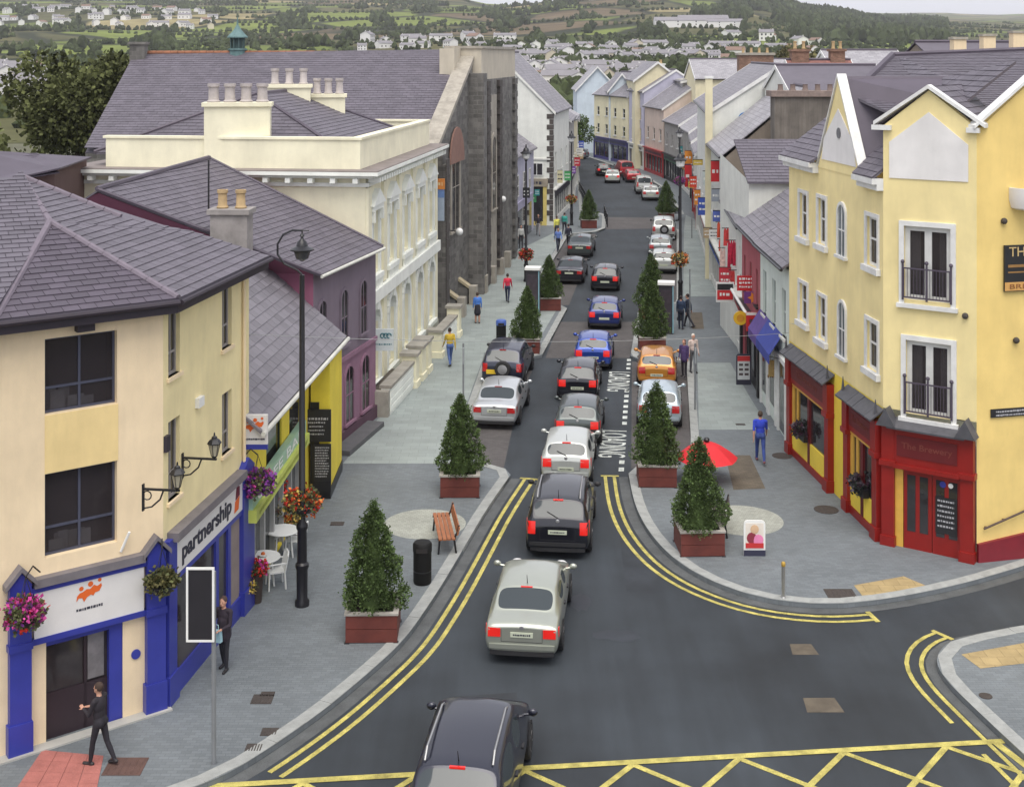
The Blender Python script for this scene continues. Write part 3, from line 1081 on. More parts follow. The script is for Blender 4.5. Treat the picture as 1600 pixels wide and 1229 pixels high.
POTM = mat('clay_pot', (0.42, 0.3, 0.16), rough=0.85, var=0.15, scale=4)
POTL = mat('stone_pot', (0.42, 0.38, 0.37), rough=0.85, var=0.15, scale=4)
# ------------------------------------------------------------ cream corner building (left foreground)
K = gp(255, 1112); K = Vector((K.x, K.y))
L0 = gp(10, 1190); L0 = Vector((L0.x, L0.y))
fd = (K - L0).normalized()
fL = Face(K - fd * 7.0, K)
kS = Vector((-6.7, 32.6))
fS = Face(K, kS)
cb = thing('corner_building', 'cream and yellow corner building with blue shopfront and dark hipped slate roof', 'building', (K.x, K.y, 0))
CREAM = wallm('cream_render', (0.82, 0.66, 0.44))
CREAM2 = wallm('pale_yellow_render', (0.84, 0.72, 0.4))
YPAN = wallm('yellow_panel', (0.82, 0.63, 0.3))
BLUE = mat('blue_gloss_paint', (0.035, 0.045, 0.3), rough=0.35, var=0.1, scale=2)
PAPER = mat('paper_stack', (0.8, 0.8, 0.8), rough=0.9)
DKFRAME = mat('dark_window_frame', (0.06, 0.065, 0.1), rough=0.5)
ZE = 8.65
up1 = fL.rect(70, 530, 183, 630)
up2 = fL.rect(70, 741, 183, 846)
shopz = fL.uw(150, 905)[1]
doorr = (fL.uw(72, 1000)[0], fL.uw(192, 1000)[0], 0.1, fL.uw(120, 965)[1])
mb = fL.mb()
wallgrid(mb, 0, fL.len, 0, ZE, [up1, up2, doorr], 0.22)
mb.build('front_wall', CREAM, cb, True)
pu0, pu1 = up1[0], up1[1]
fL.mb().box(pu0, pu1 + 0.02, -0.012, 0.02, up2[3] + 0.01, up1[2] - 0.01).build('yellow_panel', YPAN, cb, True)
for r in (up1, up2):
 window(cb, fL.M, r, DKFRAME, 2, (0.32, 0.68), 0.05, 0.05, 0.17, glass=GLASS_T)
 a, b, c, d = r
 mb = fL.mb()
 mb.box(a - .3, b + .3, 1.5, 1.55, c - .3, d + .3); mb.box(a - .3, b + .3, .23, 1.5, c - .35, c - .3); mb.box(a - .3, b + .3, .23, 1.5, d + .3, d + .35)
 mb.box(a - .35, a - .3, .23, 1.5, c - .3, d + .3); mb.box(b + .3, b + .35, .23, 1.5, c - .3, d + .3)
 rm = mb.build('room', mat('dim_room', (.13, .1, .1), rough=.9, var=.3), cb, True)
 rr_ = random.Random(int(c * 10))
 for k in range(7):
  x_ = a + .1 + (b - a - .4) * rr_.random()
  fL.mb().box(x_, x_ + rr_.uniform(.12, .35), .24 + .05 * k, .28 + .05 * k, c - .05, c + rr_.uniform(.12, .42)).build('paper_stack', PAPER, rm, True)
holes = []
sw = [(263, 480, 281, 580), (347, 440, 362, 538), (263, 660, 281, 770), (347, 617, 362, 700)]
for a, b, c, d in sw:
 holes.append(fS.rect(a, b, c, d))
mb = fS.mb()
wallgrid(mb, 0, fS.len, 0, ZE, holes, 0.18)
mb.build('side_wall', CREAM2, cb, True)
SILVERF = mat('grey_window_frame', (0.3, 0.28, 0.27), rough=0.5)
for r in holes:
 window(cb, fS.M, r, SILVERF, 2, (0.3, 0.7), 0.06, 0.05, 0.12, glass=GLASS)
 fS.mb().box(r[0] - 0.08, r[1] + 0.08, -0.06, 0.1, r[2] - 0.08, r[2]).build('sill', CREAM, cb, True)
bk = V3((-13.8, 36.5, 0))
mb = MB()
for a, b in (((kS.x, kS.y), (-12.5, 35.5)), ((-12.5, 35.5), (fL.p0.x, fL.p0.y))):
 mb.quad((a[0], a[1], 0), (b[0], b[1], 0), (b[0], b[1], ZE), (a[0], a[1], ZE))
mb.build('rear_wall', CREAM, cb, True)
ov = 0.42
nS, nL = V3((fS.d.y, -fS.d.x, 0)), V3((fL.d.y, -fL.d.x, 0))
ZR = 8.86
def ecorner(off):
 a = V3((K.x, K.y, 0))
 A = np.array([[nS.x, nS.y], [nL.x, nL.y]])
 q = np.linalg.solve(A, [a.dot(nS) + off, a.dot(nL) + off])
 return V3((q[0], q[1], ZR))
EK = ecorner(ov)
EF = V3((kS.x, kS.y, ZR)) + nS * ov + V3((fS.d.x, fS.d.y, 0)) * 0.35
EL = EK - V3((fL.d.x, fL.d.y, 0)) * 7.6
AP = at(78, 348, 29.2)
BP = ray_plane(34, 277, EK, EF, AP)
EB = V3((BP.x - 2, BP.y + 3, ZR))
ELm = EK - V3((fL.d.x, fL.d.y, 0)) * 3.75
nrm = (EF - EK).cross(AP - EK)
M1 = ray_plane(190, 340, EK, EF, AP)
M2 = ray_plane(300, 362, EK, EF, AP)
sideP = [EK, EF, M2, M1, BP, AP]
frontP = [ELm, EK, AP]
leftP = [EL, ELm, AP, BP, V3((BP.x - 6, BP.y - 3, BP.z))]
rf = plane_roof(cb, [[EK, EF, M2, AP], [AP, M2, M1], [AP, M1, BP], frontP, leftP, [EF, EB, BP, M1, M2]], SLATE)
slate_plane(rf, [EK, EF, M2, AP], 0.24, 0.34, SLATE, 150, 3)
slate_plane(rf, [AP, M2, M1], 0.24, 0.34, SLATE, 0, 6)
slate_plane(rf, [AP, M1, BP], 0.24, 0.34, SLATE, 0, 7)
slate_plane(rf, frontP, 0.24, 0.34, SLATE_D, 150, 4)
slate_plane(rf, [EL, ELm, AP, BP], 0.24, 0.34, SLATE, 0, 5)
slate_plane(rf, [EL, BP, leftP[4]], 0.24, 0.34, SLATE, 0, 9)
HIP = mat('hip_tile', (0.16, 0.135, 0.165), rough=0.7, var=0.15, scale=3)
for a, b in ((AP, EK), (AP, ELm), (AP, BP), (BP, M1)):
 mb = MB()
 nseg = max(2, int((b - a).length / 0.45))
 for i in range(nseg):
  p, q = a.lerp(b, i / nseg), a.lerp(b, (i + 0.96) / nseg)
  mb.cyl(p + V3((0, 0, 0.02)), q + V3((0, 0, 0.02)), 0.085, 0.075, 8)
 mb.build('hip_ridge', HIP, rf, True)
FASC = mat('dark_fascia', (0.03, 0.022, 0.032), rough=0.6)
mb = MB()
for a, b in ((EL, EK), (EK, EF)):
 d = (b - a).normalized()
 n_ = V3((d.y, -d.x, 0))
 mb.slab([a - n_ * 0.02 + V3((0, 0, -0.3)), b - n_ * 0.02 + V3((0, 0, -0.3)), b - n_ * 0.02 + V3((0, 0, -0.062)), a - n_ * 0.02 + V3((0, 0, -0.062))], n_ * -0.03)
 mb.slab([a - n_ * 0.06 + V3((0, 0, -0.27)), b - n_ * 0.06 + V3((0, 0, -0.27)), b - n_ * 0.6 + V3((0, 0, -0.27)), a - n_ * 0.6 + V3((0, 0, -0.27))], (0, 0, 0.02))
mb.build('eave_board', FASC, cb, True)
mb = MB()
for a, b in ((EL, EK), (EK, EF)):
 d = (b - a).normalized()
 n_ = V3((d.y, -d.x, 0))
 mb.tube([a + n_ * 0.06 + V3((0, 0, -0.07)), b + n_ * 0.06 + V3((0, 0, -0.07))], 0.06, 8)
mb.build('gutter', FASC, cb, True)
u, w = fL.uw(130, 514)
fL.mb().box(u - 0.18, u + 0.18, -0.2, 0, w - 0.02, w + 0.24).build('vent_box', FASC, cb, True)
def shop_gable_top(mb, u0, u1, y0, y1, w0, h):
 mb.prism([(u0, w0), (u1, w0), ((u0 + u1) / 2, w0 + h)], y0, y1)
sf = []
pl = fL.rect(12, 930, 46, 1180); pr = fL.rect(226, 880, 257, 1112)
fw0, fw1 = fL.uw(222, 950)[1], fL.uw(222, 876)[1]
for (a, b, c, d) in ((pl[0], pl[1], 0.0, fw1 + 0.12), (pr[0], fL.len - 0.002, 0.0, fw1 + 0.12)):
 mb = fL.mb()
 mb.box(a, b, -0.16, -0.002, 0.12, d)
 mb.box(a - 0.04, b + 0.02, -0.2, -0.004, 0.12, 0.75)
 mb.box(a - 0.03, b + 0.02, -0.2, -0.004, fw0 - 0.14, fw0)
 mb.prism([(a - 0.02, d), (b + 0.02, d), ((a + b) / 2, d + 0.3)], -0.16, -0.004)
 mb.build('shop_pilaster', BLUE, cb, True)
mb = fL.mb()
for (a, b) in ((pl[0], pl[1]), (pr[0], fL.len)):
 d = fw1 + 0.12
 c = (a + b) / 2
 for s_ in (-1, 1):
  e = a - 0.1 if s_ < 0 else b + 0.1
  mb.slab([V3((e, -0.24, d - 0.02)), V3((c, -0.24, d + 0.32)), V3((c, -0.24, d + 0.42)), V3((e, -0.24, d + 0.08))], (0, 0.238, 0))
mb.box(pl[1] + 0.05, pr[0] - 0.05, -0.2, -0.004, fw1 + 0.03, fw1 + 0.2)
mb.build('lead_coping', LEAD, cb, True)
mb = fL.mb()
mb.box(pl[1], pr[0], -0.13, -0.003, fw1 - 0.08, fw1 + 0.03)
mb.box(pl[1], pr[0], -0.13, -0.003, fw0 - 0.12, fw0)
mb.box(doorr[0], doorr[1] + 0.02, 0.02, 0.12, doorr[3] - 0.42, doorr[3] - 0.34)
mb.box(doorr[1] - 0.28, doorr[1], 0.03, 0.16, 0.1, doorr[3] - 0.42)
mb.build('shop_trim', BLUE, cb, True)
SIGNW = mat('white_sign_panel', (0.72, 0.7, 0.68), rough=0.35, var=0.04)
ORANGE = mat('orange_print', (0.72, 0.13, 0.02), rough=0.5, var=0.03)
INK = mat('dark_print', (0.03, 0.03, 0.05), rough=0.5, var=0.02)
su0, su1 = fL.uw(51, 930)[0], fL.uw(222, 900)[0]
fsg = fL.mb().box(su0, su1, -0.11, -0.002, fw0, fw1 - 0.08).build('sign_board', SIGNW, cb, True)
def people_logo(face, root, parent, u, w, s, y):
 """three orange leaping figures as one ragged band with three heads over it"""
 pts = [(-1.0, -0.5), (-0.82, -0.25), (-0.55, -0.3), (-0.42, -0.62), (-0.2, -0.32), (0.1, -0.18), (0.3, -0.3), (0.42, -0.1), (0.75, -0.05), (0.95, 0.3), (0.9, 0.5), (0.6, 0.35), (0.35, 0.5), (0.05, 0.25), (-0.2, 0.3), (-0.5, 0.15), (-0.75, 0.1), (-0.95, -0.1)]
 P = [V3((u + a * s, y, w + b * s)) for a, b in pts]
 tri = tessellate_polygon([P])
 mb = MB(face.M)
 mb.add(P, [tuple(t) for t in tri])
 mb.add([p + V3((0, 0.004, 0)) for p in P], [tuple(t) for t in tri])
 for a, b, r in ((-0.62, 0.42, 0.17), (0.08, 0.62, 0.2), (0.78, 0.78, 0.14)):
  mb.prism([(u + s * (a + r * math.cos(t)), w + s * (b + r * math.sin(t))) for t in [k * math.pi / 6 for k in range(12)]], y, y + 0.004)
 mb.build('people_logo', ORANGE, parent, True)
lu, lw = fL.uw(137, 922)
people_logo(fL, cb, fsg, lu, lw, 0.27, -0.118)
mb = fL.mb()
scribble(mb, lu - 0.27, lu + 0.27, lw - 0.31, 0.06, -0.116, random.Random(3), 0.25)
mb.build('small_print', INK, fsg, True)
gl = fL.mb().box(doorr[0], doorr[1], 0.2, 0.215, 0.1, doorr[3]).build('shop_glazing', mat('shop_glass', (0.05, 0.043, 0.045), rough=0.08, var=0.5, scale=0.7), cb, True)
mb = fL.mb()
du = (doorr[0] + doorr[1]) / 2 + 0.05
mb.box(du - 0.03, du + 0.03, 0.14, 0.19, 0.1, doorr[3] - 0.42)
mb.box(doorr[0], doorr[1] - 0.28, 0.14, 0.188, 0.1, 1.05)
mb.build('door_frame', mat('dark_maroon_frame', (0.03, 0.018, 0.024), rough=0.5), cb, True)
mb = fL.mb()
mb.box(doorr[0] + 0.25, du - 0.1, 0.15, 0.19, 2.0, 2.25)
scr = mb.build('notice_board', mat('navy_notice', (0.03, 0.03, 0.09), rough=0.4), cb, True)
mb = fL.mb(); scribble(mb, doorr[0] + 0.3, du - 0.15, 2.12, 0.07, 0.144, random.Random(5)); mb.build('small_print', mat('pale_print', (0.5, 0.5, 0.55)), scr, True)
mb = fL.mb(); mb.box(du + 0.05, doorr[1] - 0.35, 0.15, 0.19, 1.1, 2.2); mb.build('poster', mat('grey_poster', (0.17, 0.16, 0.165), rough=0.6, var=0.3, scale=3), cb, True)
u, w = fL.uw(212, 1021)
fL.mb().cyl((u, -0.03, w), (u, -0.002, w), 0.1, n=20).build('round_plaque', BLUE, cb, True)
fL.mb().box(0, fL.len + 0.1, -0.28, 0.0, 0.1, 0.155).build('plinth_step', CONC, cb, True)
u, w = fS.uw(309, 628)
fS.mb().box(u - .16, u + .16, -.1, -.002, w - .1, w + .12).build('alarm_box', WHITE, cb, True)
u, w = fS.uw(256, 692)
fS.mb().box(u - .02, u + .16, -.08, -.002, w - .2, w + .14).build('meter_box', FASC, cb, True)
u, w = fL.uw(192, 845)
fL.mb().tube([(u - .05, -.02, w - .2), (u + .08, -.16, w + .22)], .03, 6).build('white_bracket', WHITE, cb, True)
ud = fS.uw(378, 700)[0]
fS.mb().tube([(ud, -.06, 3.3), (ud, -.06, ZE - .2), (ud, -.3, ZE)], .045, 7).build('downpipe', CREAM, cb, True)
a0, a1 = 0.02, fS.len - 0.02
sw0, sw1 = fS.uw(285, 880)[1], fS.uw(285, 826)[1]
mb = fS.mb()
mb.box(0.0, 0.42, -0.14, -0.002, 0.12, sw1 + 0.1)
mb.box(-0.05, 0.46, -0.18, -0.004, 0.12, 0.75)
ue = fS.uw(371, 800)[0]
mb.box(ue, a1, -0.16, -0.002, 0.12, sw1 + 0.12)
mb.box(ue - 0.03, a1 + 0.02, -0.2, -0.004, 0.12, 0.7)
mb.prism([(ue - 0.02, sw1 + 0.12), (a1 + 0.02, sw1 + 0.12), ((ue + a1) / 2, sw1 + 0.4)], -0.16, -0.004)
mb.box(0.42, ue, -0.1, -0.003, 0.12, 0.62)
mb.box(0.42, ue, -0.12, -0.003, sw0 - 0.13, sw0)
for px in (333, 352):
 uu = fS.uw(px, 880)[0]
 mb.box(uu - 0.09, uu + 0.09, -0.11, -0.004, 0.62, sw0 - 0.13)
mb.build('side_shop_pilaster', BLUE, cb, True)
fS.mb().box(0.2, ue, -0.26, -0.003, sw1 + 0.03, sw1 + 0.22).build('lead_coping', LEAD, cb, True)
mb = fS.mb()
for (p0_, p1_) in ((0.42, fS.uw(331, 880)[0]), (fS.uw(335, 880)[0], fS.uw(350, 880)[0])):
 mb.box(p0_, p1_, -0.05, -0.004, 0.62, sw0 - 0.13)
mb.build('side_shop_glazing', mat('shop_glass', (0, 0, 0)), cb, True)
fS.mb().box(fS.uw(355, 880)[0], ue, -0.05, -0.004, 0.62, sw0 - 0.13).build('side_panel', mat('taupe_panel', (0.27, 0.22, 0.2)), cb, True)
ssg = fS.mb().box(0.42, ue, -0.13, -0.003, sw0, sw1).build('sign_board', SIGNW, cb, True)
face_text(fS, cb, 'partnership', (0.42 + ue) / 2 - 0.25, (sw0 + sw1) / 2 - 0.04, INK, ((ue - 0.42) * 0.74, (sw1 - sw0) * 0.66), -0.14, bold=0.025, parent=ssg)
mb = fS.mb()
ux = ue - 0.42
mb.prism([(ux - 0.16, sw0 + 0.1), (ux + 0.12, sw0 + 0.12), (ux + 0.2, sw0 + 0.42), (ux - 0.1, sw0 + 0.36)], -0.142, -0.134)
mb.build('print_mark', ORANGE, ssg, True)
mb = fS.mb()
mb.prism([(ux - 0.08, sw0 + 0.39), (ux + 0.2, sw0 + 0.44), (ux + 0.2, sw0 + 0.66), (ux, sw0 + 0.7)], -0.142, -0.134)
mb.build('print_mark', mat('maroon_print', (0.14, 0.02, 0.04)), ssg, True)
LAMPG = mat('lantern_glass', (0.42, 0.38, 0.28), rough=0.25, var=0.15)
def lantern_parts(root, c, s=1.0, world=False):
 c = V3(c)
 mb = MB(Matrix.Translation(c))
 mb.lathe([(0.03 * s, 0.0), (0.09 * s, 0.04 * s), (0.1 * s, 0.08 * s), (0.02 * s, 0.081 * s)], n=6)
 for k in range(6):
  t = math.pi / 3 * k
  mb.cyl((0.1 * s * math.cos(t), 0.1 * s * math.sin(t), 0.07 * s), (0.2 * s * math.cos(t), 0.2 * s * math.sin(t), 0.5 * s), 0.012 * s, n=5)
 mb.lathe([(0.24 * s, 0.5 * s), (0.25 * s, 0.53 * s), (0.17 * s, 0.64 * s), (0.1 * s, 0.68 * s), (0.09 * s, 0.74 * s), (0.03 * s, 0.78 * s), (0.025 * s, 0.86 * s), (0.002, 0.9 * s)], n=6)
 l = mb.build('lantern_frame', BLACK, root, world)
 MB(Matrix.Translation(c)).lathe([(0.09 * s, 0.085 * s), (0.185 * s, 0.495 * s)], n=6).build('lantern_glass', LAMPG, l, world)
for px, pyb, lab in ((277, 766, 'black wall lantern nearest the blue corner of cream building'), (335, 717, 'black wall lantern farther along the pale yellow wall')):
 u, w = fS.uw(px, pyb)
 p = fS.pt(u - 0.0, -0.0, w)
 for _ in range(1):
  rr_ = ray(px, pyb)
  n_ = V3((-fS.d.y, fS.d.x, 0))
  t = (fS.p0.dot(n_) - 0.0) / rr_.dot(n_)
  t2 = (fS.p0 - n_ * 0.75).dot(n_) / rr_.dot(n_)
  p = V3((0, 0, H)) + rr_ * t2
 uu = (V3((p.x, p.y, 0)) - fS.p0).dot(fS.d)
 root = thing('wall_lantern', lab, 'wall lantern', fS.pt(uu, 0, p.z), fS.ang, 'lanterns on the side of the corner building')
 lantern_parts(root, (0, -0.75, 0.02), 0.64)
 mb = MB()
 mb.box(-0.025, 0.025, -0.8, 0, -0.02, 0.02)
 mb.box(-0.04, 0.04, -0.03, 0.0, -0.45, 0.1)
 mb.tube([(0, -0.02, -0.4), (0, -0.2, -0.36), (0, -0.38, -0.2), (0, -0.45, -0.02)], 0.018, 6)
 mb.tube([(0, -0.1 + 0.09 * math.cos(t), -0.13 + 0.09 * math.sin(t)) for t in [k * 0.6 for k in range(10)]], 0.014, 6)
 mb.build('bracket', BLACK, root)
# ------------------------------------------------------------ yellow cafe
c0 = gp(387, 950)
fY = Face((c0.x, c0.y), (-6.28, 43.0))
cf = thing('cafe', 'low bright yellow cafe with weathered slate roof and green sign', 'building', fY.p0)
YELW = wallm('bright_yellow_paint', (0.8, 0.64, 0.06))
ZY = 4.55
holesY = []
for a, b in ((416, 440), (452, 474), (490, 506)):
 uu0, uu1 = fY.uw(a, 700)[0], fY.uw(b, 700)[0]
 holesY.append((uu0, uu1, 2.75, ZY - 0.12))
gz = fY.uw(500, 700)[0]
low = (fY.uw(398, 900)[0], fY.uw(468, 850)[0], 0.15, 2.3)
mb = fY.mb()
wallgrid(mb, 0, fY.len, 0, ZY, holesY + [low], 0.25)
mb.build('front_wall', YELW, cf, True)
GREEN_D = mat('dark_green_frame', (0.012, 0.035, 0.022), rough=0.4)
for r in holesY:
 window(cf, fY.M, r, GREEN_D, 1, (1,), 0.05, 0.05, 0.08)
mb = fY.mb()
mb.box(low[0], low[1], 0.12, 0.22, 0.15, 2.3)
mb.build('shop_glazing', mat('cafe_glass', (0.07, 0.075, 0.075), rough=0.1, var=0.5, scale=1.0), cf, True)
for k in range(6):
 uu = low[0] + (low[1] - low[0]) * k / 5
 fY.mb().box(uu - 0.07, uu + 0.07, 0.0, 0.12, 0.15, 2.3).build('shop_mullion', mat('grey_mullion', (0.36, 0.36, 0.35)), cf, True)
pm_ = MB().box(-6.32, -5.72, 40.2, 43.0, 0.45, ZY - 0.05)
pm_.build('pillar', YELW, cf, True)
MB().box(-6.34, -5.69, 40.17, 43.02, 0.1, 0.45).build('pillar_base', BLACK, cf, True)
MB().box(-6.33, -6.05, 40.14, 40.198, 0.45, ZY - 1.4).build('pillar_panel', BLACK, cf, True)
ridge_u = V3((-3.25, 0, 0))
mb = MB()
Y0_, Y1_ = fY.p0, fY.p1
rin = lambda p: V3((p.x - 3.3, p.y + 0.4, 7.35))
ea = [fY.pt(-0.3, -0.4, ZY + 0.02), V3((-5.58, 43.1, ZY + 0.02))]
ra, rb = rin(ea[0]), rin(ea[1])
for e, r in ((fY.pt(0.01, 0, 0), ra), (fY.pt(fY.len - 0.01, 0, 0), rb)):
 mb.ngon([V3((e.x + 0.0, e.y, 0)), V3((e.x, e.y, ZY)), V3((r.x, r.y, r.z - 0.1)), V3((2 * r.x - e.x, r.y + (r.y - e.y), ZY)), V3((2 * r.x - e.x, r.y + (r.y - e.y), 0))])
mb.build('gable_wall', wallm('cafe_gable', (0.5, 0.45, 0.3)), cf, True)
back = [V3((2 * r.x - e.x, 2 * r.y - e.y, ZY)) for e, r in ((ea[0], ra), (ea[1], rb))]
rfy = plane_roof(cf, [[ea[0], ea[1], rb, ra], [ra, rb, back[1], back[0]]], SLATE_W)
slate_plane(rfy, [ea[0], ea[1], rb, ra], 0.3, 0.42, SLATE_W, 300, 8)
MB().tube([ea[0] + V3((0.07, 0, -0.07)), ea[1] + V3((0.07, 0, -0.07))], 0.065).build('gutter', mat('pale_gutter', (0.55, 0.55, 0.5)), cf, True)
cc = at(362, 345, 41.7)
chimney(cf, (cc.x, cc.y), 1.2, 0.8, 6.0, H - (333 - HY) * 41.7 / F, mat('grey_render_stack', (0.27, 0.25, 0.24), rough=0.9, var=0.25, scale=2, bump=0.3), 2, POTM, fY.ang - rad(90), potr=0.2, poth=0.6)
CAFEG = mat('pale_green_sign', (0.33, 0.5, 0.36), rough=0.5, var=0.08)
CAFEL = mat('lime_sign_band', (0.52, 0.58, 0.12), rough=0.5, var=0.1)
s0, s1 = fY.uw(383, 760)[0] - 0.1, fY.uw(467, 700)[0]
cs = thing('cafe_sign', 'pale green and lime sign board reading cafe bar over the cafe window', 'sign', fY.pt(s0, -0.02, 2.3))
fY.mb().box(s0, s1, -0.22, -0.03, 2.62, 3.0).build('board', CAFEG, cs, True)
fY.mb().box(s0 - 0.02, s1 + 0.02, -0.32, -0.03, 2.3, 2.62).build('band', CAFEL, cs, True)
face_text(fY, cs, 'CAFE BAR', (s0 + s1) / 2, 2.81, WHITE, ((s1 - s0) * 0.86, 0.28), -0.232)
mb = fY.mb(); scribble(mb, s0 + 0.3, s1 - 0.3, 2.46, 0.13, -0.326, random.Random(9), 0.3); mb.build('band_print', mat('olive_print', (0.3, 0.35, 0.05)), cs, True)
def board(name, label, cat, px, Y, m, group=None, th=0.08, frame=None, world=True):
 x0, y0, x1, y1 = px
 a, b = at(x0, y1, Y), at(x1, y0, Y)
 o = thing(name, label, cat, ((a.x + b.x) / 2, Y, a.z), 0, group)
 w, h = b.x - a.x, b.z - a.z
 MB().box(-w / 2, w / 2, 0, th, 0, h).build('panel', m, o)
 if frame:
  mb = MB()
  t = 0.035
  mb.box(-w / 2 - t, -w / 2, -0.015, th, -t, h + t); mb.box(w / 2, w / 2 + t, -0.015, th, -t, h + t)
  mb.box(-w / 2, w / 2, -0.015, th, -t, 0); mb.box(-w / 2, w / 2, -0.015, th, h, h + t)
  mb.build('frame', frame, o)
 return o, w, h
BLKS = mat('blackboard', (0.016, 0.016, 0.018), rough=0.5, var=0.2)
CHALK = mat('chalk_print', (0.4, 0.4, 0.42), rough=0.8, var=0.3, scale=20)
o, w, h = board('cafe_board', 'black hanging board with white lettering on the yellow cafe', 'sign', (472, 640, 517, 690), 40.05, BLKS)
mb = MB()
for i, (l, hh) in enumerate(((0.8, 0.08), (0.6, 0.06), (0.5, 0.05), (0.55, 0.05), (0.5, 0.05))):
 scribble(mb, -w * l / 2, w * l / 2, h * (0.72 - 0.12 * i), hh, -0.006, random.Random(i))
mb.build('print', CHALK, o)
o, w, h = board('menu_board', 'tall chalk menu board standing by the yellow pillar', 'sign', (490, 694, 517, 768), 40.08, BLKS)
mb = MB()
for i in range(12):
 scribble(mb, -w * 0.42, w * 0.42 * R.uniform(0.5, 1), h * (0.93 - 0.055 * i), 0.045, -0.006, random.Random(20 + i))
mb.build('print', CHALK, o)
MB().box(-w / 2, w / 2, -0.012, 0, 0, 0.35).build('base', BLACK, o)
o, w, h = board('projecting_sign', 'white projecting sign with orange leaping figures at corner of cream building', 'sign', (377, 648, 418, 694), 32.3, SIGNW)
ff = Face((o.location.x - w / 2, 32.3), (o.location.x + w / 2, 32.3))
people_logo(ff, o, o, w / 2, o.location.z + h * 0.62, 0.25, -0.012)
mb = MB(); scribble(mb, -0.26, 0.26, h * 0.18, 0.05, -0.008, random.Random(2), 0.2); mb.build('print', INK, o)
MB().box(-w / 2, w / 2, 0.0, 0.1, -0.13, -0.003).build('base_rail', BLUE, o)
# ------------------------------------------------------------ purple building
c0 = V3((-6.7, 43.15, 0)); c1 = gp(587, 655)
fP = Face((c0.x, c0.y), (c1.x, c1.y))
pb = thing('purple_building', 'purple rendered building with arched windows and slate roof', 'building', fP.p0)
PURP = wallm('purple_render', (0.27, 0.145, 0.21))
PURP2 = wallm('grey_purple_render', (0.2, 0.16, 0.2))
ZP = 6.65
zsplit = fP.uw(560, 545)[1]
zs = 3.15
mb = fP.mb(); wallgrid(mb, 0, fP.len, 0, zs, [], 0.1); mb.build('lower_wall', PURP, pb, True)
mb = fP.mb(); wallgrid(mb, 0, fP.len, zs, ZP, [], 0.1); mb.build('upper_wall', PURP2, pb, True)
fP.mb().box(0, fP.len, -0.08, -0.002, zs - 0.08, zs + 0.08).build('string_course', PURP, pb, True)
for px in (503, 537, 567):
 u, w = fP.uw(px, 490)
 arch_window(pb, fP.M, (u - 0.33, u + 0.33, 3.65, 5.6), PURP2, PURP2)
for px in (545, 570):
 u, w = fP.uw(px, 610)
 arch_window(pb, fP.M, (u - 0.42, u + 0.42, 0.75, 2.75), PURP, PURP)
arch_window(pb, fP.M, (fP.uw(518, 650)[0] - 0.4, fP.uw(518, 650)[0] + 0.4, 0.15, 2.6), BLACK, PURP, glass=DARK, bars=False)
fP.mb().box(0, fP.len + 0.05, -0.1, -0.002, 0.1, 0.6).build('plinth', wallm('dark_plinth', (0.1, 0.05, 0.075)), pb, True)
q = [gp(536, 700, PZ), gp(586, 686, PZ), gp(600, 672, PZ), gp(578, 662, PZ), gp(540, 690, PZ)]
fP.mb().box(1.5, fP.len - 1.2, -0.75, -0.1, 0.125, 0.3).build('door_step', mat('dark_step', (0.1, 0.1, 0.105), rough=0.85), pb, True)
dep = 12.4
e0, e1 = fP.pt(-0.12, -0.3, ZP), fP.pt(fP.len + 0.02, -0.3, ZP)
r0, r1 = fP.pt(-0.12, dep / 2, 10.05), fP.pt(fP.len + 0.02, dep / 2, 10.05)
b0, b1 = fP.pt(-0.12, dep, ZP), fP.pt(fP.len + 0.02, dep, ZP)
r1 = V3((-11.7, 49.45, 10.05))
r0 = ray_plane(152, 297, e0, e1, r1)
mb = MB()
for u_, rr_ in ((0.0, r0), (fP.len, r1)):
 mb.ngon([fP.pt(u_, 0, 0), fP.pt(u_, 0, ZP), V3((rr_.x, rr_.y + (.1 if u_ == 0 else -.05), rr_.z - .1)), fP.pt(u_, dep + 2, ZP), fP.pt(u_, dep + 2, 0)])
mb.build('gable_wall', wallm('plum_render', (0.26, 0.09, 0.15)), pb, True)
rfp = plane_roof(pb, [[e0, e1, r1, r0], [r0, r1, b1, b0]], SLATE)
slate_plane(rfp, [e0, e1, r1, r0], 0.25, 0.36, SLATE, 0, 11)
MB().tube([e0 + V3((0.05, 0, -0.05)), e1 + V3((0.05, 0, -0.05))], 0.06).build('gutter', mat('pale_gutter', (0, 0, 0)), pb, True)
mb = MB()
for e, r in ((e0, r0), (e1, r1)):
 mb.tube([e + V3((0, 0, 0.03)), r + V3((0, 0, 0.03))], 0.07, 6)
mb.tube([r0 + V3((0, 0, 0.04)), r1 + V3((0, 0, 0.04))], 0.09, 6)
mb.build('ridge', SLATE_D, rfp, True)
q = at(326, 372, 43.6)
zb_ = 7.0
MB().cyl((q.x, q.y, q.z), (q.x, q.y, at(326, 250, 43.6).z), 0.03).build('mast', BLACK, pb, True)
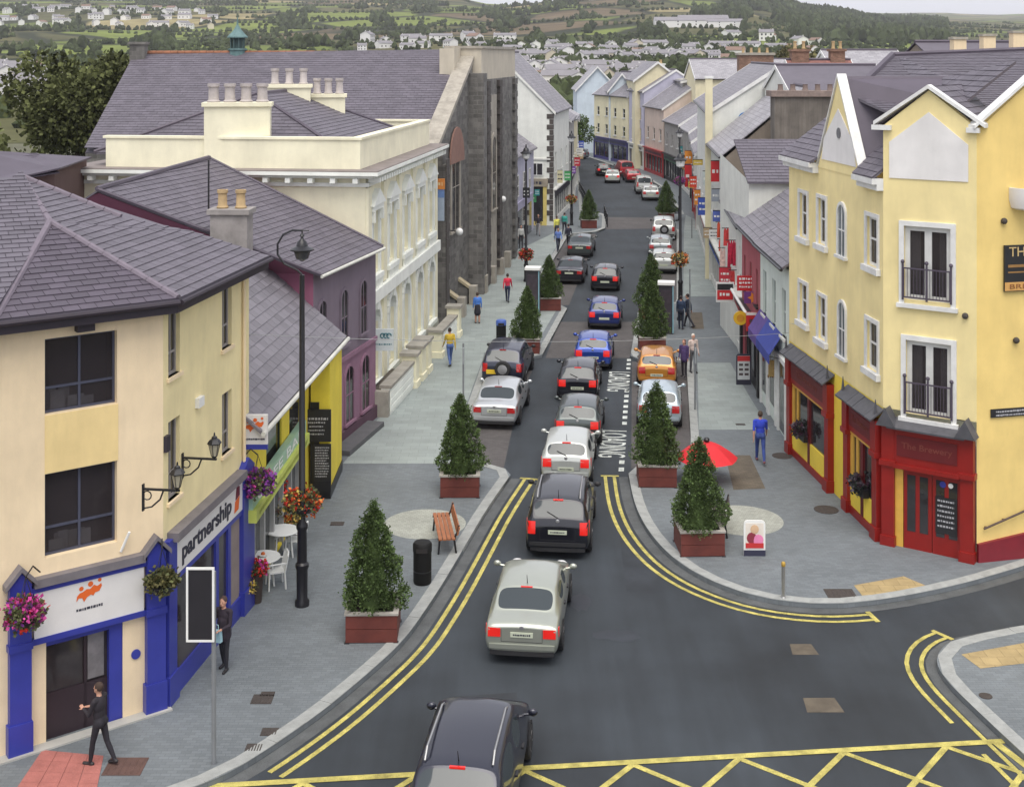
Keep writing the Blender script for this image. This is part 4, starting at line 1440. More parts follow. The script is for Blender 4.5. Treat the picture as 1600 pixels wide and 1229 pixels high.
# ------------------------------------------------------------ bank
fB = Face((-5.72, 50.0), (-3.88, 64.9))
bkb = thing('bank_building', 'ornate cream classical building with parapet and white window dressings', 'building', fB.p0)
BCR = wallm('bank_cream', (0.84, 0.8, 0.6), 0.06)
BWH = wallm('bank_white_dressing', (0.84, 0.86, 0.8), 0.06)
ZC = 9.35
LB = fB.len
DB = 12.2
hol = []
nb = 5
bay = LB / nb
up = [(bay * (i + 0.5) - 0.62, bay * (i + 0.5) + 0.62, 5.35, 7.75) for i in range(nb)]
lo = [(bay * (i + 0.5) - 0.68, bay * (i + 0.5) + 0.68, 1.0, 3.9) for i in range(nb)]
mb = fB.mb()
wallgrid(mb, 0, LB, 0, ZC, up + lo, 0.25)
mb.build('front_wall', BCR, bkb, True)
for i, r in enumerate(up):
 window(bkb, fB.M, r, BWH, 2, (0.5, 0.5), 0.09, 0.05, 0.18, glass=GLASS_L)
 a, b, c, d = r
 mb = fB.mb()
 for s_ in (a - 0.24, b):
  mb.box(s_, s_ + 0.24, -0.09, -0.002, c - 0.1, d + 0.1)
 mb.box(a - 0.34, b + 0.34, -0.2, -0.002, c - 0.3, c - 0.1)
 mb.box(a - 0.34, b + 0.34, -0.18, -0.002, d + 0.1, d + 0.32)
 mb.prism([(a - 0.45, d + 0.32), (b + 0.45, d + 0.32), ((a + b) / 2, d + 0.95)], -0.25, -0.002)
 for k in (a - 0.12, b + 0.12):
  mb.box(k - 0.08, k + 0.08, -0.22, -0.09, d - 0.35, d + 0.1)
 for k in range(6):
  u_ = a - 0.2 + (b - a + 0.4) * k / 5
  mb.lathe([(0.07, c - 0.95), (0.1, c - 0.8), (0.05, c - 0.55), (0.08, c - 0.32)], (u_, -0.12, 0), 8)
 mb.box(a - 0.34, b + 0.34, -0.22, -0.002, c - 1.1, c - 0.95)
 mb.build('window_dressing', BWH, bkb, True)
for i, r in enumerate(lo):
 a, b, c, d = r
 window(bkb, fB.M, r, BWH, 2, (0.6, 0.4), 0.09, 0.05, 0.18, glass=GLASS_L)
 mb = fB.mb()
 n_ = 10
 rad_o, rad_i = (b - a) / 2 + 0.28, (b - a) / 2
 cu_, cz = (a + b) / 2, d - rad_i
 for k in range(n_):
  t0, t1 = math.pi * k / n_, math.pi * (k + 0.93) / n_
  P = [(cu_ + rad_i * math.cos(t0), cz + rad_i * math.sin(t0)), (cu_ + rad_o * math.cos(t0), cz + rad_o * math.sin(t0)), (cu_ + rad_o * math.cos(t1), cz + rad_o * math.sin(t1)), (cu_ + rad_i * math.cos(t1), cz + rad_i * math.sin(t1))]
  mb.prism(P, -0.12, 0.1)
 for sg in (-1, 1):
  P = [(cu_ + sg * rad_i, d + 0.01), (cu_ + sg * rad_i, cz)] + [(cu_ + sg * rad_i * math.cos(t), cz + rad_i * math.sin(t)) for t in (0.4, 0.8, 1.2, 1.5)] + [(cu_, d + 0.01)]
  mb.prism(P, -0.001, 0.15)
 mb.box(cu_ - 0.16, cu_ + 0.16, -0.2, -0.12, d - 0.05, d + 0.5)
 mb.box(a - 0.28, a, -0.1, -0.002, c - 0.1, cz)
 mb.box(b, b + 0.28, -0.1, -0.002, c - 0.1, cz)
 mb.box(a - 0.3, b + 0.3, -0.2, -0.002, c - 0.3, c - 0.1)
 mb.build('arch_dressing', BWH, bkb, True)
mb = fB.mb()
for i in range(nb + 1):
 u_ = min(max(bay * i, 0.3), LB - 0.3)
 mb.box(u_ - 0.28, u_ + 0.28, -0.12, -0.002, 0.1, 4.15)
 mb.box(u_ - 0.28, u_ + 0.28, -0.12, -0.002, 4.75, ZC - 0.5)
mb.each('pilaster', BCR, bkb, True)
fB.mb().box(-0.05, LB + 0.05, -0.26, -0.002, 4.2, 4.7).build('string_course', BWH, bkb, True)
fB.mb().box(0, LB, -0.16, -0.002, 0.1, 0.7).build('plinth', wallm('bank_plinth', (0.45, 0.44, 0.36)), bkb, True)
mb = fB.mb()
mb.box(-0.1, LB + 0.1, -0.14, DB, ZC - 0.45, ZC - 0.3)
mb.box(-0.35, LB + 0.3, -0.36, DB, ZC - 0.1, ZC + 0.02)
mb.box(-0.6, LB + 0.45, -0.62, DB + 0.2, ZC + 0.02, ZC + 0.16)
for i in range(34):
 u_ = 0.15 + (LB - 0.3) * i / 33
 mb.box(u_ - 0.1, u_ + 0.1, -0.55, -0.1, ZC - 0.28, ZC - 0.1)
for i in range(14):
 v_ = 0.3 + (DB - 0.5) * i / 13
 mb.box(-0.5, -0.1, v_ - 0.1, v_ + 0.1, ZC - 0.28, ZC - 0.1)
mb.build('cornice', BWH, bkb, True)
mb = fB.mb()
mb.box(-0.58, LB + 0.43, -0.6, DB + 0.18, ZC + 0.162, ZC + 0.2)
mb.build('cornice_lead', mat('cornice_lead', (0.2, 0.17, 0.16), rough=0.7, var=0.2, scale=1.5), bkb, True)
mb = MB(fB.M)
mb.quad((0, 0, 0), (0, 0, ZC), (0, DB, ZC), (0, DB, 0))
mb.quad((LB, 0, 0), (LB, DB, 0), (LB, DB, ZC), (LB, 0, ZC))
mb.quad((0, DB, 0), (0, DB, ZC), (LB, DB, ZC), (LB, DB, 0))
mb.build('side_wall', BCR, bkb, True)
mb = fB.mb()
zp0, zp1 = ZC + 0.2, ZC + 1.35
i_ = 0.35
mb.box(i_, LB - 0.1, 0.3, 0.6, zp0, zp1)
mb.box(i_, i_ + 0.3, 0.6, DB - 1.4, zp0, zp1)
mb.box(LB - 0.4, LB - 0.1, 0.6, DB - 1.4, zp0, zp1)
mb.box(i_ - 0.06, LB - 0.04, 0.24, 0.66, zp1 + 0.002, zp1 + 0.1)
mb.box(i_ - 0.06, i_ + 0.36, 0.66, DB - 1.3, zp1 + 0.002, zp1 + 0.1)
mb.box(LB - 0.46, LB - 0.04, 0.66, DB - 1.4, zp1 + 0.002, zp1 + 0.1)
mb.build('parapet', BCR, bkb, True)
g = lambda u_, y_, z_: fB.pt(u_, y_, z_)
za, zr = ZC + 0.7, ZC + 3.0
A_, B_, C_, D_ = g(1.0, 1.0, za), g(LB - 0.8, 1.0, za), g(LB - 0.8, DB - 0.6, za), g(1.0, DB - 0.6, za)
R0, R1 = g(5.2, DB * 0.5, zr), g(LB - 5.2, DB * 0.5, zr)
rfb = plane_roof(bkb, [[A_, B_, R1, R0], [B_, C_, R1], [C_, D_, R0, R1], [D_, A_, R0]], SLATE)
for k, P in enumerate([[A_, B_, R1, R0], [D_, A_, R0], [B_, C_, R1]]):
 slate_plane(rfb, P, 0.26, 0.4, SLATE, 0, 30 + k)
mb = MB()
for a, b in ((A_, R0), (B_, R1), (D_, R0), (C_, R1), (R0, R1)):
 mb.tube([a + V3((0, 0, 0.03)), b + V3((0, 0, 0.03))], 0.09, 6)
mb.build('lead_hip', SLATE_D, rfb, True)
for px, py0, py1, Y, wpx, dd, pots, lab in ((372, 166, 225, 51.6, 100, 0.95, 4, 0), (452, 137, 210, 60.5, 66, 0.9, 3, 1), (513, 152, 205, 61.5, 52, 0.9, 3, 1)):
 c = at(px, py0, Y)
 chimney(bkb, (c.x, c.y), wpx * Y / F, dd, ZC + 0.4, c.z, BCR, pots, POTL, 0.12, potr=0.27 if lab == 0 else 0.22, poth=0.75)
fw = Face((-4.75, 49.3), (-2.62, 63.9))
bw = thing('forecourt_wall', 'low white panelled forecourt wall with cream piers before the bank', 'wall', fw.p0)
STONEC = mat('stone_coping', (0.32, 0.3, 0.26), rough=0.9, var=0.2, scale=2)
def wseg(u0, u1, h, panelled=True):
 mb = fw.mb(); mb.box(u0, u1, 0, 0.35, 0.1, h)
 if panelled:
  for k in range(3):
   mb.box(u0 + 0.05, u1 - 0.05, -0.03, -0.002, 0.25 + k * 0.27, 0.44 + k * 0.27)
 mb.build('wall_panel', BWH, bw, True)
 fw.mb().box(u0 - 0.02, u1 + 0.02, -0.06, 0.42, h + 0.002, h + 0.12).build('coping', STONEC, bw, True)
def pier(u, h, w=0.6):
 mb = fw.mb(); mb.box(u - w / 2, u + w / 2, -0.12, 0.5, 0.1, h); mb.box(u - w / 2 - 0.06, u + w / 2 + 0.06, -0.18, 0.56, 0.1, 0.4)
 mb.build('pier', BCR, bw, True)
 mb = fw.mb(); mb.box(u - w / 2 - 0.08, u + w / 2 + 0.08, -0.2, 0.58, h + 0.002, h + 0.13); mb.build('pier_cap', STONEC, bw, True)
wseg(0.2, 4.3, 1.15); pier(4.6, 1.45); pier(5.9, 1.5, 0.8); pier(7.1, 1.5, 0.7); wseg(10.4, 14.1, 1.15); pier(14.3, 1.55); pier(9.9, 1.3, 0.5)
MB(fw.M).box(-0.1, 0.2, 0, 0.9, 0.1, 1.1).build('return_wall', STONEC, bw, True)
MB(fw.M).box(0.2, 4.3, 0.36, 0.95, 0.1, 0.9).build('planting_bed', mat('bed_soil', (0.09, 0.075, 0.06), rough=0.95), bw, True)
o, w, h = board('hanging_sign', 'white hanging sign on pole between purple and cream buildings', 'sign', (584, 514, 615, 548), 49.8, mat('sign_pale', (0.6, 0.66, 0.66), rough=0.4))
mb = MB()
for k in range(3):
 mb.tube([(-w * 0.05 + w * 0.16 * k + 0.09 * math.cos(t), -0.01, h * 0.7 + 0.09 * math.sin(t)) for t in [0.7 * j for j in range(8)]], 0.025, 5)
scribble(mb, -w * 0.4, w * 0.4, h * 0.3, 0.06, -0.006, random.Random(4))
mb.build('print', mat('teal_print', (0.05, 0.17, 0.2)), o)
MB().box(-w / 2 - 0.35, -w / 2, 0.02, 0.06, h * 0.9, h * 0.95).build('bracket', BLACK, o)
yS = 65.0
o, w, h = board('box_sign', 'orange and blue box sign above pale panel on stone corner', 'sign', (676, 309, 694, 345), yS, mat('pale_blue_panel', (0.3, 0.36, 0.45), rough=0.4), th=0.25)
MB().box(-w / 2, w / 2, -0.01, 0.24, h + 0.003, h + 0.42).build('blue_panel', mat('mid_blue_panel', (0.13, 0.22, 0.45), rough=0.4), o)
MB().box(-w / 2 - 0.03, w / 2 + 0.03, -0.03, 0.26, h + 0.43, h + 0.95).build('orange_panel', mat('orange_panel', (0.62, 0.22, 0.04), rough=0.4), o)
mb = MB(); scribble(mb, -w * 0.35, w * 0.35, h + 0.7, 0.2, -0.036, random.Random(4)); mb.build('print', mat('cream_print', (0.7, 0.55, 0.3)), o)
# ------------------------------------------------------------ stone church hall behind
STONE = mat('rubble_stone', (0.155, 0.148, 0.138), rough=0.92, var=0.3, scale=0.8, bump=0.5, bscale=14, brick=(0.55, 0.26, 0.02, 0.3), mortar=1.15, streak=0.25)
STONEL = mat('pale_stone_dressing', (0.36, 0.33, 0.28), rough=0.9, var=0.2, scale=1.5, bump=0.25, streak=0.2)
STONED = mat('dark_stone_quoin', (0.075, 0.065, 0.06), rough=0.9, var=0.25, scale=2, bump=0.3)
BEIGE = wallm('beige_render', (0.52, 0.47, 0.38), 0.15)
fC = Face((-3.86, 66.2), (-0.32, 89.0))
ch = thing('stone_hall', 'large dark stone church hall with long slate roof and gable to the street', 'church', fC.p0)
LC = fC.len
CW = 21.0
zE, zRg = 8.9, 14.15
pk = 11.2
mb = fC.mb()
n_out = [(0, 0), (LC - 0.2, 0), (LC - 0.2, zE + 0.3), (pk, zRg + 0.15), (0, zE + 0.3)]
mb.prism([(a, b) for a, b in n_out], 0.0, 0.7)
mb.build('front_gable', STONE, ch, True)
Lr = -22.9
def q_(u_, y_, z_): return fC.pt(u_, y_, z_)
e0 = q_(0.0, 0.6, zE); e1 = V3((-22.6, e0.y + 1.5, zE))
r0 = q_(pk, 0.6, zRg); r1 = V3((-22.9, r0.y + 0.3, zRg))
f0 = q_(LC - 0.4, 0.6, zE); f1 = V3((-22.9, f0.y, zE))
rfc = plane_roof(ch, [[e1, e0, r0, r1], [r1, r0, f0, f1]], SLATE)
slate_plane(rfc, [e1, e0, r0, r1], 0.28, 0.42, SLATE, 0, 41)
mb = MB()
mb.quad((e1.x, e1.y, 0), (e0.x, e0.y, 0), e0, e1)
mb.ngon([(e1.x, e1.y, 0), e1, r1, f1, (f1.x, f1.y, 0)])
mb.build('side_wall', STONE, ch, True)
mb = MB()
nseg = 46
for i in range(nseg):
 p, q = r0.lerp(r1, i / nseg), r0.lerp(r1, (i + .95) / nseg)
 mb.cyl(p + V3((0, 0, 0.06)), q + V3((0, 0, 0.06)), 0.13, 0.12, 8)
mb.build('ridge_tile', mat('terracotta_ridge', (0.26, 0.11, 0.06), rough=0.85, var=0.25, scale=2), rfc, True)
mb = fC.mb()
for (a, b) in (((-0.1, zE + 0.3), (pk, zRg + 0.17)), ((pk, zRg + 0.17), (LC - 0.1, zE + 0.3))):
 mb.slab([V3((a[0], -0.1, a[1])), V3((b[0], -0.1, b[1])), V3((b[0], -0.1, b[1] + 0.28)), V3((a[0], -0.1, a[1] + 0.28))], (0, 0.95, 0))
mb.build('gable_coping', STONEL, ch, True)
aw = arch_window(ch, fC.M, (3.6, 5.7, 4.4, 9.2), STONEL, STONEL, bars=True, sw=0.35)
fC.mb().prism([(u_, w_) for u_, w_ in arch_pts(2.7, 6.6, 8.2, 10.1)][2:], -0.16, -0.07).build('hood_mould', mat('red_brick_arch', (0.25, 0.14, 0.11), rough=0.9), ch, True)
mb = fC.mb()
mb.box(-0.2, 0.75, -0.5, -0.002, 0.1, 8.4); mb.prism([(-0.2, 8.4), (0.75, 8.4), (0.75, 9.3), (-0.2, 9.3)], -0.3, -0.002)
mb.box(8.6, 9.8, -0.9, -0.002, 0.1, 13.0)
mb.build('buttress', STONE, ch, True)
mb = fC.mb()
for k in range(20):
 w_ = 0.35 + (0.25 if k % 2 else 0.0)
 mb.box(-0.22, 0.05 + w_, -0.53, -0.49, 0.3 + 0.42 * k, 0.3 + 0.42 * k + 0.4)
mb.build('quoin', STONED, ch, True)
T0, T1 = 9.9, LC + 0.05
zt = 14.45
mb = fC.mb(); mb.box(T0, T1, -0.55, 1.6, 0.1, 12.6); mb.build('tower', STONE, ch, True)
mb = fC.mb(); mb.box(T0 + 0.02, T1 - 0.02, -0.53, 1.58, 12.6, zt); mb.build('tower_top', BEIGE, ch, True)
mb = fC.mb(); mb.box(T0 - 0.08, T1 + 0.08, -0.64, 1.7, zt + 0.002, zt + 0.16); mb.build('tower_coping', STONEL, ch, True)
mb = fC.mb(); mb.box(T0 - 1.9, T0 - 0.003, 0.72, 1.6, 8.0, zt); mb.build('tower_return', BEIGE, ch, True)
for ub_, mname in ((T0 + 1.6, STONED), (T0 + 6.0, STONED), (T1 - 0.75, STONE)):
 mb = fC.mb()
 for k in range(28):
  w_ = 0.62 if k % 2 else 0.45
  mb.box(ub_ - w_, ub_ + w_, -0.75, -0.552, 0.2 + 0.44 * k, 0.2 + 0.44 * k + 0.42)
 mb.build('quoin_column', mname, ch, True)
mb = fC.mb(); mb.box(T0 + 2.6, T0 + 5.1, -0.6, -0.553, 0.5, 11.6); mb.build('stone_panel', STONEL, ch, True)
arch_window(ch, Matrix(fC.M) @ Matrix.Translation((0, -0.62, 0)), (T0 + 3.2, T0 + 4.5, 4.5, 9.0), STONEL, STONEL, sw=0.25)
c = at(217, 80, 77.3)
chimney(ch, (c.x, c.y), 0.9, 0.8, 13.2, 14.7, STONE, 0)
cu = at(368, 88, 77)
cp = thing('roof_cupola', 'small verdigris cupola standing on the long slate roof ridge', 'cupola', (cu.x, r0.y + 0.2, 13.9))
COPPER = mat('verdigris_copper', (0.11, 0.19, 0.19), rough=0.7, var=0.2, scale=5)
MB().lathe([(0.52, -0.3), (0.5, 0.45), (0.58, 0.47), (0.58, 0.56), (0.4, 0.57)], n=8).build('base', COPPER, cp)
mb = MB()
for k in range(8):
 t = math.pi / 4 * k + 0.39
 mb.cyl((0.4 * math.cos(t), 0.4 * math.sin(t), 0.56), (0.4 * math.cos(t), 0.4 * math.sin(t), 1.2), 0.05, n=6)
mb.lathe([(0.28, 0.57), (0.28, 1.2)], n=8)
mb.build('louvre_stage', mat('dark_copper', (0.06, 0.1, 0.1), rough=0.7), cp)
MB().lathe([(0.62, 1.2), (0.63, 1.27), (0.4, 1.5), (0.2, 1.75), (0.06, 2.0), (0.03, 2.4), (0.005, 2.5)], n=8).build('cap', COPPER, cp)
fT = Face(gp(712, 505, 0)[:2], gp(800, 410, 0)[:2])
st = thing('entrance_steps', 'stone entrance steps with sloping coped walls outside the church hall', 'steps', fT.p0)
def stairwall(u0, y0, y1, h0, h1, w=0.4):
 mb = fT.mb()
 mb.slab([V3((u0, y0, 0.1)), V3((u0, y1, 0.1)), V3((u0, y1, h1)), V3((u0, y0, h0))], (w, 0, 0))
 mb.build('stair_wall', STONE, st, True)
 mb = fT.mb()
 mb.slab([V3((u0 - 0.08, y0 - 0.1, h0 + 0.005)), V3((u0 - 0.08, y1, h1 + 0.005)), V3((u0 - 0.08, y1, h1 + 0.16)), V3((u0 - 0.08, y0 - 0.1, h0 + 0.16))], (w + 0.16, 0, 0))
 mb.build('stair_coping', mat('buff_coping', (0.42, 0.36, 0.24), rough=0.9, var=0.15), st, True)
 mb = fT.mb(); mb.box(u0 - 0.12, u0 + w + 0.12, y0 - 0.5, y0 - 0.1, 0.1, h0 + 0.15); mb.build('stair_pier', STONEL, st, True)
for u0 in (1.0, 4.5, 8.0, 11.2, 14.4, 17.2):
 stairwall(u0, 0.2, 2.0, 1.0, 2.3)
for (ua, ub2) in ((1.45, 4.45), (8.45, 11.15), (14.85, 17.15)):
 for k in range(7):
  fT.mb().box(ua, ub2, 0.25 + 0.25 * k, 2.2, 0.1 + 0.17 * k, 0.1 + 0.17 * (k + 1) - 0.004).build('step', CONC, st, True)
GLOBE = mat('white_globe', (0.8, 0.8, 0.78), rough=0.2, var=0.0)
for px, py, Y, lab in ((718, 362, 68.3, 'white globe lamp lower on the stone church wall'), (786, 311, 82.3, 'white globe lamp higher on the stone tower wall')):
 p = at(px, py, Y)
 o = thing('globe_lamp', lab, 'wall lamp', p, 0, 'white globe lamps on the church hall')
 MB().ball((0, 0, 0), 0.2, n=14, m=10).build('globe', GLOBE, o, smooth=True)
 MB().cyl((0, 0, 0), (-0.6, 0.2, 0.05), 0.03).build('bracket', BLACK, o)
# ------------------------------------------------------------ general terraced house: gable roof, ridge along the street
WOODF = mat('white_window_frame', (0.72, 0.72, 0.7), rough=0.5)
def terrace(p0, p1, dep, eave, ridge, wall, roofm, name, label, cols=2, rows=((1.0 * 3.4, 1.35),), ww=0.95, shop=None, chim=(), trim=None, wframe=None,
   verge=True, slates=None, cat='building', wall2=None, shoph=3.0, soff=0.25, sideroom=None, door=True):
 p0, p1 = V3((p0[0], p0[1], 0)), V3((p1[0], p1[1], 0))
 f = Face(p0, p1)
 L = f.len
 t = thing(name, label, cat, p0, f.ang)
 I = Matrix.Identity(4)
 holes, wins = [], []
 for zc, hh in rows:
  for i in range(cols):
   u = L * (i + 0.5) / cols
   r = (u - ww / 2, u + ww / 2, zc, zc + hh)
   holes.append(r); wins.append(r)
 sh = None
 if shop:
  sh = (0.35, L - 0.35, 0.45, shoph - 0.65)
  dr = (0.35, 1.35, 0.1, shoph - 0.65)
  holes.append((0.35, L - 0.35, 0.1, shoph - 0.65))
 mb = MB(); wallgrid(mb, 0, L, 0, eave, holes, 0.15); mb.build('front_wall', wall, t)
 mb = MB()
 for u in (0, L):
  mb.ngon([(u, 0, 0), (u, 0, eave), (u, dep / 2, ridge - 0.08), (u, dep, eave), (u, dep, 0)])
 mb.each('gable_wall', wall2 or wall, t)
 MB().quad((0, dep, 0), (0, dep, eave), (L, dep, eave), (L, dep, 0)).build('rear_wall', wall, t)
 e0, e1, r0, r1, b0, b1 = (-0.08, -soff, eave + 0.02), (L + 0.08, -soff, eave + 0.02), (-0.08, dep / 2, ridge), (L + 0.08, dep / 2, ridge), (-0.08, dep + soff, eave + 0.02), (L + 0.08, dep + soff, eave + 0.02)
 mb = MB()
 for P in ([e0, e1, r1, r0], [r0, r1, b1, b0]):
  mb.slab([V3(p) for p in P], (0, 0, 0.07))
 rf = mb.build('roof', roofm, t)
 mb = MB()
 mb.tube([V3(r0) + V3((0, 0, 0.09)), V3(r1) + V3((0, 0, 0.09))], 0.1, 6)
 mb.build('ridge', SLATE_D, rf)
 if verge:
  mb = MB()
  for e, r, b in ((e0, r0, b0), (e1, r1, b1)):
   s_ = -0.04 if e is e0 else 0.0
   for a, c in ((e, r), (r, b)):
    a, c = V3(a), V3(c)
    mb.slab([a + V3((s_, 0, -0.16)), c + V3((s_, 0, -0.16)), c + V3((s_, 0, 0.1)), a + V3((s_, 0, 0.1))], (0.04, 0, 0))
  mb.each('bargeboard', trim or WOODF, t, n=2)
 MB().tube([V3(e0) + V3((0, -0.04, 0.0)), V3(e1) + V3((0, -0.04, 0.0))], 0.06, 6).build('gutter', BLACK, t)
 for r in wins:
  window(t, I, r, wframe or WOODF, 1, (0.5, 0.5), 0.07, 0.05, 0.1, world=False, sill=trim or WOODF)
 if shop:
  col, acc = shop
  mb = MB()
  mb.box(0.02, 0.35, -0.12, -0.002, 0.1, shoph)
  mb.box(L - 0.35, L - 0.02, -0.12, -0.002, 0.1, shoph)
  mb.box(0.35, L - 0.35, 0.0, 0.12, 0.1, 0.5)
  mb.box(-0.02, L + 0.02, -0.3, -0.002, shoph + 0.003, shoph + 0.12)
  mb.build('shopfront', col, t)
  mb = MB(); mb.box(0.35, L - 0.35, -0.14, -0.002, shoph - 0.65, shoph - 0.05)
  fa = mb.build('fascia', acc, t)
  mb = MB(); scribble(mb, 0.8, L - 0.8, shoph - 0.35, 0.3, -0.15, random.Random(int(p0.x * 10)), 0.3)
  mb.build('fascia_print', WHITE if sum(acc.node_tree.nodes['Principled BSDF'].inputs['Base Color'].default_value[:3]) < 1.2 else INK, fa)
  n = max(2, int(L / 1.6))
  for k in range(n):
   u0 = 0.35 + (L - 0.7) * k / n
   u1 = 0.35 + (L - 0.7) * (k + 1) / n
   isd = k == n // 2 and door
   MB().box(u0 + 0.04, u1 - 0.04, 0.08, 0.1, 0.12 if isd else 0.5, shoph - 0.68).build('door' if isd else 'shop_pane', GLASS, t)
   MB().box(u1 - 0.04, u1 + 0.04, 0.02, 0.11, 0.12, shoph - 0.66).build('shop_mullion', col, t)
 for cx_, cy_, w_, d_, zt_, m_, np_ in chim:
  chimney(t, (cx_, cy_), w_, d_, ridge - 1.2, zt_, m_, np_, POTM, 0, world=False)
 return t, f
WREND = wallm('white_render', (0.72, 0.73, 0.68), 0.1)
GREYR = wallm('grey_render', (0.36, 0.35, 0.33), 0.25)
BRNR = wallm('brown_grey_render', (0.24, 0.2, 0.16), 0.25)
LTBLUE = wallm('light_blue_render', (0.55, 0.62, 0.68), 0.08)
CRMR = wallm('cream_house_render', (0.72, 0.66, 0.45), 0.1)
LAV = wallm('lavender_render', (0.46, 0.45, 0.55), 0.1)
PINKR = wallm('pink_render', (0.62, 0.51, 0.43), 0.1)
REDW = wallm('dusky_red_render', (0.4, 0.1, 0.12), 0.15)
BRICKM = mat('red_brown_brick', (0.2, 0.12, 0.085), rough=0.9, var=0.25, scale=2, bump=0.3, brick=(0.22, 0.075, 0.008, 0.25), mortar=1.5)
REDP = mat('red_gloss_paint', (0.36, 0.016, 0.02), rough=0.4, var=0.1)
NAVY = mat('navy_shop_paint', (0.045, 0.04, 0.16), rough=0.45)
PBLK = mat('black_shop_paint', (0.02, 0.02, 0.022), rough=0.45)
PGRN = mat('green_shop_paint', (0.03, 0.12, 0.07), rough=0.45)
PWHT = mat('white_shop_paint', (0.68, 0.68, 0.64), rough=0.5)
PYEL = mat('yellow_shop_paint', (0.62, 0.5, 0.16), rough=0.5)
PORG = mat('orange_shop_paint', (0.6, 0.25, 0.05), rough=0.5)
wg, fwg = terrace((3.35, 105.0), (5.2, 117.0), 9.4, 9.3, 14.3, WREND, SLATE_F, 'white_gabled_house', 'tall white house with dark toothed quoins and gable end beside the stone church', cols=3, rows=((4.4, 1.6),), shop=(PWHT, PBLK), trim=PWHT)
gm_ = MB()
for k in range(20):
 w_ = 0.5 if k % 2 else 0.28
 gm_.box(-0.03, 0.0, 0.0, w_, 0.5 + 0.44 * k, 0.5 + 0.44 * k + 0.4)
 gm_.box(-0.03, w_, -0.03, 0.0, 0.5 + 0.44 * k, 0.5 + 0.44 * k + 0.4)
gm_.build('quoin', STONED, wg)
Mg = Matrix.Rotation(rad(-90), 4, 'Z') @ Matrix.Translation((-3.6, 0, 0))   # x of this frame = -y local
gw = MB(Mg)
gw.box(0.2, 0.5, -0.1, -0.004, 0.1, 3.3); gw.box(2.8, 3.1, -0.1, -0.004, 0.1, 3.3); gw.box(0.5, 2.8, -0.1, -0.004, 0.1, 0.45)
gw.build('gable_shopfront', PYEL, wg)
MB(Mg).box(0.5, 2.8, -0.05, -0.004, 0.45, 3.3).build('shop_pane', GLASS, wg)
MB(Mg).box(0.1, 3.2, -0.16, -0.004, 3.31, 3.95).build('fascia', mat('tan_fascia', (0.3, 0.26, 0.2)), wg)
mb = MB(Mg); scribble(mb, 0.5, 2.8, 3.62, 0.28, -0.166, random.Random(8)); mb.build('fascia_print', INK, wg)
for a in (0.55, 1.75):
 window(wg, Mg @ Matrix.Translation((0, -0.13, 0)), (a, a + 1.05, 4.2, 5.25), WOODF, 2, (1,), world=False)
MB(Mg).box(0.1, 3.4, -0.1, -0.004, 5.5, 5.62).build('string_course', PWHT, wg)
lt = thing('lavender_annex', 'lavender annex with sloping grey roof between stone tower and white house', 'building', (0.2, 92, 0))
fx = Face((0.0, 92.2), (1.75, 103.2))
mb = fx.mb(); wallgrid(mb, 0, fx.len, 0, 6.6, [], 0.1)
mb.quad((0, 0, 0), (0, 0, 6.6), (0, 6, 6.6), (0, 6, 0))
mb.build('wall', LAV, lt, True)
mb = MB(); mb.slab([fx.pt(-0.1, -0.3, 6.55), fx.pt(fx.len, -0.3, 6.55), fx.pt(fx.len, 3.5, 9.3), fx.pt(-0.1, 3.5, 9.3)], (0, 0, 0.12)); mb.build('roof', SLATE_F, lt, True)
for u_ in (2.0, 5.2, 8.2):
 window(lt, fx.M @ Matrix.Translation((0, -0.12, 0)), (u_, u_ + 0.9, 3.6, 5.2), WOODF, 1, (.5, .5))
mb = fx.mb(); mb.box(0.8, 9.4, -0.08, -0.004, 0.1, 2.6); mb.build('shop_pane', GLASS, lt, True)
fx.mb().box(0.5, 9.7, -0.16, -0.004, 2.62, 3.2).build('fascia', mat('lilac_fascia', (0.35, 0.33, 0.45)), lt, True)
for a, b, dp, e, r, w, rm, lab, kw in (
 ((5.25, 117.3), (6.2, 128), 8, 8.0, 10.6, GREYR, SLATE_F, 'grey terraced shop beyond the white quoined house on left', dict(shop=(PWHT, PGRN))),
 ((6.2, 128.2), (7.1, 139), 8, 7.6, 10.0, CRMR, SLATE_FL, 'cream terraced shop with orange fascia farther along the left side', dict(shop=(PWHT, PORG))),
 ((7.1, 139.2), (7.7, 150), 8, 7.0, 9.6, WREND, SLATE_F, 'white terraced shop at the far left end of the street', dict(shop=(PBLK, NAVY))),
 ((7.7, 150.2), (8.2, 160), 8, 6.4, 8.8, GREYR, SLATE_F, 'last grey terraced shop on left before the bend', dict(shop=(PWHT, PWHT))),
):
 terrace(a, b, dp, e, r, w, rm, 'terraced_shop', lab, cols=3, rows=((4.2, 1.5),), **kw)
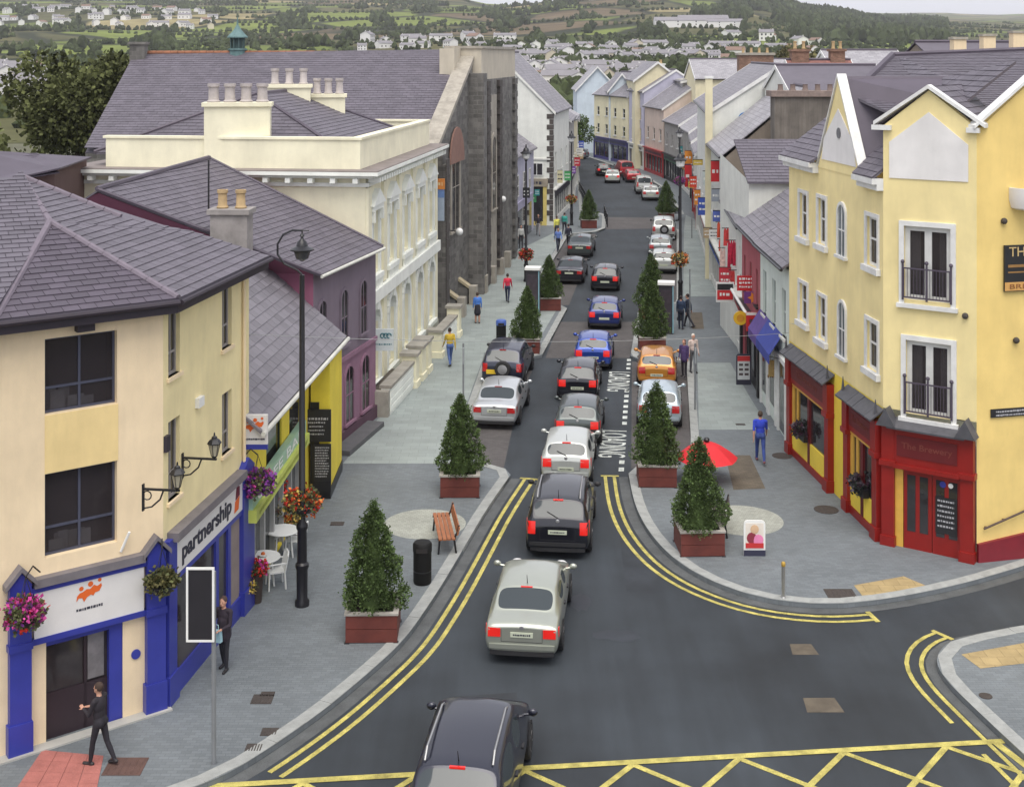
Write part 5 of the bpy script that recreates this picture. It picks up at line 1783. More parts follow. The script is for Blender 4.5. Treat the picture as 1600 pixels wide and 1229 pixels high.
FAR = [
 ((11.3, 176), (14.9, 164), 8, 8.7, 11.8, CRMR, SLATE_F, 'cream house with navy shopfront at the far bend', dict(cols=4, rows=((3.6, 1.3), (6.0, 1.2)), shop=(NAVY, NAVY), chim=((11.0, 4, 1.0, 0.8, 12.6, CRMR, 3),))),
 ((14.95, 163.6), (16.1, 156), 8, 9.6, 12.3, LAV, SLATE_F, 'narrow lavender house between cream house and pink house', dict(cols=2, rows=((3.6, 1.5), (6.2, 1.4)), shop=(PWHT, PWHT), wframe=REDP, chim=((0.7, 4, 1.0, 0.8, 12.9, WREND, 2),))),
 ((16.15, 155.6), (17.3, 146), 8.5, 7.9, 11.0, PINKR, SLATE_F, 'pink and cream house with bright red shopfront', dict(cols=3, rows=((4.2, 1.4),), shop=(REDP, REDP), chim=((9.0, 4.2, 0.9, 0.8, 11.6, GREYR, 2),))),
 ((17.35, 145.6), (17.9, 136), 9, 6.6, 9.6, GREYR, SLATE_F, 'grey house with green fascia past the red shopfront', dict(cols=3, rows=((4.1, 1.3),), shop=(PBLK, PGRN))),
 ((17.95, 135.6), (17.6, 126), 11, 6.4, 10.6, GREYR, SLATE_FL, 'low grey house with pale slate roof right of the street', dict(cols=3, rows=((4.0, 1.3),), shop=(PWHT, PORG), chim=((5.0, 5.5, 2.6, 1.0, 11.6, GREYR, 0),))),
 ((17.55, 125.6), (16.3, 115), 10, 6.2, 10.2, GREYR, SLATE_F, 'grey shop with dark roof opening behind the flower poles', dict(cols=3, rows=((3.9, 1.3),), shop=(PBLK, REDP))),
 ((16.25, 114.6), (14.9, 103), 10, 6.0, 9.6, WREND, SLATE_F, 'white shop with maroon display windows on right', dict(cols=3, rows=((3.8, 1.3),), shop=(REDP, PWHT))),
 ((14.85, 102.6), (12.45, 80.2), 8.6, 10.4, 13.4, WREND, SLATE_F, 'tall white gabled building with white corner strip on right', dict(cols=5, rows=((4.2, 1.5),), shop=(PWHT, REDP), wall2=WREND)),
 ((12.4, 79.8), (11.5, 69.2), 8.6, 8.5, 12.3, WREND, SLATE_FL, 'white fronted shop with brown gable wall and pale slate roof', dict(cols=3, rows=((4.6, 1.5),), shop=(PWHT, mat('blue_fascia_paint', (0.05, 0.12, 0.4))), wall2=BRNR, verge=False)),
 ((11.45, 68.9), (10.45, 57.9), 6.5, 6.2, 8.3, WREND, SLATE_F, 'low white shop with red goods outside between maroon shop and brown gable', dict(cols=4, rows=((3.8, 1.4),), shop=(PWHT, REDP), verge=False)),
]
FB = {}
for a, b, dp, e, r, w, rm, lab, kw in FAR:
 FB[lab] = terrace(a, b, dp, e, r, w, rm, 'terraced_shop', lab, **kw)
tw = FB['tall white gabled building with white corner strip on right'][0]
Lw = FB['tall white gabled building with white corner strip on right'][1].len
MB().box(Lw, Lw + 0.4, -0.35, 0.1, 0.1, 12.6).build('corner_strip', CRMR, tw)
MB().box(Lw - 0.05, Lw + 0.45, -0.4, 0.15, 12.602, 12.75).build('strip_cap', WOODF, tw)
dsh = MB(); dsh.cyl((Lw + 0.02, 2.1, 10.1), (Lw + 0.1, 2.1, 10.1), 0.4, n=20); dsh.box(Lw + 0.02, Lw + 0.1, 1.66, 2.54, 9.7, 10.1)
dsh.build('blue_panel', mat('sky_blue_panel', (0.05, 0.2, 0.5)), tw)
def gable_block(name, label, cx, Y, w, dpt, eave, ridge, wall, roofm, rz=0.0, z0=0.0, cat='building', chim=()):
 """gable end faces the camera"""
 t = thing(name, label, cat, (cx, Y, z0), rz)
 eave, ridge = eave - z0, ridge - z0
 mb = MB(); mb.prism([(-w / 2, 0), (w / 2, 0), (w / 2, eave), (0, ridge), (-w / 2, eave)], 0, dpt); mb.build('wall', wall, t)
 mb = MB()
 for s_ in (-1, 1):
  mb.slab([V3((s_ * (w / 2 + 0.3), -0.25, eave - 0.22)), V3((0, -0.25, ridge + 0.03)), V3((0, dpt + 0.25, ridge + 0.03)), V3((s_ * (w / 2 + 0.3), dpt + 0.25, eave - 0.22))], (0, 0, 0.12))
 rf = mb.build('roof', roofm, t)
 mb = MB()
 for s_ in (-1, 1):
  mb.slab([V3((s_ * (w / 2 + 0.3), -0.3, eave - 0.4)), V3((0, -0.3, ridge - 0.12)), V3((0, -0.3, ridge + 0.16)), V3((s_ * (w / 2 + 0.3), -0.3, eave - 0.12))], (0, 0.05, 0))
 mb.build('bargeboard', WOODF, t)
 for c_ in chim:
  chimney(t, (c_[0], c_[1]), c_[2], c_[3], eave, c_[4] - z0, c_[5], c_[6], POTM, 0, world=False)
 return t
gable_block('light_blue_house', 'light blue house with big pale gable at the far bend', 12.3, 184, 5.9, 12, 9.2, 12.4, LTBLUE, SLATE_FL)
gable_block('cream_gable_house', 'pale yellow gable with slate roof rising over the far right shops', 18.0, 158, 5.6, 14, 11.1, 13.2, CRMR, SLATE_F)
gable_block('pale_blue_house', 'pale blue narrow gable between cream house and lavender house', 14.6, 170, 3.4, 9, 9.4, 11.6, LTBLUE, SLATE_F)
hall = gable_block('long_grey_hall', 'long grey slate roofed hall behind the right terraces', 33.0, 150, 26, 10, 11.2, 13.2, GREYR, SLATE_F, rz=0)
terrace((20.5, 143), (38.0, 143), 9, 11.4, 13.6, CRMR, SLATE_FL, 'terraced_hall', 'long slate roof with cream eave behind the tall white building', cols=6, rows=((8.6, 1.3),), chim=())
st_ = at(1180, 82, 128)
o = thing('brick_stack', 'broad red brown brick chimney stack on the skyline right of the street', 'chimney stack', (st_.x, 128, 8.5))
bk_ = MB(); bk_.box(-1.7, 1.7, -0.7, 0.7, 0, 5.6); bk_.build('stack', BRICKM, o)
mb = MB(); mb.box(-1.85, 1.85, -0.85, 0.85, 5.602, 5.85); mb.build('cap', STONEL, o)
for k in range(4):
 MB().lathe([(0.16, 5.852), (0.13, 6.0), (0.12, 6.3), (0.15, 6.35)], (-1.2 + 0.8 * k, 0, 0), 8).build('chimney_pot', POTM, o)
gable_block('grey_back_building', 'grey gabled back building under the broad brick stack', st_.x + 1.0, 127, 8.0, 10, 8.5, 11.8, GREYR, SLATE_F)
s1 = at(1262, 148, 66)
o = thing('rendered_stack', 'very wide dark rendered chimney stack behind the yellow pub gable', 'chimney stack', (s1.x + 0.1, 66.5, 6.0))
MB().box(-1.7, 1.75, 0, 1.1, 0, 5.9).build('stack', mat('sooty_render', (0.17, 0.15, 0.13), rough=0.9, var=0.3, scale=0.8, streak=0.35), o)
MB().box(-1.9, 1.95, -0.15, 1.25, 5.902, 6.2).build('cap', mat('brown_cap', (0.22, 0.17, 0.15), rough=0.9, var=0.3, scale=3), o)
for k in range(5):
 MB().lathe([(0.17, 6.202), (0.14, 6.3), (0.13, 6.5), (0.16, 6.53)], (-1.3 + 0.65 * k, 0.5, 0), 8).build('chimney_pot', mat('sooty_pot', (0.2, 0.15, 0.13)), o)
terrace((15.7, 72.5), (21.5, 72.5), 7, 12.0, 13.4, WREND, SLATE, 'back_house', 'dark roofed back house on the skyline beside the wide stack', cols=2, rows=((8, 1.2),))
fr = Face((10.75, 58.1), (15.4, 58.1))
wing = thing('white_wing', 'white wing with flat dark slate slope behind the low white house', 'building', fr.p0)
mb = fr.mb(); wallgrid(mb, 0, fr.len, 0, 8.35, [], 0.1); mb.quad((0, 0, 0), (0, 0, 8.35), (0, 8, 9.0), (0, 8, 0)); mb.build('wall', WREND, wing, True)
mb = MB(); P = [fr.pt(-0.1, -0.25, 8.3), fr.pt(fr.len, -0.25, 8.3), fr.pt(fr.len, 3.4, 10.0), fr.pt(-0.1, 3.4, 10.0)]
rfw = plane_roof(wing, [P], SLATE); slate_plane(rfw, P, 0.28, 0.42, SLATE, 0, 50)
lw, flw = terrace((10.06, 51.85), (9.9, 45.75), 8.6, 6.35, 9.5, wallm('mint_white_render', (0.66, 0.72, 0.66), 0.08), SLATE_W, 'low_white_house', 'low white house with weathered slate roof next to yellow pub', cols=3, rows=((3.75, 1.75),), ww=0.75, wframe=mat('mint_frame', (0.5, 0.56, 0.52)), trim=PWHT, verge=False)
mw, fmw = terrace((10.35, 57.6), (10.08, 51.95), 8.6, 6.37, 9.5, REDW, SLATE_W, 'maroon_shop', 'maroon fronted shop with dark entrance past the low white house', cols=3, rows=((3.7, 1.5),), ww=0.6, wframe=mat('brown_frame', (0.2, 0.14, 0.1)), trim=PBLK, verge=False, shop=(PBLK, mat('maroon_fascia', (0.16, 0.03, 0.03))))
mbp = MB()
for u_ in (0.6, 2.4, 4.4):
 mbp.box(u_, u_ + 1.15, -0.04, -0.004, 0.25 if u_ == 4.4 else 0.7, 2.7)
mbp.each('ground_window', GLASS, lw)
mbp = MB()
for u_ in (0.4, 1.9, 2.2, 3.7, 4.2, 5.7):
 mbp.box(u_ - 0.06, u_ + 0.12, -0.09, -0.004, 0.1, 2.8)
mbp.box(0.1, flw.len - .1, -0.12, -0.004, 2.82, 3.0)
mbp.each('ground_pilaster', WOODF, lw)
for T_, f_, sd_ in ((lw, flw, 60), (mw, fmw, 61)):
 lroof = [c for c in T_.children if c.name.startswith('roof')][0]
 _sv = OFF[T_.name]; OFF[T_.name] = V3((0, 0, 0))
 dz = .02 if T_ is mw else 0
 slate_plane(lroof, [V3(p) for p in ((-0.08, -0.25, 6.445 + dz), (f_.len + 0.08, -0.25, 6.445 + dz), (f_.len + 0.08, 4.3, 9.575), (-0.08, 4.3, 9.575))], 0.28, 0.4, SLATE_W, 0, sd_)
 OFF[T_.name] = _sv
# ------------------------------------------------------------ yellow pub
pA = gp(1233, 706); pB = gp(1380, 852); pC = gp(1526, 884)
fA = Face((pA.x, pA.y), (pB.x, pB.y))
fM = Face((pB.x, pB.y), (pC.x, pC.y))
pD = V3((pC.x + 9.0, pC.y + 9.0 * 0.24, 0))
fD = Face((pC.x, pC.y), (pD.x, pD.y))
pub = thing('yellow_pub', 'yellow three storey corner pub with red shopfronts and white trimmed gables', 'building', (pB.x, pB.y, 0))
PY = wallm('pub_yellow_render', (0.82, 0.61, 0.22), 0.07)
PYB = wallm('pub_bright_yellow', (0.82, 0.62, 0.07), 0.07)
PYC = wallm('pub_pale_yellow', (0.86, 0.72, 0.36), 0.07)
PWP = wallm('pub_white_panel', (0.76, 0.74, 0.72), 0.05)
ZA = fA.uw(1300, 262)[1]
ZA = 10.35
zM = fM.uw(1372, 196)[1]
zPk = fM.uw(1440, 141)[1]
zsf = 3.95
wa = [(1250, 300, 1262, 374), (1279, 308, 1291, 385), (1355, 336, 1372, 420), (1250, 440, 1262, 507), (1279, 460, 1291, 535), (1355, 498, 1372, 584)]
rA = [fA.rect(a, b, c, d) for a, b, c, d in wa]
mb = fA.mb(); wallgrid(mb, 0, fA.len, zsf, ZA, rA, 0.18); mb.build('front_wall', PYC, pub, True)
CURT = mat('net_curtain', (0.6, 0.58, 0.54), rough=0.95, var=0.1, scale=6)
def pub_window(f, r):
 a, b, c, d = r
 f.mb().box(a - .2, b + .2, .8, .82, c - .2, d + .2).build('room_wall', mat('dim_room', (0, 0, 0)), pub, True)
 mb = f.mb()
 n_ = 5
 q = (b - a) * .3
 for s_ in (0, 1):
  P = [(a + q * k / n_ if s_ == 0 else b - q * k / n_, .24 + .03 * (k % 2)) for k in range(n_ + 1)]
  for (x0, y0), (x1, y1) in zip(P, P[1:]):
   mb.quad((x0, y0, c), (x1, y1, c), (x1, y1, d), (x0, y0, d))
 mb.build('curtain', CURT, pub, True)
for r in rA:
 pub_window(fA, r)
 window(pub, fA.M, r, WOODF, 1, (0.55, 0.45), 0.09, 0.06, 0.1, glass=GLASS_T)
 a, b, c, d = r
 mb = fA.mb()
 mb.box(a - 0.13, a, -0.05, -0.002, c, d + 0.12); mb.box(b, b + 0.13, -0.05, -0.002, c, d + 0.12); mb.box(a, b, -0.05, -0.002, d, d + 0.12)
 mb.box(a - 0.2, b + 0.2, -0.14, -0.002, c - 0.18, c)
 mb.build('window_surround', WOODF, pub, True)
for a, b, c, d in ((1311, 318, 1322, 402), (1312, 470, 1322, 560)):
 r = fA.rect(a, b, c, d)
 arch_window(pub, fA.M, r, WOODF, WOODF, sw=0.1, glass=GLASS_L)
mb = fA.mb(); wallgrid(mb, 0, fA.len, 0, zsf - 0.004, [], 0.1); mb.build('lower_wall', PYB, pub, True)
udl, udr = fA.uw(1279, 250)[0], fA.uw(1347, 258)[0]
mb = fA.mb()
for (u0, u1) in ((-0.15, udl), (udr, fA.len + 0.02)):
 mb.box(u0, u1, -0.34, -0.002, ZA - 0.02, ZA + 0.14); mb.box(u0 + 0.05, u1, -0.2, -0.002, ZA - 0.2, ZA - 0.022)
mb.each('eaves_cornice', WOODF, pub, True, 2)
uc = (udl + udr) / 2
zd = 13.35
mb = fA.mb()
mb.prism([(udl, ZA), (udr, ZA), (uc, zd)], -0.02, 0.3)
mb.build('dormer_wall', PYC, pub, True)
fA.mb().prism([(udl + 0.42, ZA + 0.3), (udr - 0.42, ZA + 0.3), (udr - 0.62, ZA + 1.0), (uc, zd - 1.0), (udl + 0.62, ZA + 1.0)], -0.045, -0.021).build('dormer_panel', PWP, pub, True)
mb = fA.mb()
for a, b in (((udl - 0.1, ZA - 0.05), (uc, zd)), ((uc, zd), (udr + 0.1, ZA - 0.05))):
 mb.slab([V3((a[0], -0.08, a[1])), V3((b[0], -0.08, b[1])), V3((b[0], -0.08, b[1] + 0.1)), V3((a[0], -0.08, a[1] + 0.1))], (0, 0.3, 0))
mb.build('dormer_coping', WOODF, pub, True)
u_, w_ = fA.uw(1313, 208)
fA.mb().cyl((u_, -0.07, w_), (u_, -0.046, w_), 0.17, n=18).build('round_vent', mat('grey_vent', (0.16, 0.16, 0.17)), pub, True)
f1 = fM.rect(1413, 352, 1486, 475)
f2 = fM.rect(1416, 530, 1487, 656)
mb = fM.mb(); wallgrid(mb, 0, fM.len, zsf, zM, [f1, f2], 0.18); mb.build('corner_wall', PYC, pub, True)
mb = fM.mb(); um = fM.len / 2
mb.prism([(0, zM), (fM.len, zM), (um, zPk)], 0.0, 0.3); mb.build('corner_gable', PYC, pub, True)
pn = fM.rect(1389, 279, 1503, 280)
pz0 = fM.uw(1395, 278)[1]; pz1 = fM.uw(1395, 222)[1]; pz2 = fM.uw(1442, 175)[1]
fM.mb().prism([(0.18, pz0), (fM.len - 0.22, pz0), (fM.len - 0.22, pz1), (um + 0.0, pz2), (0.18, pz1)], -0.03, -0.002).build('gable_panel', PWP, pub, True)
mb = fM.mb()
for a, b in (((-0.25, zM + 0.02), (um, zPk + 0.05)), ((um, zPk + 0.05), (fM.len + 0.25, zM + 0.02))):
 mb.slab([V3((a[0], -0.12, a[1])), V3((b[0], -0.12, b[1])), V3((b[0], -0.12, b[1] + 0.11)), V3((a[0], -0.12, a[1] + 0.11))], (0, 0.34, 0))
mb.box(-0.3, 0.25, -0.14, -0.002, zM - 0.12, zM + 0.02); mb.box(fM.len - 0.25, fM.len + 0.1, -0.14, -0.002, zM - 0.12, zM + 0.02)
mb.build('gable_coping', WOODF, pub, True)
GREYD = mat('pewter_window_frame', (0.62, 0.62, 0.6), rough=0.4)
for r in (f1, f2):
 pub_window(fM, r)
 window(pub, fM.M, r, GREYD, 2, (1,), 0.14, 0.2, 0.1, glass=GLASS_T)
 a, b, c, d = r
 mb = fM.mb()
 mb.box(a - 0.14, a, -0.06, -0.002, c - 0.1, d + 0.14); mb.box(b, b + 0.14, -0.06, -0.002, c - 0.1, d + 0.14); mb.box(a, b, -0.06, -0.002, d, d + 0.14); mb.box(a - 0.2, b + 0.2, -0.12, -0.002, c - 0.22, c - 0.1)
 mb.build('window_surround', WOODF, pub, True)
 mb = fM.mb()
 zt_ = c + (d - c) * 0.42
 mb.box(a - 0.02, b + 0.02, -0.1, -0.07, zt_, zt_ + 0.04); mb.box(a - 0.02, b + 0.02, -0.1, -0.07, c + 0.06, c + 0.1)
 n_ = 15
 for k in range(n_):
  uu = a + 0.02 + (b - a - 0.04) * k / (n_ - 1)
  mb.box(uu - 0.007, uu + 0.007, -0.09, -0.078, c + 0.1, zt_)
 for uu in (a - 0.02, (a + b) / 2, b + 0.02):
  mb.box(uu - 0.025, uu + 0.025, -0.11, -0.06, c, zt_ + 0.14)
  mb.ball((uu, -0.085, zt_ + 0.2), 0.06, n=8, m=4)
 mb.build('balcony_railing', mat('dark_purple_iron', (0.075, 0.06, 0.085), rough=0.5), pub, True)
PYS = PY
mb = fD.mb(); wallgrid(mb, 0, fD.len, 0, zM, [], 0.1); mb.build('side_wall', PYS, pub, True)
dpx = fD.len
mb = fD.mb(); mb.prism([(0.1, zM), (9.0, zM), (4.6, zM + 3.6)], 0.0, 0.25); mb.build('side_gable', PYS, pub, True)
mb = fD.mb()
mb.slab([V3((-0.15, -0.14, zM + 0.0)), V3((4.6, -0.14, zM + 3.66)), V3((4.6, -0.14, zM + 3.76)), V3((-0.15, -0.14, zM + 0.1))], (0, 0.34, 0))
mb.slab([V3((4.6, -0.14, zM + 3.66)), V3((9.2, -0.14, zM - 0.1)), V3((9.2, -0.14, zM + 0.1)), V3((4.6, -0.14, zM + 3.85))], (0, 0.5, 0))
mb.build('side_gable_coping', WOODF, pub, True)
mb = fD.mb(); mb.slab([V3((0.0, -0.1, 0.0)), V3((5.5, -0.1, 0.0)), V3((5.5, -0.1, 1.3)), V3((0.0, -0.1, 0.62))], (0, 0.097, 0)); mb.build('red_plinth', mat('dark_red_plinth', (0.2, 0.015, 0.025), rough=0.5), pub, True)
hr = MB(fD.M); z_a = fD.uw(1540, 820)[1]
hr.tube([(0.15, -0.12, z_a - 0.05), (1.2, -0.12, z_a + 0.27), (3.0, -0.12, z_a + 0.85)], 0.03, 8)
for k in (0.25, 0.8, 2.0):
 hr.cyl((k, -0.12, z_a + 0.3 * k - 0.08), (k, 0.0, z_a + 0.3 * k - 0.12), 0.02, n=6)
hr.build('handrail', mat('brown_iron', (0.08, 0.05, 0.04), rough=0.5), pub, True)
for fx_, px, py in ((fD, 1567, 345), (fD, 1586, 531), (fM, 1509, 493)):
 u_, w_ = fx_.uw(px, py)
 MB(fx_.M).ball((u_, -0.06, w_), 0.09, n=10, m=6).build('wall_fitting', IRON, pub, True)
off = off_of(pub)
def roof_piece(P, nobj=0, sm=SLATE, e=0.25, w=0.38, seed=1):
 rf_ = plane_roof(pub, [P], sm)
 slate_plane(rf_, P, e, w, sm, nobj, seed)
 return rf_
din = 6.5
zrg = 13.95
ev0, ev1 = fA.pt(-0.1, -0.3, ZA + 0.16), fA.pt(fA.len, -0.3, ZA + 0.16)
rg0, rg1 = fA.pt(-0.1, 4.2, zrg), fA.pt(fA.len - 2.2, 4.2, zrg)
roof_piece([ev0, fA.pt(udl, -0.3, ZA + 0.16), fA.pt(uc, 3.4, 13.3), rg0], seed=71)
roof_piece([fA.pt(udr, -0.3, ZA + 0.16), fA.pt(fA.len - 0.05, -0.3, ZA + 0.16), fA.pt(fA.len - 0.05, 4.0, zrg - 0.1), fA.pt(uc, 3.4, 13.3)], seed=72)
for sg, uu in ((-1, udl), (1, udr)):
 P = [fA.pt(uu, 0.2, ZA + 0.1), fA.pt(uc, 0.2, zd + 0.02), fA.pt(uc, 3.6, zd + 0.02), fA.pt(uu, 2.6, ZA + 2.4)]
 roof_piece([P[0], P[1], P[2], P[3]] if sg < 0 else [P[0], P[3], P[2], P[1]], sm=SLATE_D, seed=73 + sg)
nM = V3((-fM.d.y, fM.d.x, 0))
gl_, gr_, gp_ = fM.pt(-0.2, 0.25, zM + 0.05), fM.pt(fM.len + 0.1, 0.25, zM + 0.05), fM.pt(um, 0.25, zPk + 0.1)
roof_piece([gl_, gp_, fM.pt(um, 3.4, zPk + 0.1), fM.pt(-0.2, 3.0, zM + 0.05)], seed=76)
roof_piece([gr_, fM.pt(fM.len + 0.1, 2.4, zM + 0.05), fM.pt(um, 3.4, zPk + 0.1), gp_], seed=77)
m0 = fM.pt(fM.len - 0.05, 0.6, zM + 0.15)
M_A, M_B = at(1345, 118, 43.5), at(1395, 88, 46.5)
M_C = at(1640, 93, 46.5)
mp = [at(1340, 150, 41.2), at(1522, 197, 36.6), at(1640, 96, 46.0), at(1397, 88, 46.5)]
pl_ = [mp[1], mp[2], mp[3]]
P = [ray_plane(1330, 150, *pl_), ray_plane(1420, 190, *pl_), mp[1], ray_plane(1640, 78, *pl_), ray_plane(1394, 88, *pl_)]
roof_piece(P, seed=78, e=0.27, w=0.4)
mb = MB()
mb.tube([P[4] + V3((0, 0, 0.05)), P[3] + V3((0, 0, 0.05))], 0.1, 6)
mb.tube([P[0] + V3((0, 0, 0.06)), P[4] + V3((0, 0, 0.06))], 0.12, 6)
mb.build('ridge', SLATE_D, [c for c in pub.children if c.name.startswith('roof')][-1], True)
mb = MB()
bq = [fA.p0, V3((fA.p0.x + 9, fA.p0.y + 1.5, 0)), V3((pD.x, pD.y + 4, 0)), pD]
for a, b in zip(bq, bq[1:]):
 mb.quad((a.x, a.y, 0), (b.x, b.y, 0), (b.x, b.y, ZA), (a.x, a.y, ZA))
mb.build('rear_wall', PY, pub, True)
PRED = mat('pub_red_paint', (0.25, 0.011, 0.008), rough=0.38, var=0.12)
PREDD = mat('pub_dark_red', (0.12, 0.009, 0.011), rough=0.45, var=0.12)
SLC = mat('slate_capping', (0.075, 0.075, 0.085), rough=0.6, var=0.2, scale=4)
def shopfront(face, u0, u1, ztop, slope=True):
 mb = face.mb()
 pw = 0.36
 for a in (u0, u1 - pw):
  mb.box(a, a + pw, -0.2, -0.002, 0.1, ztop - 0.12)
  mb.box(a - 0.04, a + pw + 0.04, -0.26, -0.004, 0.1, 0.5)
  mb.box(a - 0.05, a + pw + 0.05, -0.28, -0.004, ztop - 1.05, ztop - 0.9)
  mb.box(a - 0.02, a + pw + 0.02, -0.24, -0.004, ztop - 0.9, ztop)
 mb.box(u0 + pw, u1 - pw, -0.16, -0.004, ztop - 0.9, ztop - 0.04)
 mb.box(u0 + pw, u1 - pw, -0.14, -0.004, 0.1, 0.36)
 mb.build('shop_surround', PRED, pub, True)
 face.mb().box(u0 + pw + 0.1, u1 - pw - 0.1, -0.185, -0.162, ztop - 0.72, ztop - 0.2).build('fascia', PREDD, pub, True)
 face.mb().box(u0 + pw, u1 - pw, -0.1, -0.004, 0.362, 1.05).build('stallriser', PYB, pub, True)
 mb = face.mb(); m_ = 4
 mb.box(u0 + pw, u1 - pw, -0.12, -0.004, ztop - 1.0, ztop - 0.902)
 mb.box(u0 + pw, u0 + pw + 0.22, -0.1, -0.004, 1.052, ztop - 1.0)
 mb.box(u0 + pw + 0.5, u0 + pw + 0.62, -0.1, -0.006, 1.052, ztop - 1.0)
 mb.build('window_post', mat('amber_post', (0.68, 0.4, 0.07), rough=0.5), pub, True)
 face.mb().box(u0 + pw + 0.22, u1 - pw, -0.05, -0.01, 1.052, ztop - 1.0).build('shop_pane', GLASS, pub, True)
 mb = face.mb(); cu_ = (u0 + u1) / 2
 mb.box(cu_ - 0.1, cu_ + 0.1, -0.12, -0.004, 0.362, ztop - 1.0)
 mb.build('shop_mullion', PREDD, pub, True)
 n_ = max(3, int((u1 - u0) / 0.42))
 for k in range(n_):
  a = u0 - 0.1 + (u1 - u0 + 0.2) * k / n_
  b = u0 - 0.1 + (u1 - u0 + 0.2) * (k + 0.96) / n_
  dz = R.uniform(0, 0.015)
  face.mb().slab([V3((a, -0.42, ztop + 0.0 + dz)), V3((b, -0.42, ztop + 0.0 + dz)), V3((b, -0.003, ztop + 0.3 + dz)), V3((a, -0.003, ztop + 0.3 + dz))], (0, 0, 0.05)).build('capping_slate', SLC, pub, True)
 mb = face.mb()
 for a in (u0, u1 - 0.05):
  mb.cyl((a, -0.2, ztop + 0.2), (a, -0.2, ztop + 0.62), 0.06, 0.01, 6)
 mb.build('finial', SLC, pub, True)
ztp = 3.55
sA0, sA1 = fA.uw(1237, 600)[0], fA.uw(1303, 700)[0]
shopfront(fA, sA0, sA1, ztp)
sB0, sB1 = fA.uw(1327, 700)[0], fA.len - 0.02
shopfront(fA, sB0, sB1, ztp)
mb = fM.mb()
pw = 0.36
zt2 = 3.5
u0, u1 = 0.02, fM.len - 0.03
for a in (u0, u1 - pw):
 mb.box(a, a + pw, -0.22, -0.002, 0.1, zt2); mb.box(a - 0.03, a + pw + 0.03, -0.27, -0.004, 0.1, 0.4); mb.box(a - 0.05, a + pw + 0.05, -0.3, -0.004, zt2 - 1.1, zt2 - 0.95)
mb.box(u0 + pw, u1 - pw, -0.2, -0.004, zt2 - 1.0, zt2 - 0.06)
mb.box(u0 + pw, u1 - pw, -0.32, -0.004, zt2 - 1.12, zt2 - 1.002)
mb.build('door_surround', PRED, pub, True)
fc_ = fM.mb().box(u0 + pw + 0.08, u1 - pw - 0.08, -0.225, -0.202, zt2 - 0.78, zt2 - 0.2).build('fascia', PREDD, pub, True)
face_text(fM, pub, 'The Brewery', fM.len / 2, zt2 - 0.49, mat('dull_gold_letter', (0.2, 0.05, 0.035), rough=0.5), ((u1 - u0) * 0.55, 0.22), -0.232, parent=fc_)
face_text(fA, pub, 'The Brewery', (sB0 + sB1) / 2, ztp - 0.46, mat('dull_gold_letter', (0, 0, 0)), ((sB1 - sB0) * 0.5, 0.26), -0.192)
face_text(fA, pub, 'The Brewery', (sA0 + sA1) / 2, ztp - 0.46, mat('dull_gold_letter', (0, 0, 0)), ((sA1 - sA0) * 0.5, 0.26), -0.192)
mb = fM.mb()
mb.slab([V3((u0 + 0.2, -0.42, zt2)), V3((u1 - 0.2, -0.42, zt2)), V3((u1 - 0.2, -0.003, zt2 + 0.2)), V3((u0 + 0.2, -0.003, zt2 + 0.2))], (0, 0, 0.05))
for a in (u0 + pw / 2, u1 - pw / 2):
 mb.slab([V3((a - 0.28, -0.45, zt2 + 0.05)), V3((a + 0.28, -0.45, zt2 + 0.05)), V3((a, -0.45, zt2 + 0.55))], (0, 0.44, 0))
mb.build('slate_capping', SLC, pub, True)
da, db = u0 + pw, u1 - pw
mb = fM.mb(); mb.box(da, da + 0.22, -0.1, -0.004, 0.12, zt2 - 1.12); mb.build('door_post', mat('amber_post', (0, 0, 0)), pub, True)
dm = (da + 0.24 + db) / 2
for k, (a, b) in enumerate(((da + 0.24, dm - 0.01), (dm + 0.01, db))):
 d_ = fM.mb().box(a, b, -0.09, -0.006, 0.12, zt2 - 1.125).build('door', PRED, pub, True)
 for (p_, q_2) in ((a + 0.1, (a + b) / 2 - 0.06), ((a + b) / 2 + 0.06, b - 0.1)):
  fM.mb().box(p_, q_2, -0.102, -0.091, 0.62, zt2 - 1.3).build('door_pane', GLASS, d_, True)
bb = fM.mb().box(dm + 0.1, db - 0.1, -0.13, -0.104, 0.75, 1.75).build('chalk_board', BLKS, pub, True)
mb = fM.mb()
for k in range(6):
 scribble(mb, dm + 0.16, db - 0.18, 1.65 - 0.14 * k, 0.06, -0.136, random.Random(70 + k))
mb.build('print', CHALK, bb, True)
mb = fM.mb(); mb.cyl((db - 0.28, -0.112, 2.1), (db - 0.28, -0.104, 2.1), 0.07, n=10); mb.build('sticker', WHITE, pub, True)
mb = fM.mb(); mb.cyl((dm + 0.3, -0.112, 2.1), (dm + 0.3, -0.104, 2.1), 0.09, n=10); mb.build('sticker', BLUE, pub, True)
u_a, w_b = fD.uw(1567, 455); w_t = fD.uw(1567, 383)[1]
ps = thing('brewery_sign', 'black and gold painted pub sign on the yellow side wall', 'sign', fD.pt(u_a, -0.03, w_b))
MB(fD.M).box(u_a, u_a + 1.75, -0.09, -0.03, w_b, w_t).build('panel', BLKS, ps, True)
hh = w_t - w_b
GOLD = mat('pale_gold_print', (0.55, 0.4, 0.18), rough=0.5)
MB(fD.M).box(u_a, u_a + 1.75, -0.1, -0.092, w_b + 0.02, w_b + hh * 0.2).build('lower_band', mat('amber_band', (0.6, 0.33, 0.1)), ps, True)
face_text(fD, ps, 'THE', u_a + 0.48, w_t - hh * 0.14, GOLD, (0.7, hh * 0.2), -0.1)
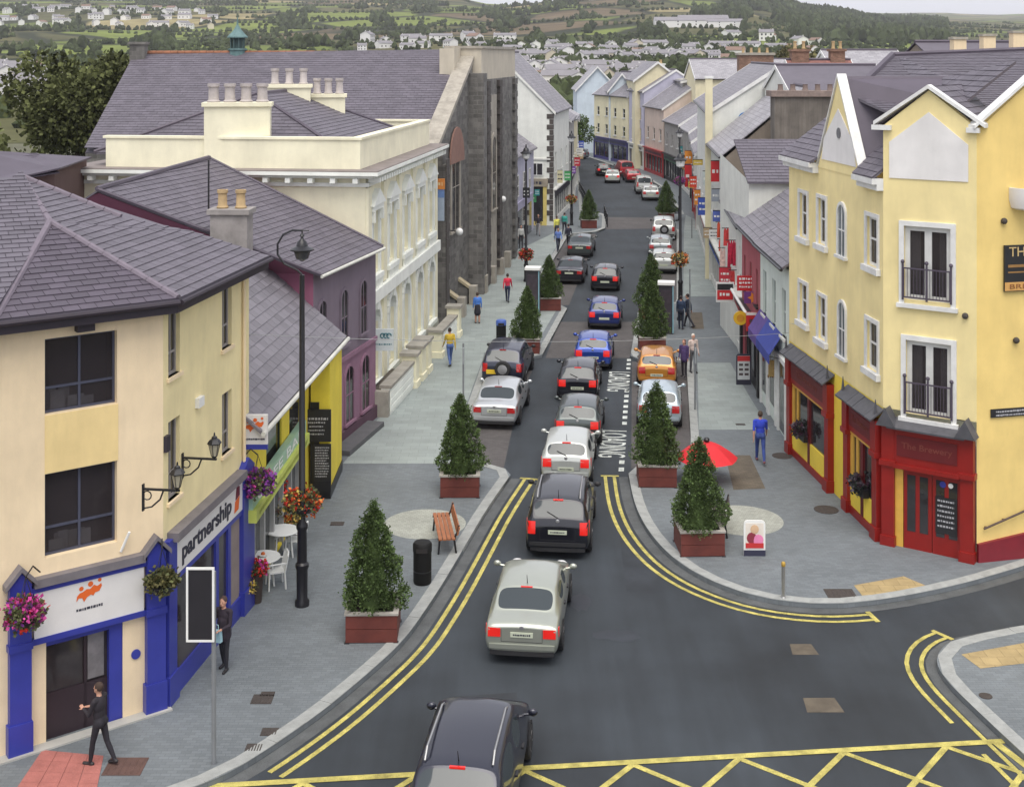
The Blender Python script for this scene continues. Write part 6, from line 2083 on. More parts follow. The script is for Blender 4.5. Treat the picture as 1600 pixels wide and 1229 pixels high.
mb = MB(fD.M); mb.box(u_a + 0.1, u_a + 1.6, -0.097, -0.092, w_b + hh * 0.52, w_b + hh * 0.58); mb.box(u_a + 0.1, u_a + 1.6, -0.097, -0.092, w_b + hh * 0.4, w_b + hh * 0.43); mb.build('gold_rule', mat('dull_gold_rule', (0.3, 0.16, 0.05)), ps, True)
face_text(fD, ps, 'BREWERY', u_a + 0.9, w_b + hh * 0.11, mat('brown_print', (0.25, 0.1, 0.03)), (1.5, hh * 0.1), -0.106)
u_a, w_b = fD.uw(1547, 652); w_t = fD.uw(1547, 639)[1]
ns = thing('street_nameplate', 'small black street nameplate on the yellow side wall', 'sign', fD.pt(u_a, -0.03, w_b))
MB(fD.M).box(u_a, u_a + 1.3, -0.05, -0.02, w_b, w_t).build('panel', BLKS, ns, True)
mb = MB(fD.M); scribble(mb, u_a + 0.15, u_a + 1.2, (w_b + w_t) / 2 + 0.04, 0.06, -0.056, random.Random(31)); scribble(mb, u_a + 0.15, u_a + 1.1, (w_b + w_t) / 2 - 0.06, 0.05, -0.056, random.Random(32)); mb.build('print', CHALK, ns, True)
u_a, w_b = fD.uw(1576, 328); w_t = fD.uw(1576, 290)[1]
bl = thing('white_bowl_fitting', 'white rounded bowl shaped fitting high on the yellow side wall', 'wall fitting', fD.pt(u_a + 0.9, 0, w_b))
MB(fD.M @ Matrix.Translation((u_a + 0.85, -0.05, w_b))).lathe([(0.6, 0.0), (0.78, 0.06), (0.85, 0.3), (0.85, 0.62), (0.78, 0.62), (0.74, 0.3), (0.1, 0.12)], n=24, sy=0.8).build('bowl', PWP, bl, True, smooth=True)
for px, py, Y, lab in ((1497, 62, 62, 'cream chimney leftmost of three behind the pub ridge'), (1543, 57, 64, 'cream chimney in the middle of three behind the pub ridge'), (1589, 52, 66, 'cream chimney rightmost of three behind the pub ridge')):
 p = at(px, py, Y)
 o = thing('skyline_chimney', lab, 'chimney stack', (p.x, Y, 11.0), 0, 'cream chimneys behind the pub')
 MB().box(-0.3, 0.3, -0.3, 0.3, 0, p.z - 11.0).build('stack', CREAM, o); MB().box(-0.36, 0.36, -0.36, 0.36, p.z - 11.0 + 0.002, p.z - 10.88).build('cap', STONEL, o)
terrace((22.8, 64), (32.0, 66), 10, 12.0, 14.7, BRNR, SLATE, 'skyline_house', 'slate roofed house on the skyline behind the pub roof', cols=2, rows=((9, 1.2),), verge=False)
terrace((17.6, 78), (21.6, 78), 8, 11.6, 13.7, BRICKM, mat('red_tile_roof', (0.22, 0.1, 0.085), rough=0.8, var=0.25, brick=(0.35, 0.25, 0.02)), 'red_roofed_house', 'red brick and tile house on the skyline left of pub ridge', cols=2, rows=((9, 1.2),), chim=((0.8, 4, 1.1, 0.7, 14.3, BRICKM, 2), (3.2, 4, .9, 0.7, 14.3, BRICKM, 2)))
terrace((24.2, 96), (30, 96), 8, 12.6, 14.4, WREND, SLATE_FL, 'skyline_house', 'pale walled house between the red roof and cream chimneys', cols=2, rows=((9, 1.2),))
bh = thing('back_house', 'dark low hipped roof behind the cream corner building at left edge', 'building', (-19, 46, 0))
q = [at(-60, 296, 42.5), at(94, 262, 46.5), at(58, 240, 49), at(-30, 234, 47.5)]
q2 = V3((q[1].x - .5, q[1].y + 5, q[1].z))
rf_ = plane_roof(bh, [q, [q[1], q2, q[2]]], SLATE_D)
slate_plane(rf_, q, .26, .4, SLATE_D, 0, 91)
mb = MB()
for a_, b_ in ((q[0], q[1]), (q[1], q2)):
 a_, b_ = a_ + V3((-.3, .3, 0)), b_ + V3((-.3, .3, 0))
 mb.quad((a_.x, a_.y, 0), (b_.x, b_.y, 0), (b_.x, b_.y, b_.z - .08), (a_.x, a_.y, a_.z - .08))
mb.build('wall', wallm('dark_brick_side', (0.13, 0.08, 0.07)), bh, True)
# ================================================================== CARS
RUB = mat('tyre_rubber', (0.018, 0.018, 0.02), rough=0.8, var=0.1)
RIM = mat('alloy_rim', (0.4, 0.4, 0.42), rough=0.3, metal=0.7, var=0.05)
TRIM = mat('black_plastic', (0.02, 0.02, 0.022), rough=0.6)
CGLASS = mat('car_glass', (0.035, 0.045, 0.05), rough=0.04, var=0.0, spec=0.6)
LAMPON = mat('lit_brake_lamp', (0.5, 0.014, 0.01), rough=0.2, emit=0.35, var=0.0)
LAMPOFF = mat('red_tail_lens', (0.4, 0.012, 0.012), rough=0.2, var=0.0, coat=0.5)
LAMPW = mat('clear_lens', (0.6, 0.6, 0.6), rough=0.15, var=0.0)
PLATE = mat('white_plate', (0.5, 0.54, 0.42), rough=0.5, var=0.0)
PLATEY = mat('yellow_plate', (0.75, 0.5, 0.03), rough=0.5, var=0.0)
def carpaint(name, col, metal=0.35):
 return mat('car_' + name, col, rough=0.32, var=0.03, metal=metal, coat=0.7)
CARS = {
 'sedan': dict(L=4.6, W=1.76, H=1.47, wb=(0.98, 3.66), r=0.315, st=[(0.0, 0.86, .95, 'l'), (0.06, 0.97, .975, 'l'), (0.58, 1.0, .985, 'l'), (1.2, 1.36, 1, 'r'), (2.1, 1.44, 1, 'r'), (2.75, 1.37, 1, 'r'), (3.5, 0.97, .99, 'l'), (4.3, 0.80, .95, 'l'), (4.6, 0.58, .8, 'l')], rb=2, ws=5),
 'hatch': dict(L=3.95, W=1.69, H=1.47, wb=(0.7, 3.2), r=0.3, st=[(0.0, 0.84, .93, 'l'), (0.06, 0.98, .97, 'l'), (0.42, 1.36, 1, 'r'), (1.3, 1.46, 1, 'r'), (2.1, 1.40, 1, 'r'), (2.9, 1.0, .99, 'l'), (3.65, 0.82, .95, 'l'), (3.95, 0.58, .8, 'l')], rb=1, ws=4),
 'suv': dict(L=4.35, W=1.82, H=1.70, wb=(0.85, 3.5), r=0.36, st=[(0.0, 0.92, .9, 'l'), (0.08, 1.10, .97, 'l'), (0.38, 1.58, 1, 'r'), (1.6, 1.69, 1, 'r'), (2.5, 1.62, 1, 'r'), (3.2, 1.12, .99, 'l'), (4.0, 0.98, .96, 'l'), (4.35, 0.68, .84, 'l')], rb=1, ws=4),
 'mpv': dict(L=4.75, W=1.84, H=1.72, wb=(1.0, 3.85), r=0.33, st=[(0.0, 0.90, .88, 'l'), (0.1, 1.08, .96, 'l'), (0.55, 1.60, 1, 'r'), (1.9, 1.72, 1, 'r'), (2.8, 1.66, 1, 'r'), (3.75, 1.08, .99, 'l'), (4.45, 0.88, .94, 'l'), (4.75, 0.6, .8, 'l')], rb=1, ws=4),
 'van': dict(L=4.3, W=1.75, H=1.84, wb=(0.8, 3.4), r=0.32, st=[(0.0, 0.94, .94, 'l'), (0.04, 1.1, .98, 'l'), (0.14, 1.74, 1, 'r'), (1.8, 1.83, 1, 'r'), (2.6, 1.76, 1, 'r'), (3.3, 1.1, .99, 'l'), (4.05, 0.9, .95, 'l'), (4.3, 0.62, .84, 'l')], rb=1, ws=4),
}
CARM = {}
def car_meshes(kind):
 if kind in CARM:
  return CARM[kind]
 D = CARS[kind]
 w = D['W'] / 2
 bm = bmesh.new()
 rows = []
 belt0 = D['st'][D['ws']+0][1] * 0 + max(s[1] for s in D['st'] if s[3] == 'l') - 0.06
 for (y, t, k, kd) in D['st']:
  hw = w * k
  if kd == 'l':
   b = min(belt0, t - 0.05)
   zm = min(0.62, t - 0.14)
   pts = [(0, .24), (.82 * hw, .24), (.97 * hw, .36), (hw, zm), (.96 * hw, b), (.82 * hw, t - .01), (.45 * hw, t + .015), (0, t + .025)]
  else:
   pts = [(0, .22), (.84 * hw, .22), (.98 * hw, .34), (hw, .62), (.965 * hw, belt0), (.79 * hw, t - .08), (.52 * hw, t - .005), (0, t + .012)]
  R_ = [bm.verts.new((x, y, z)) for x, z in pts]
  L_2 = [R_[0]] + [bm.verts.new((-x, y, z)) for x, z in pts[1:-1]] + [R_[-1]]
  rows.append((R_, L_2))
 rb, ws = D['rb'], D['ws']
 groups = {'rear': [], 'wind': [], 'sideR': [], 'sideL': []}
 last_r = ws
 first_r = rb + 1
 for i in range(len(rows) - 1):
  for sgn, S in ((1, 0), (-1, 1)):
   A, B = rows[i][S], rows[i + 1][S]
   for j in range(7):
    q = [A[j], B[j], B[j + 1], A[j + 1]] if sgn > 0 else [A[j], A[j + 1], B[j + 1], B[j]]
    f = bm.faces.new(q[::-1])
    if i == rb and j in (5, 6):
     groups['rear'].append(f)
    if i == ws and j in (5, 6):
     groups['wind'].append(f)
    if j == 4 and first_r <= i < last_r:
     groups['sideR' if sgn > 0 else 'sideL'].append(f)
 for row, rev in ((rows[0], False), (rows[-1], True)):
  Rr, Ll = row
  def F_(vs):
   bm.faces.new(vs[::-1] if not rev else vs)
  F_([Rr[1], Rr[0], Ll[1], Ll[2], Rr[2]][::-1])
  for j in (2, 3, 4):
   F_([Rr[j], Ll[j], Ll[j + 1], Rr[j + 1]][::-1])
  F_([Rr[5], Ll[5], Ll[6], Rr[7], Rr[6]][::-1])
 bmesh.ops.recalc_face_normals(bm, faces=bm.faces)
 cr = bm.edges.layers.float.new('crease_edge')
 idx_ = {}
 for i, row in enumerate(rows):
  for S in (0, 1):
   for j, v in enumerate(row[S]):
    idx_[v] = (i, j)
 for e in bm.edges:
  (i0, j0), (i1, j1) = idx_[e.verts[0]], idx_[e.verts[1]]
  if j0 == j1 == 4: e[cr] = .8
  elif j0 == j1 == 5: e[cr] = .7
  elif i0 == i1 and i0 in (rb, rb + 1, ws, ws + 1) and min(j0, j1) >= 4: e[cr] = .6
  elif i0 == i1 == 0 and min(j0, j1) >= 2: e[cr] = .65
  elif i0 == i1 == 0 and abs(j0 - j1) == 0: e[cr] = .6
 midx = {'rear': 1, 'wind': 2, 'sideR': 3, 'sideL': 3}
 for k, fs in groups.items():
  if k in ('rear', 'wind'):
   nf = bmesh.ops.inset_region(bm, faces=fs, thickness=0.045, use_even_offset=True)
   for f in fs:
    for e in f.edges:
     if any(g not in fs for g in e.link_faces): e[cr] = .75
   for f in fs:
    f.material_index = midx[k]
  else:
   bmesh.ops.inset_individual(bm, faces=fs, thickness=0.04, use_even_offset=True)
   for f in fs:
    for e in f.edges: e[cr] = .75
   for f in fs:
    f.material_index = 3
 me = bpy.data.meshes.new('car_cage')
 bm.to_mesh(me)
 bm.free()
 for k in range(4):
  me.materials.append(None)
 o = bpy.data.objects.new('car_cage', me)
 COL.objects.link(o)
 sb = o.modifiers.new('s', 'SUBSURF')
 sb.levels = 2
 sb.render_levels = 2
 dg = bpy.context.evaluated_depsgraph_get()
 em = bpy.data.meshes.new_from_object(o.evaluated_get(dg))
 bpy.data.objects.remove(o)
 out = []
 for k in (0, 1, 2, 3, 4):
  b2 = bmesh.new()
  b2.from_mesh(em)
  bmesh.ops.delete(b2, geom=[f for f in b2.faces if f.material_index != min(k, 3) or (k == 3 and f.calc_center_median().x > 0) or (k == 4 and f.calc_center_median().x < 0)], context='FACES')
  for f in b2.faces:
   f.material_index = 0
   f.smooth = True
  m_ = bpy.data.meshes.new(('body', 'rear_window', 'windscreen', 'side_window', 'side_window')[k])
  b2.to_mesh(m_)
  b2.free()
  out.append(m_)
 from mathutils.bvhtree import BVHTree
 b3 = bmesh.new(); b3.from_mesh(em)
 bvh = BVHTree.FromBMesh(b3)
 b3.free()
 CARM[kind] = (out, bvh)
 return CARM[kind]
WH = {}
def car(px, py, kind, m, name, label, ang=None, lit=False, plate=PLATE, group=None, Y=None, X=None, extra='', lamps='corner', s=1.0):
 D = CARS[kind]
 (body, rearw, windw, sidew, sidew2), bvh = car_meshes(kind)
 if Y is None:
  p = gp(px, py, .2)
  X, Y = p.x, p.y
 if ang is None:
  ang = 0.112
 t = thing(name, label, 'car' if kind != 'van' else 'van', (X, Y, 0), -math.atan(ang), group)
 if s != 1.0:
  t.scale = (s, s, s)
 b = link('body', body, None, t)
 def setm(o, mm):
  if not o.data.materials:
   o.data.materials.append(mm)
  relink(o, mm)
 setm(b, m)
 for nm, me in (('rear_window', rearw), ('windscreen', windw), ('side_window', sidew), ('side_window', sidew2)):
  o = link(nm, me, None, t)
  setm(o, CGLASS if not (extra == 'panel' and nm == 'side_window') else m)
 w, r = D['W'] / 2, D['r']
 def tail_y(x, z):
  h = bvh.ray_cast(V3((x, -2, z)), V3((0, 1, 0)))
  return h[0].y if h[0] else 0.05
 for yw in D['wb']:
  for sg in (-1, 1):
   key = (kind, sg)
   if key not in WH:
    mt = MB(); mt.lathe([(r * .72, -.1), (r * .93, -.1), (r, -.06), (r, .06), (r * .93, .1), (r * .72, .1)], n=20)
    mr_ = MB(); mr_.lathe([(r * .71, -.07), (r * .71, .085), (r * .6, .09), (r * .55, .05), (r * .2, .06), (r * .12, .085), (0.01, .085)], n=20)
    for kk in range(5):
     a = 2 * math.pi * kk / 5
     mr_.tube([(r * .15 * math.cos(a), r * .15 * math.sin(a), .075), (r * .62 * math.cos(a), r * .62 * math.sin(a), .08)], 0.03, 4)
    rot = Matrix.Rotation(rad(90) * sg, 4, 'Y')
    a1, a2 = mt.mesh('tyre', True), mr_.mesh('rim', True)
    a1.transform(rot); a2.transform(rot)
    a1.materials.append(RUB); a2.materials.append(RIM)
    WH[key] = (a1, a2)
   wh = link('wheel', WH[key][0], None, t)
   wh.location = (sg * (w - 0.085), yw, r)
   rim = link('rim', WH[key][1], None, wh)
 key = (kind, 'arch')
 if key not in WH:
  mb = MB()
  for yw in D['wb']:
   for sg in (-1, 1):
    n_ = 14
    for k in range(n_):
     t0, t1 = -0.25 + (math.pi + 0.5) * k / n_, -0.25 + (math.pi + 0.5) * (k + 1) / n_
     ro, ri = r * 1.2, r * 1.02
     x_ = sg * (w + 0.004)
     mb.quad((x_, yw + ro * math.cos(t0), r + ro * math.sin(t0)), (x_, yw + ro * math.cos(t1), r + ro * math.sin(t1)), (sg * (w - .15), yw + ri * math.cos(t1), r + ri * math.sin(t1)), (sg * (w - .15), yw + ri * math.cos(t0), r + ri * math.sin(t0)))
     mb.quad((x_, yw + ro * math.cos(t0), r + ro * math.sin(t0)), (x_, yw + ro * math.cos(t1), r + ro * math.sin(t1)), (x_, yw + ri * math.cos(t1), r + ri * math.sin(t1)), (x_, yw + ri * math.cos(t0), r + ri * math.sin(t0)))
  ms_ = []
  for k in range(4):
   q = MB(); q.v = mb.v[k * 112:(k + 1) * 112]; q.f = [[i - k * 112 for i in f] for f in mb.f[k * 28:(k + 1) * 28]]; q.t = mb.t[:28]
   ms_.append(q.mesh('wheel_arch')); ms_[-1].materials.append(TRIM)
  WH[key] = ms_
 for q in WH[key]:
  link('wheel_arch', q, None, t)
 lampm = LAMPON if lit else LAMPOFF
 zl = {'sedan': (.66, .86), 'hatch': (.66, .92), 'suv': (.72, 1.05), 'mpv': (.74, 1.1), 'van': (.8, 1.25)}[kind]
 for sg in (-1, 1):
  xo, xi = sg * w * .97, sg * w * .56
  if kind in ('suv', 'van', 'mpv'):
   xi = sg * w * .68
  mb = MB()
  zz = [zl[0], (zl[0] + zl[1]) / 2, zl[1]]
  xs = [xi + (xo - xi) * k / 5 for k in range(6)]
  vs = []
  for z in zz:
   for x in xs:
    y = tail_y(max(-w * .93, min(w * .93, x)), z)
    if abs(x) > w * .93:
     y += 0.16
    vs.append((x, y - 0.012, z))
  fs = []
  for a in range(2):
   for c in range(5):
    i0 = a * 6 + c
    fs.append((i0, i0 + 1, i0 + 7, i0 + 6))
  nb = len(vs)
  vs += [(x, y + 0.05, z) for x, y, z in vs]
  ring = [0, 1, 2, 3, 4, 5, 11, 17, 16, 15, 14, 13, 12, 6]
  for a, c in zip(ring, ring[1:] + ring[:1]):
   fs.append((a, c, c + nb, a + nb))
  mb.add(vs, fs)
  mb.build('tail_lamp', lampm, t, smooth=True)
 zb_ = zl[0] - 0.2
 y_ = tail_y(0, 0.5)
 pz = zl[0] + 0.06 if kind in ('sedan', 'suv') else 0.6
 yp = min(tail_y(0.2, pz), tail_y(0.2, pz + 0.05))
 if plate is PLATEY:
  MB().box(-.66, -.22, tail_y(-.5, .7) - .02, tail_y(-.5, .7) + .04, .62, .8).build('number_plate', plate, t)
 else:
  pl = MB().box(-.26, .26, yp - .016, yp + 0.03, pz - .055, pz + .055).build('number_plate', plate, t)
  if Y < 60:
   mb = MB(); scribble(mb, -.2, .2, pz, .045, yp - .02, random.Random(int(Y * 10)), .3); mb.build('plate_print', INK, pl)
 mb = MB()
 n_ = 8
 for k in range(n_):
  x0, x1 = -w * .86 + 1.72 * w * k / n_, -w * .86 + 1.72 * w * (k + 1) / n_
  y0, y1 = tail_y(x0, .45), tail_y(x1, .45)
  mb.add([(x0, y0 - .03, .40), (x1, y1 - .03, .40), (x1, y1 - .03, .5), (x0, y0 - .03, .5), (x0, y0 + .05, .40), (x1, y1 + .05, .40), (x1, y1 + .05, .5), (x0, y0 + .05, .5)], [(0, 1, 2, 3), (3, 2, 6, 7), (0, 4, 5, 1)])
 mb.build('bumper_strip', TRIM if kind in ('suv', 'van') else m, t)
 mb = MB()
 for k in range(n_):
  x0, x1 = -w * .84 + 1.68 * w * k / n_, -w * .84 + 1.68 * w * (k + 1) / n_
  y0, y1 = tail_y(x0, .33), tail_y(x1, .33)
  mb.add([(x0, y0 - .012, .24), (x1, y1 - .012, .24), (x1, y1 - .012, .35), (x0, y0 - .012, .35), (x0, y0 + .1, .24), (x1, y1 + .1, .24)], [(0, 1, 2, 3), (0, 4, 5, 1)])
 mb.build('rear_valance', TRIM, t)
 mb = MB()
 zt = D['st'][D['rb']][1] - .03
 for sg in (-1, 1):
  P = [(sg * w * .54, tail_y(sg * w * .54, z) - .002, z) for z in (.56, .66, .76, .86) if z < zt]
  mb.tube(P, .006, 4)
 P = [(x * w, tail_y(x * w, .56) - .002, .56) for x in (-.54, -.27, 0, .27, .54)]
 mb.tube(P, .006, 4)
 mb.build('boot_seam', TRIM, t)
 st = D['st'][D['rb'] + 1]
 MB().box(-.14, .14, st[0] - 0.05, st[0] + 0.03, st[1] - .035, st[1] + .0).build('high_brake_lamp', lampm, t)
 yr = D['st'][D['rb']][0]
 mb = MB(); mb.tube([(0.02, tail_y(0, D['st'][D['rb']][1]) - 0.0 if kind != 'sedan' else yr - .02, D['st'][D['rb']][1] + .04), (-.3, (yr * .6 + st[0] * .4) - .03, D['st'][D['rb']][1] * .6 + st[1] * .4 - 0.0)], 0.012, 5)
 if kind != 'sedan':
  mb.build('rear_wiper', TRIM, t)
 MB().cyl((0, st[0] + .12, st[1] + .02), (0, st[0] + .0, st[1] + .26), 0.012, 0.006, 5).build('aerial', TRIM, t)
 zs_ = max(q[1] for q in D['st'] if q[3] == 'l')
 ys_ = D['st'][D['ws']][0] * .35 + D['st'][D['ws'] + 1][0] * .65
 for sg in (-1, 1):
  mb = MB(); mb.ball((sg * (w + .09), ys_, zs_ + .06), .1, .06, .075, 8, 6); mb.cyl((sg * (w - .1), ys_, zs_ - .0), (sg * (w + .06), ys_, zs_ + .03), .025, n=6)
  mb.build('wing_mirror', TRIM if kind in ('suv', 'van') else m, t, smooth=True)
  mb = MB()
  for yy in (D['wb'][0] + .55, D['wb'][0] + 1.5):
   mb.box(sg * (w - .03), sg * (w + .018), yy, yy + .18, zs_ - .18, zs_ - .14)
  mb.each('door_handle', TRIM, t)
  yh = D['L'] - .22
  MB().ball((sg * w * .66, yh, .66), .17, .14, .09, 8, 5).build('headlamp', LAMPW, t, smooth=True)
 mb = MB(); mb.ball((0, tail_y(0, zl[1]) - .005, zl[1] + .02), .055, .012, .055, 10, 5); mb.build('badge', RIM, t)
 if 'rails' in extra:
  for sg in (-1, 1):
   z_ = D['H'] - .06
   x_ = sg * w * .66
   MB().tube([(x_, st[0] + .12, st[1] - .02), (x_, st[0] + .35, z_ + .05), (x_, D['st'][D['ws']][0] - .4, z_ + .04), (x_, D['st'][D['ws']][0] - .15, z_ - .06)], .022, 6).build('roof_rail', STEEL, t)
 if 'spare' in extra:
  mb = MB(); mb.lathe([(.3, -.1), (.34, -.06), (.34, .06), (.3, .1), (.05, .1)], n=20)
  me = mb.mesh('spare_wheel', True); me.transform(Matrix.Translation((0.05, -.1, .86)) @ Matrix.Rotation(rad(90), 4, 'X')); me.materials.append(RUB)
  sp_ = link('spare_wheel', me, None, t)
  mb = MB(); mb.lathe([(.2, .1), (.2, .115), (.04, .12)], n=16)
  me = mb.mesh('spare_cover', True); me.transform(Matrix.Translation((0.05, -.1, .86)) @ Matrix.Rotation(rad(90), 4, 'X')); me.materials.append(RIM)
  link('spare_cover', me, None, sp_)
 return t
QG = 'cars queueing along the street'
PL_ = 'cars parked in the left bays'
PR_ = 'cars parked in the right bays'
black = carpaint('black', (0.012, 0.013, 0.02)); navy = carpaint('navy', (0.018, 0.022, 0.045)); silver = carpaint('silver', (0.52, 0.54, 0.55), .6)
champ = carpaint('champagne', (0.4, 0.42, 0.36), .6); white_c = carpaint('white', (0.47, 0.49, 0.47), .3); blue_c = carpaint('blue', (0.02, 0.06, 0.32), .4); dblue = carpaint('dark_blue', (0.015, 0.03, 0.15), .4)
grey_c = carpaint('grey_green', (0.07, 0.085, 0.085), .5); orange_c = carpaint('orange', (0.5, 0.21, 0.03), .3); red_c = carpaint('red', (0.33, 0.01, 0.02), .2); greyl = carpaint('light_grey', (0.3, 0.33, 0.34), .5)
car(0, 0, 'mpv', carpaint('midnight', (0.013, 0.015, 0.03)), 'people_carrier', 'dark navy people carrier nearest the camera, cut by the bottom edge', ang=.125, X=-1.02, Y=21.85, lit=True, extra='rails', group=QG)
car(815, 1027, 'sedan', champ, 'saloon_car', 'pale champagne silver saloon turning in behind the black off-roader', ang=.115, lit=True, group=QG)
car(871, 864, 'suv', black, 'off_roader', 'black off-roader with lit brake lamps behind the champagne saloon', ang=.105, lit=True, extra='rails', group=QG)
car(884, 752, 'hatch', white_c, 'hatchback', 'silver white hatchback just ahead of the black off-roader in the queue', ang=.11, lit=True, group=QG)
car(902, 690, 'hatch', grey_c, 'hatchback', 'dark grey green hatchback between the silver white one and black one', ang=.11, lit=True, group=QG)
car(902, 622, 'hatch', black, 'hatchback', 'black hatchback with pale roof behind the bright blue car', ang=.11, lit=True, group=QG)
car(926, 573, 'hatch', blue_c, 'hatchback', 'bright blue rounded hatchback in the queue', ang=.11, lit=True, group=QG)
car(944, 510, 'hatch', dblue, 'hatchback', 'darker blue hatchback ahead of the bright blue one', ang=.11, lit=True, group=QG)
car(945, 451, 'hatch', black, 'hatchback', 'black hatchback alone at the head of the near queue', ang=.12, lit=True, group=QG)
car(957, 284, 'hatch', white_c, 'hatchback', 'white topped car with red lamps braking at the far bend', ang=.08, lit=True, group=QG)
car(944, 273, 'hatch', black, 'hatchback', 'dark car with red lamps passing at the far bend', ang=.02, lit=True, group=QG)
car(772, 664, 'sedan', silver, 'saloon_car', 'silver saloon parked on the brown bay behind the dark jeep', ang=.13, group=PL_)
car(784, 600, 'suv', navy, 'jeep', 'dark jeep with spare wheel and yellow number plate parked on left', ang=.135, plate=PLATEY, extra='spare', group=PL_)
car(889, 440, 'sedan', black, 'saloon_car', 'dark saloon parked beside the second pair of left planters', ang=.13, group=PL_)
car(905, 399, 'sedan', grey_c, 'saloon_car', 'grey dark saloon parked ahead of the dark saloon on left', ang=.13, group=PL_)
car(1030, 664, 'hatch', carpaint('pale_blue_silver', (0.42, 0.5, 0.55), .4), 'hatchback', 'pale silver hatchback parked behind the planted conifer on right', ang=.12, group=PR_)
car(1026, 601, 'hatch', orange_c, 'hatchback', 'bright orange hatchback parked in the right loading bay', ang=.125, group=PR_)
car(1037, 424, 'hatch', white_c, 'hatchback', 'pale hatchback parked behind the white topped column on right', ang=.125, group=PR_)
car(1032, 399, 'hatch', greyl, 'hatchback', 'light grey car parked behind the white off-roader on right', ang=.125, group=PR_)
car(1037, 372, 'suv', white_c, 'off_roader', 'white off-roader with spare wheel parked on right', ang=.125, extra='spare', group=PR_)
car(1017, 311, 'hatch', white_c, 'hatchback', 'white car parked in front of the white van', ang=.08, group=PR_)
car(1007, 301, 'van', white_c, 'van', 'white van parked between the white car and red van', ang=.05, group=PR_, extra='panel')
car(991, 283, 'hatch', red_c, 'hatchback', 'dark red car parked behind the red van at the bend', ang=-.05, group=PR_)
car(980, 274, 'van', red_c, 'van', 'dark red van parked at the far bend', ang=-.1, group=PR_, extra='panel')
car(0, 0, 'sedan', navy, 'saloon_car', 'navy saloon standing side on at the far left bend', X=10.6, Y=180, ang=-5.0)
car(0, 0, 'hatch', greyl, 'hatchback', 'light grey car beyond the navy saloon at the far bend', X=10.2, Y=174.2, ang=-2.0)
# ================================================================== PLANTERS AND CONIFERS
PLRED = mat('planter_red_board', (0.125, 0.028, 0.02), rough=0.65, var=0.2, scale=3, bump=0.15, bscale=30)
PLCAP = mat('planter_capping', (0.32, 0.3, 0.27), rough=0.8, var=0.2, scale=3)
SOIL = mat('soil', (0.03, 0.024, 0.02), rough=0.95, var=0.3, scale=8)
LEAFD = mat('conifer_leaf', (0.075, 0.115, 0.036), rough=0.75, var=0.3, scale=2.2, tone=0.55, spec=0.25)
BARK = mat('bark', (0.07, 0.05, 0.035), rough=0.9, var=0.25, scale=6, bump=0.3)
LEAFM = {}
def conifer_mesh(seed, h=2.65, r=0.84):
 """dense clipped conifer: sprays of small leaf-sized faces over many overlapping tufts"""
 rr = random.Random(seed)
 mb = MB()
 N = 1600
 for i in range(N):
  t = (i + rr.random()) / N
  t = 1 - (1 - t) ** 0.62 if rr.random() < .7 else rr.random()
  z = 0.02 + t * h * 0.97
  prof = (1 - t) ** 0.72 * (1 if t > .1 else .82 + 1.8 * t)
  a = rr.random() * 2 * math.pi
  if math.sin(2.3 * a + seed * 1.7 + 11 * t) > .93: continue
  lump = 1 + .16 * math.sin(3 * a + seed + 4 * t) + .1 * math.sin(9 * t * 3 + 2 * a)
  R0_ = r * prof * lump
  d = rr.uniform(0.72, 1.06) if rr.random() < .75 else rr.uniform(0.3, 0.8)
  c = V3((R0_ * d * math.cos(a), R0_ * d * math.sin(a), z))
  out = V3((math.cos(a), math.sin(a), 0.75)).normalized()
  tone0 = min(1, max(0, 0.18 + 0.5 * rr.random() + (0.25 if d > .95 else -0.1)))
  for k in range(11):
   v = (out + V3((rr.gauss(0, .55), rr.gauss(0, .55), rr.gauss(0.15, .5)))).normalized()
   L = rr.uniform(.03, .075) * (1 if t < .9 else .7)
   s_ = v.cross(V3((rr.gauss(0, 1), rr.gauss(0, 1), rr.gauss(0, 1)))).normalized() * L * .42
   b = c + V3((rr.gauss(0, .035), rr.gauss(0, .035), rr.gauss(0, .04)))
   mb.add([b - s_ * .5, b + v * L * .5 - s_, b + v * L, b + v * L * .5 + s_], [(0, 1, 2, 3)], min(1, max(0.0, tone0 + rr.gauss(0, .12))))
 core = [(r * .42 * (1 - t) ** .75 + .01, 0.1 + t * h * .85) for t in [k / 9 for k in range(10)]]
 mb.lathe(core, n=12)
 me = mb.mesh('crown')
 me.materials.append(LEAFD)
 return me
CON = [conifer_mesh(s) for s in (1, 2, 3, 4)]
PLM = {}
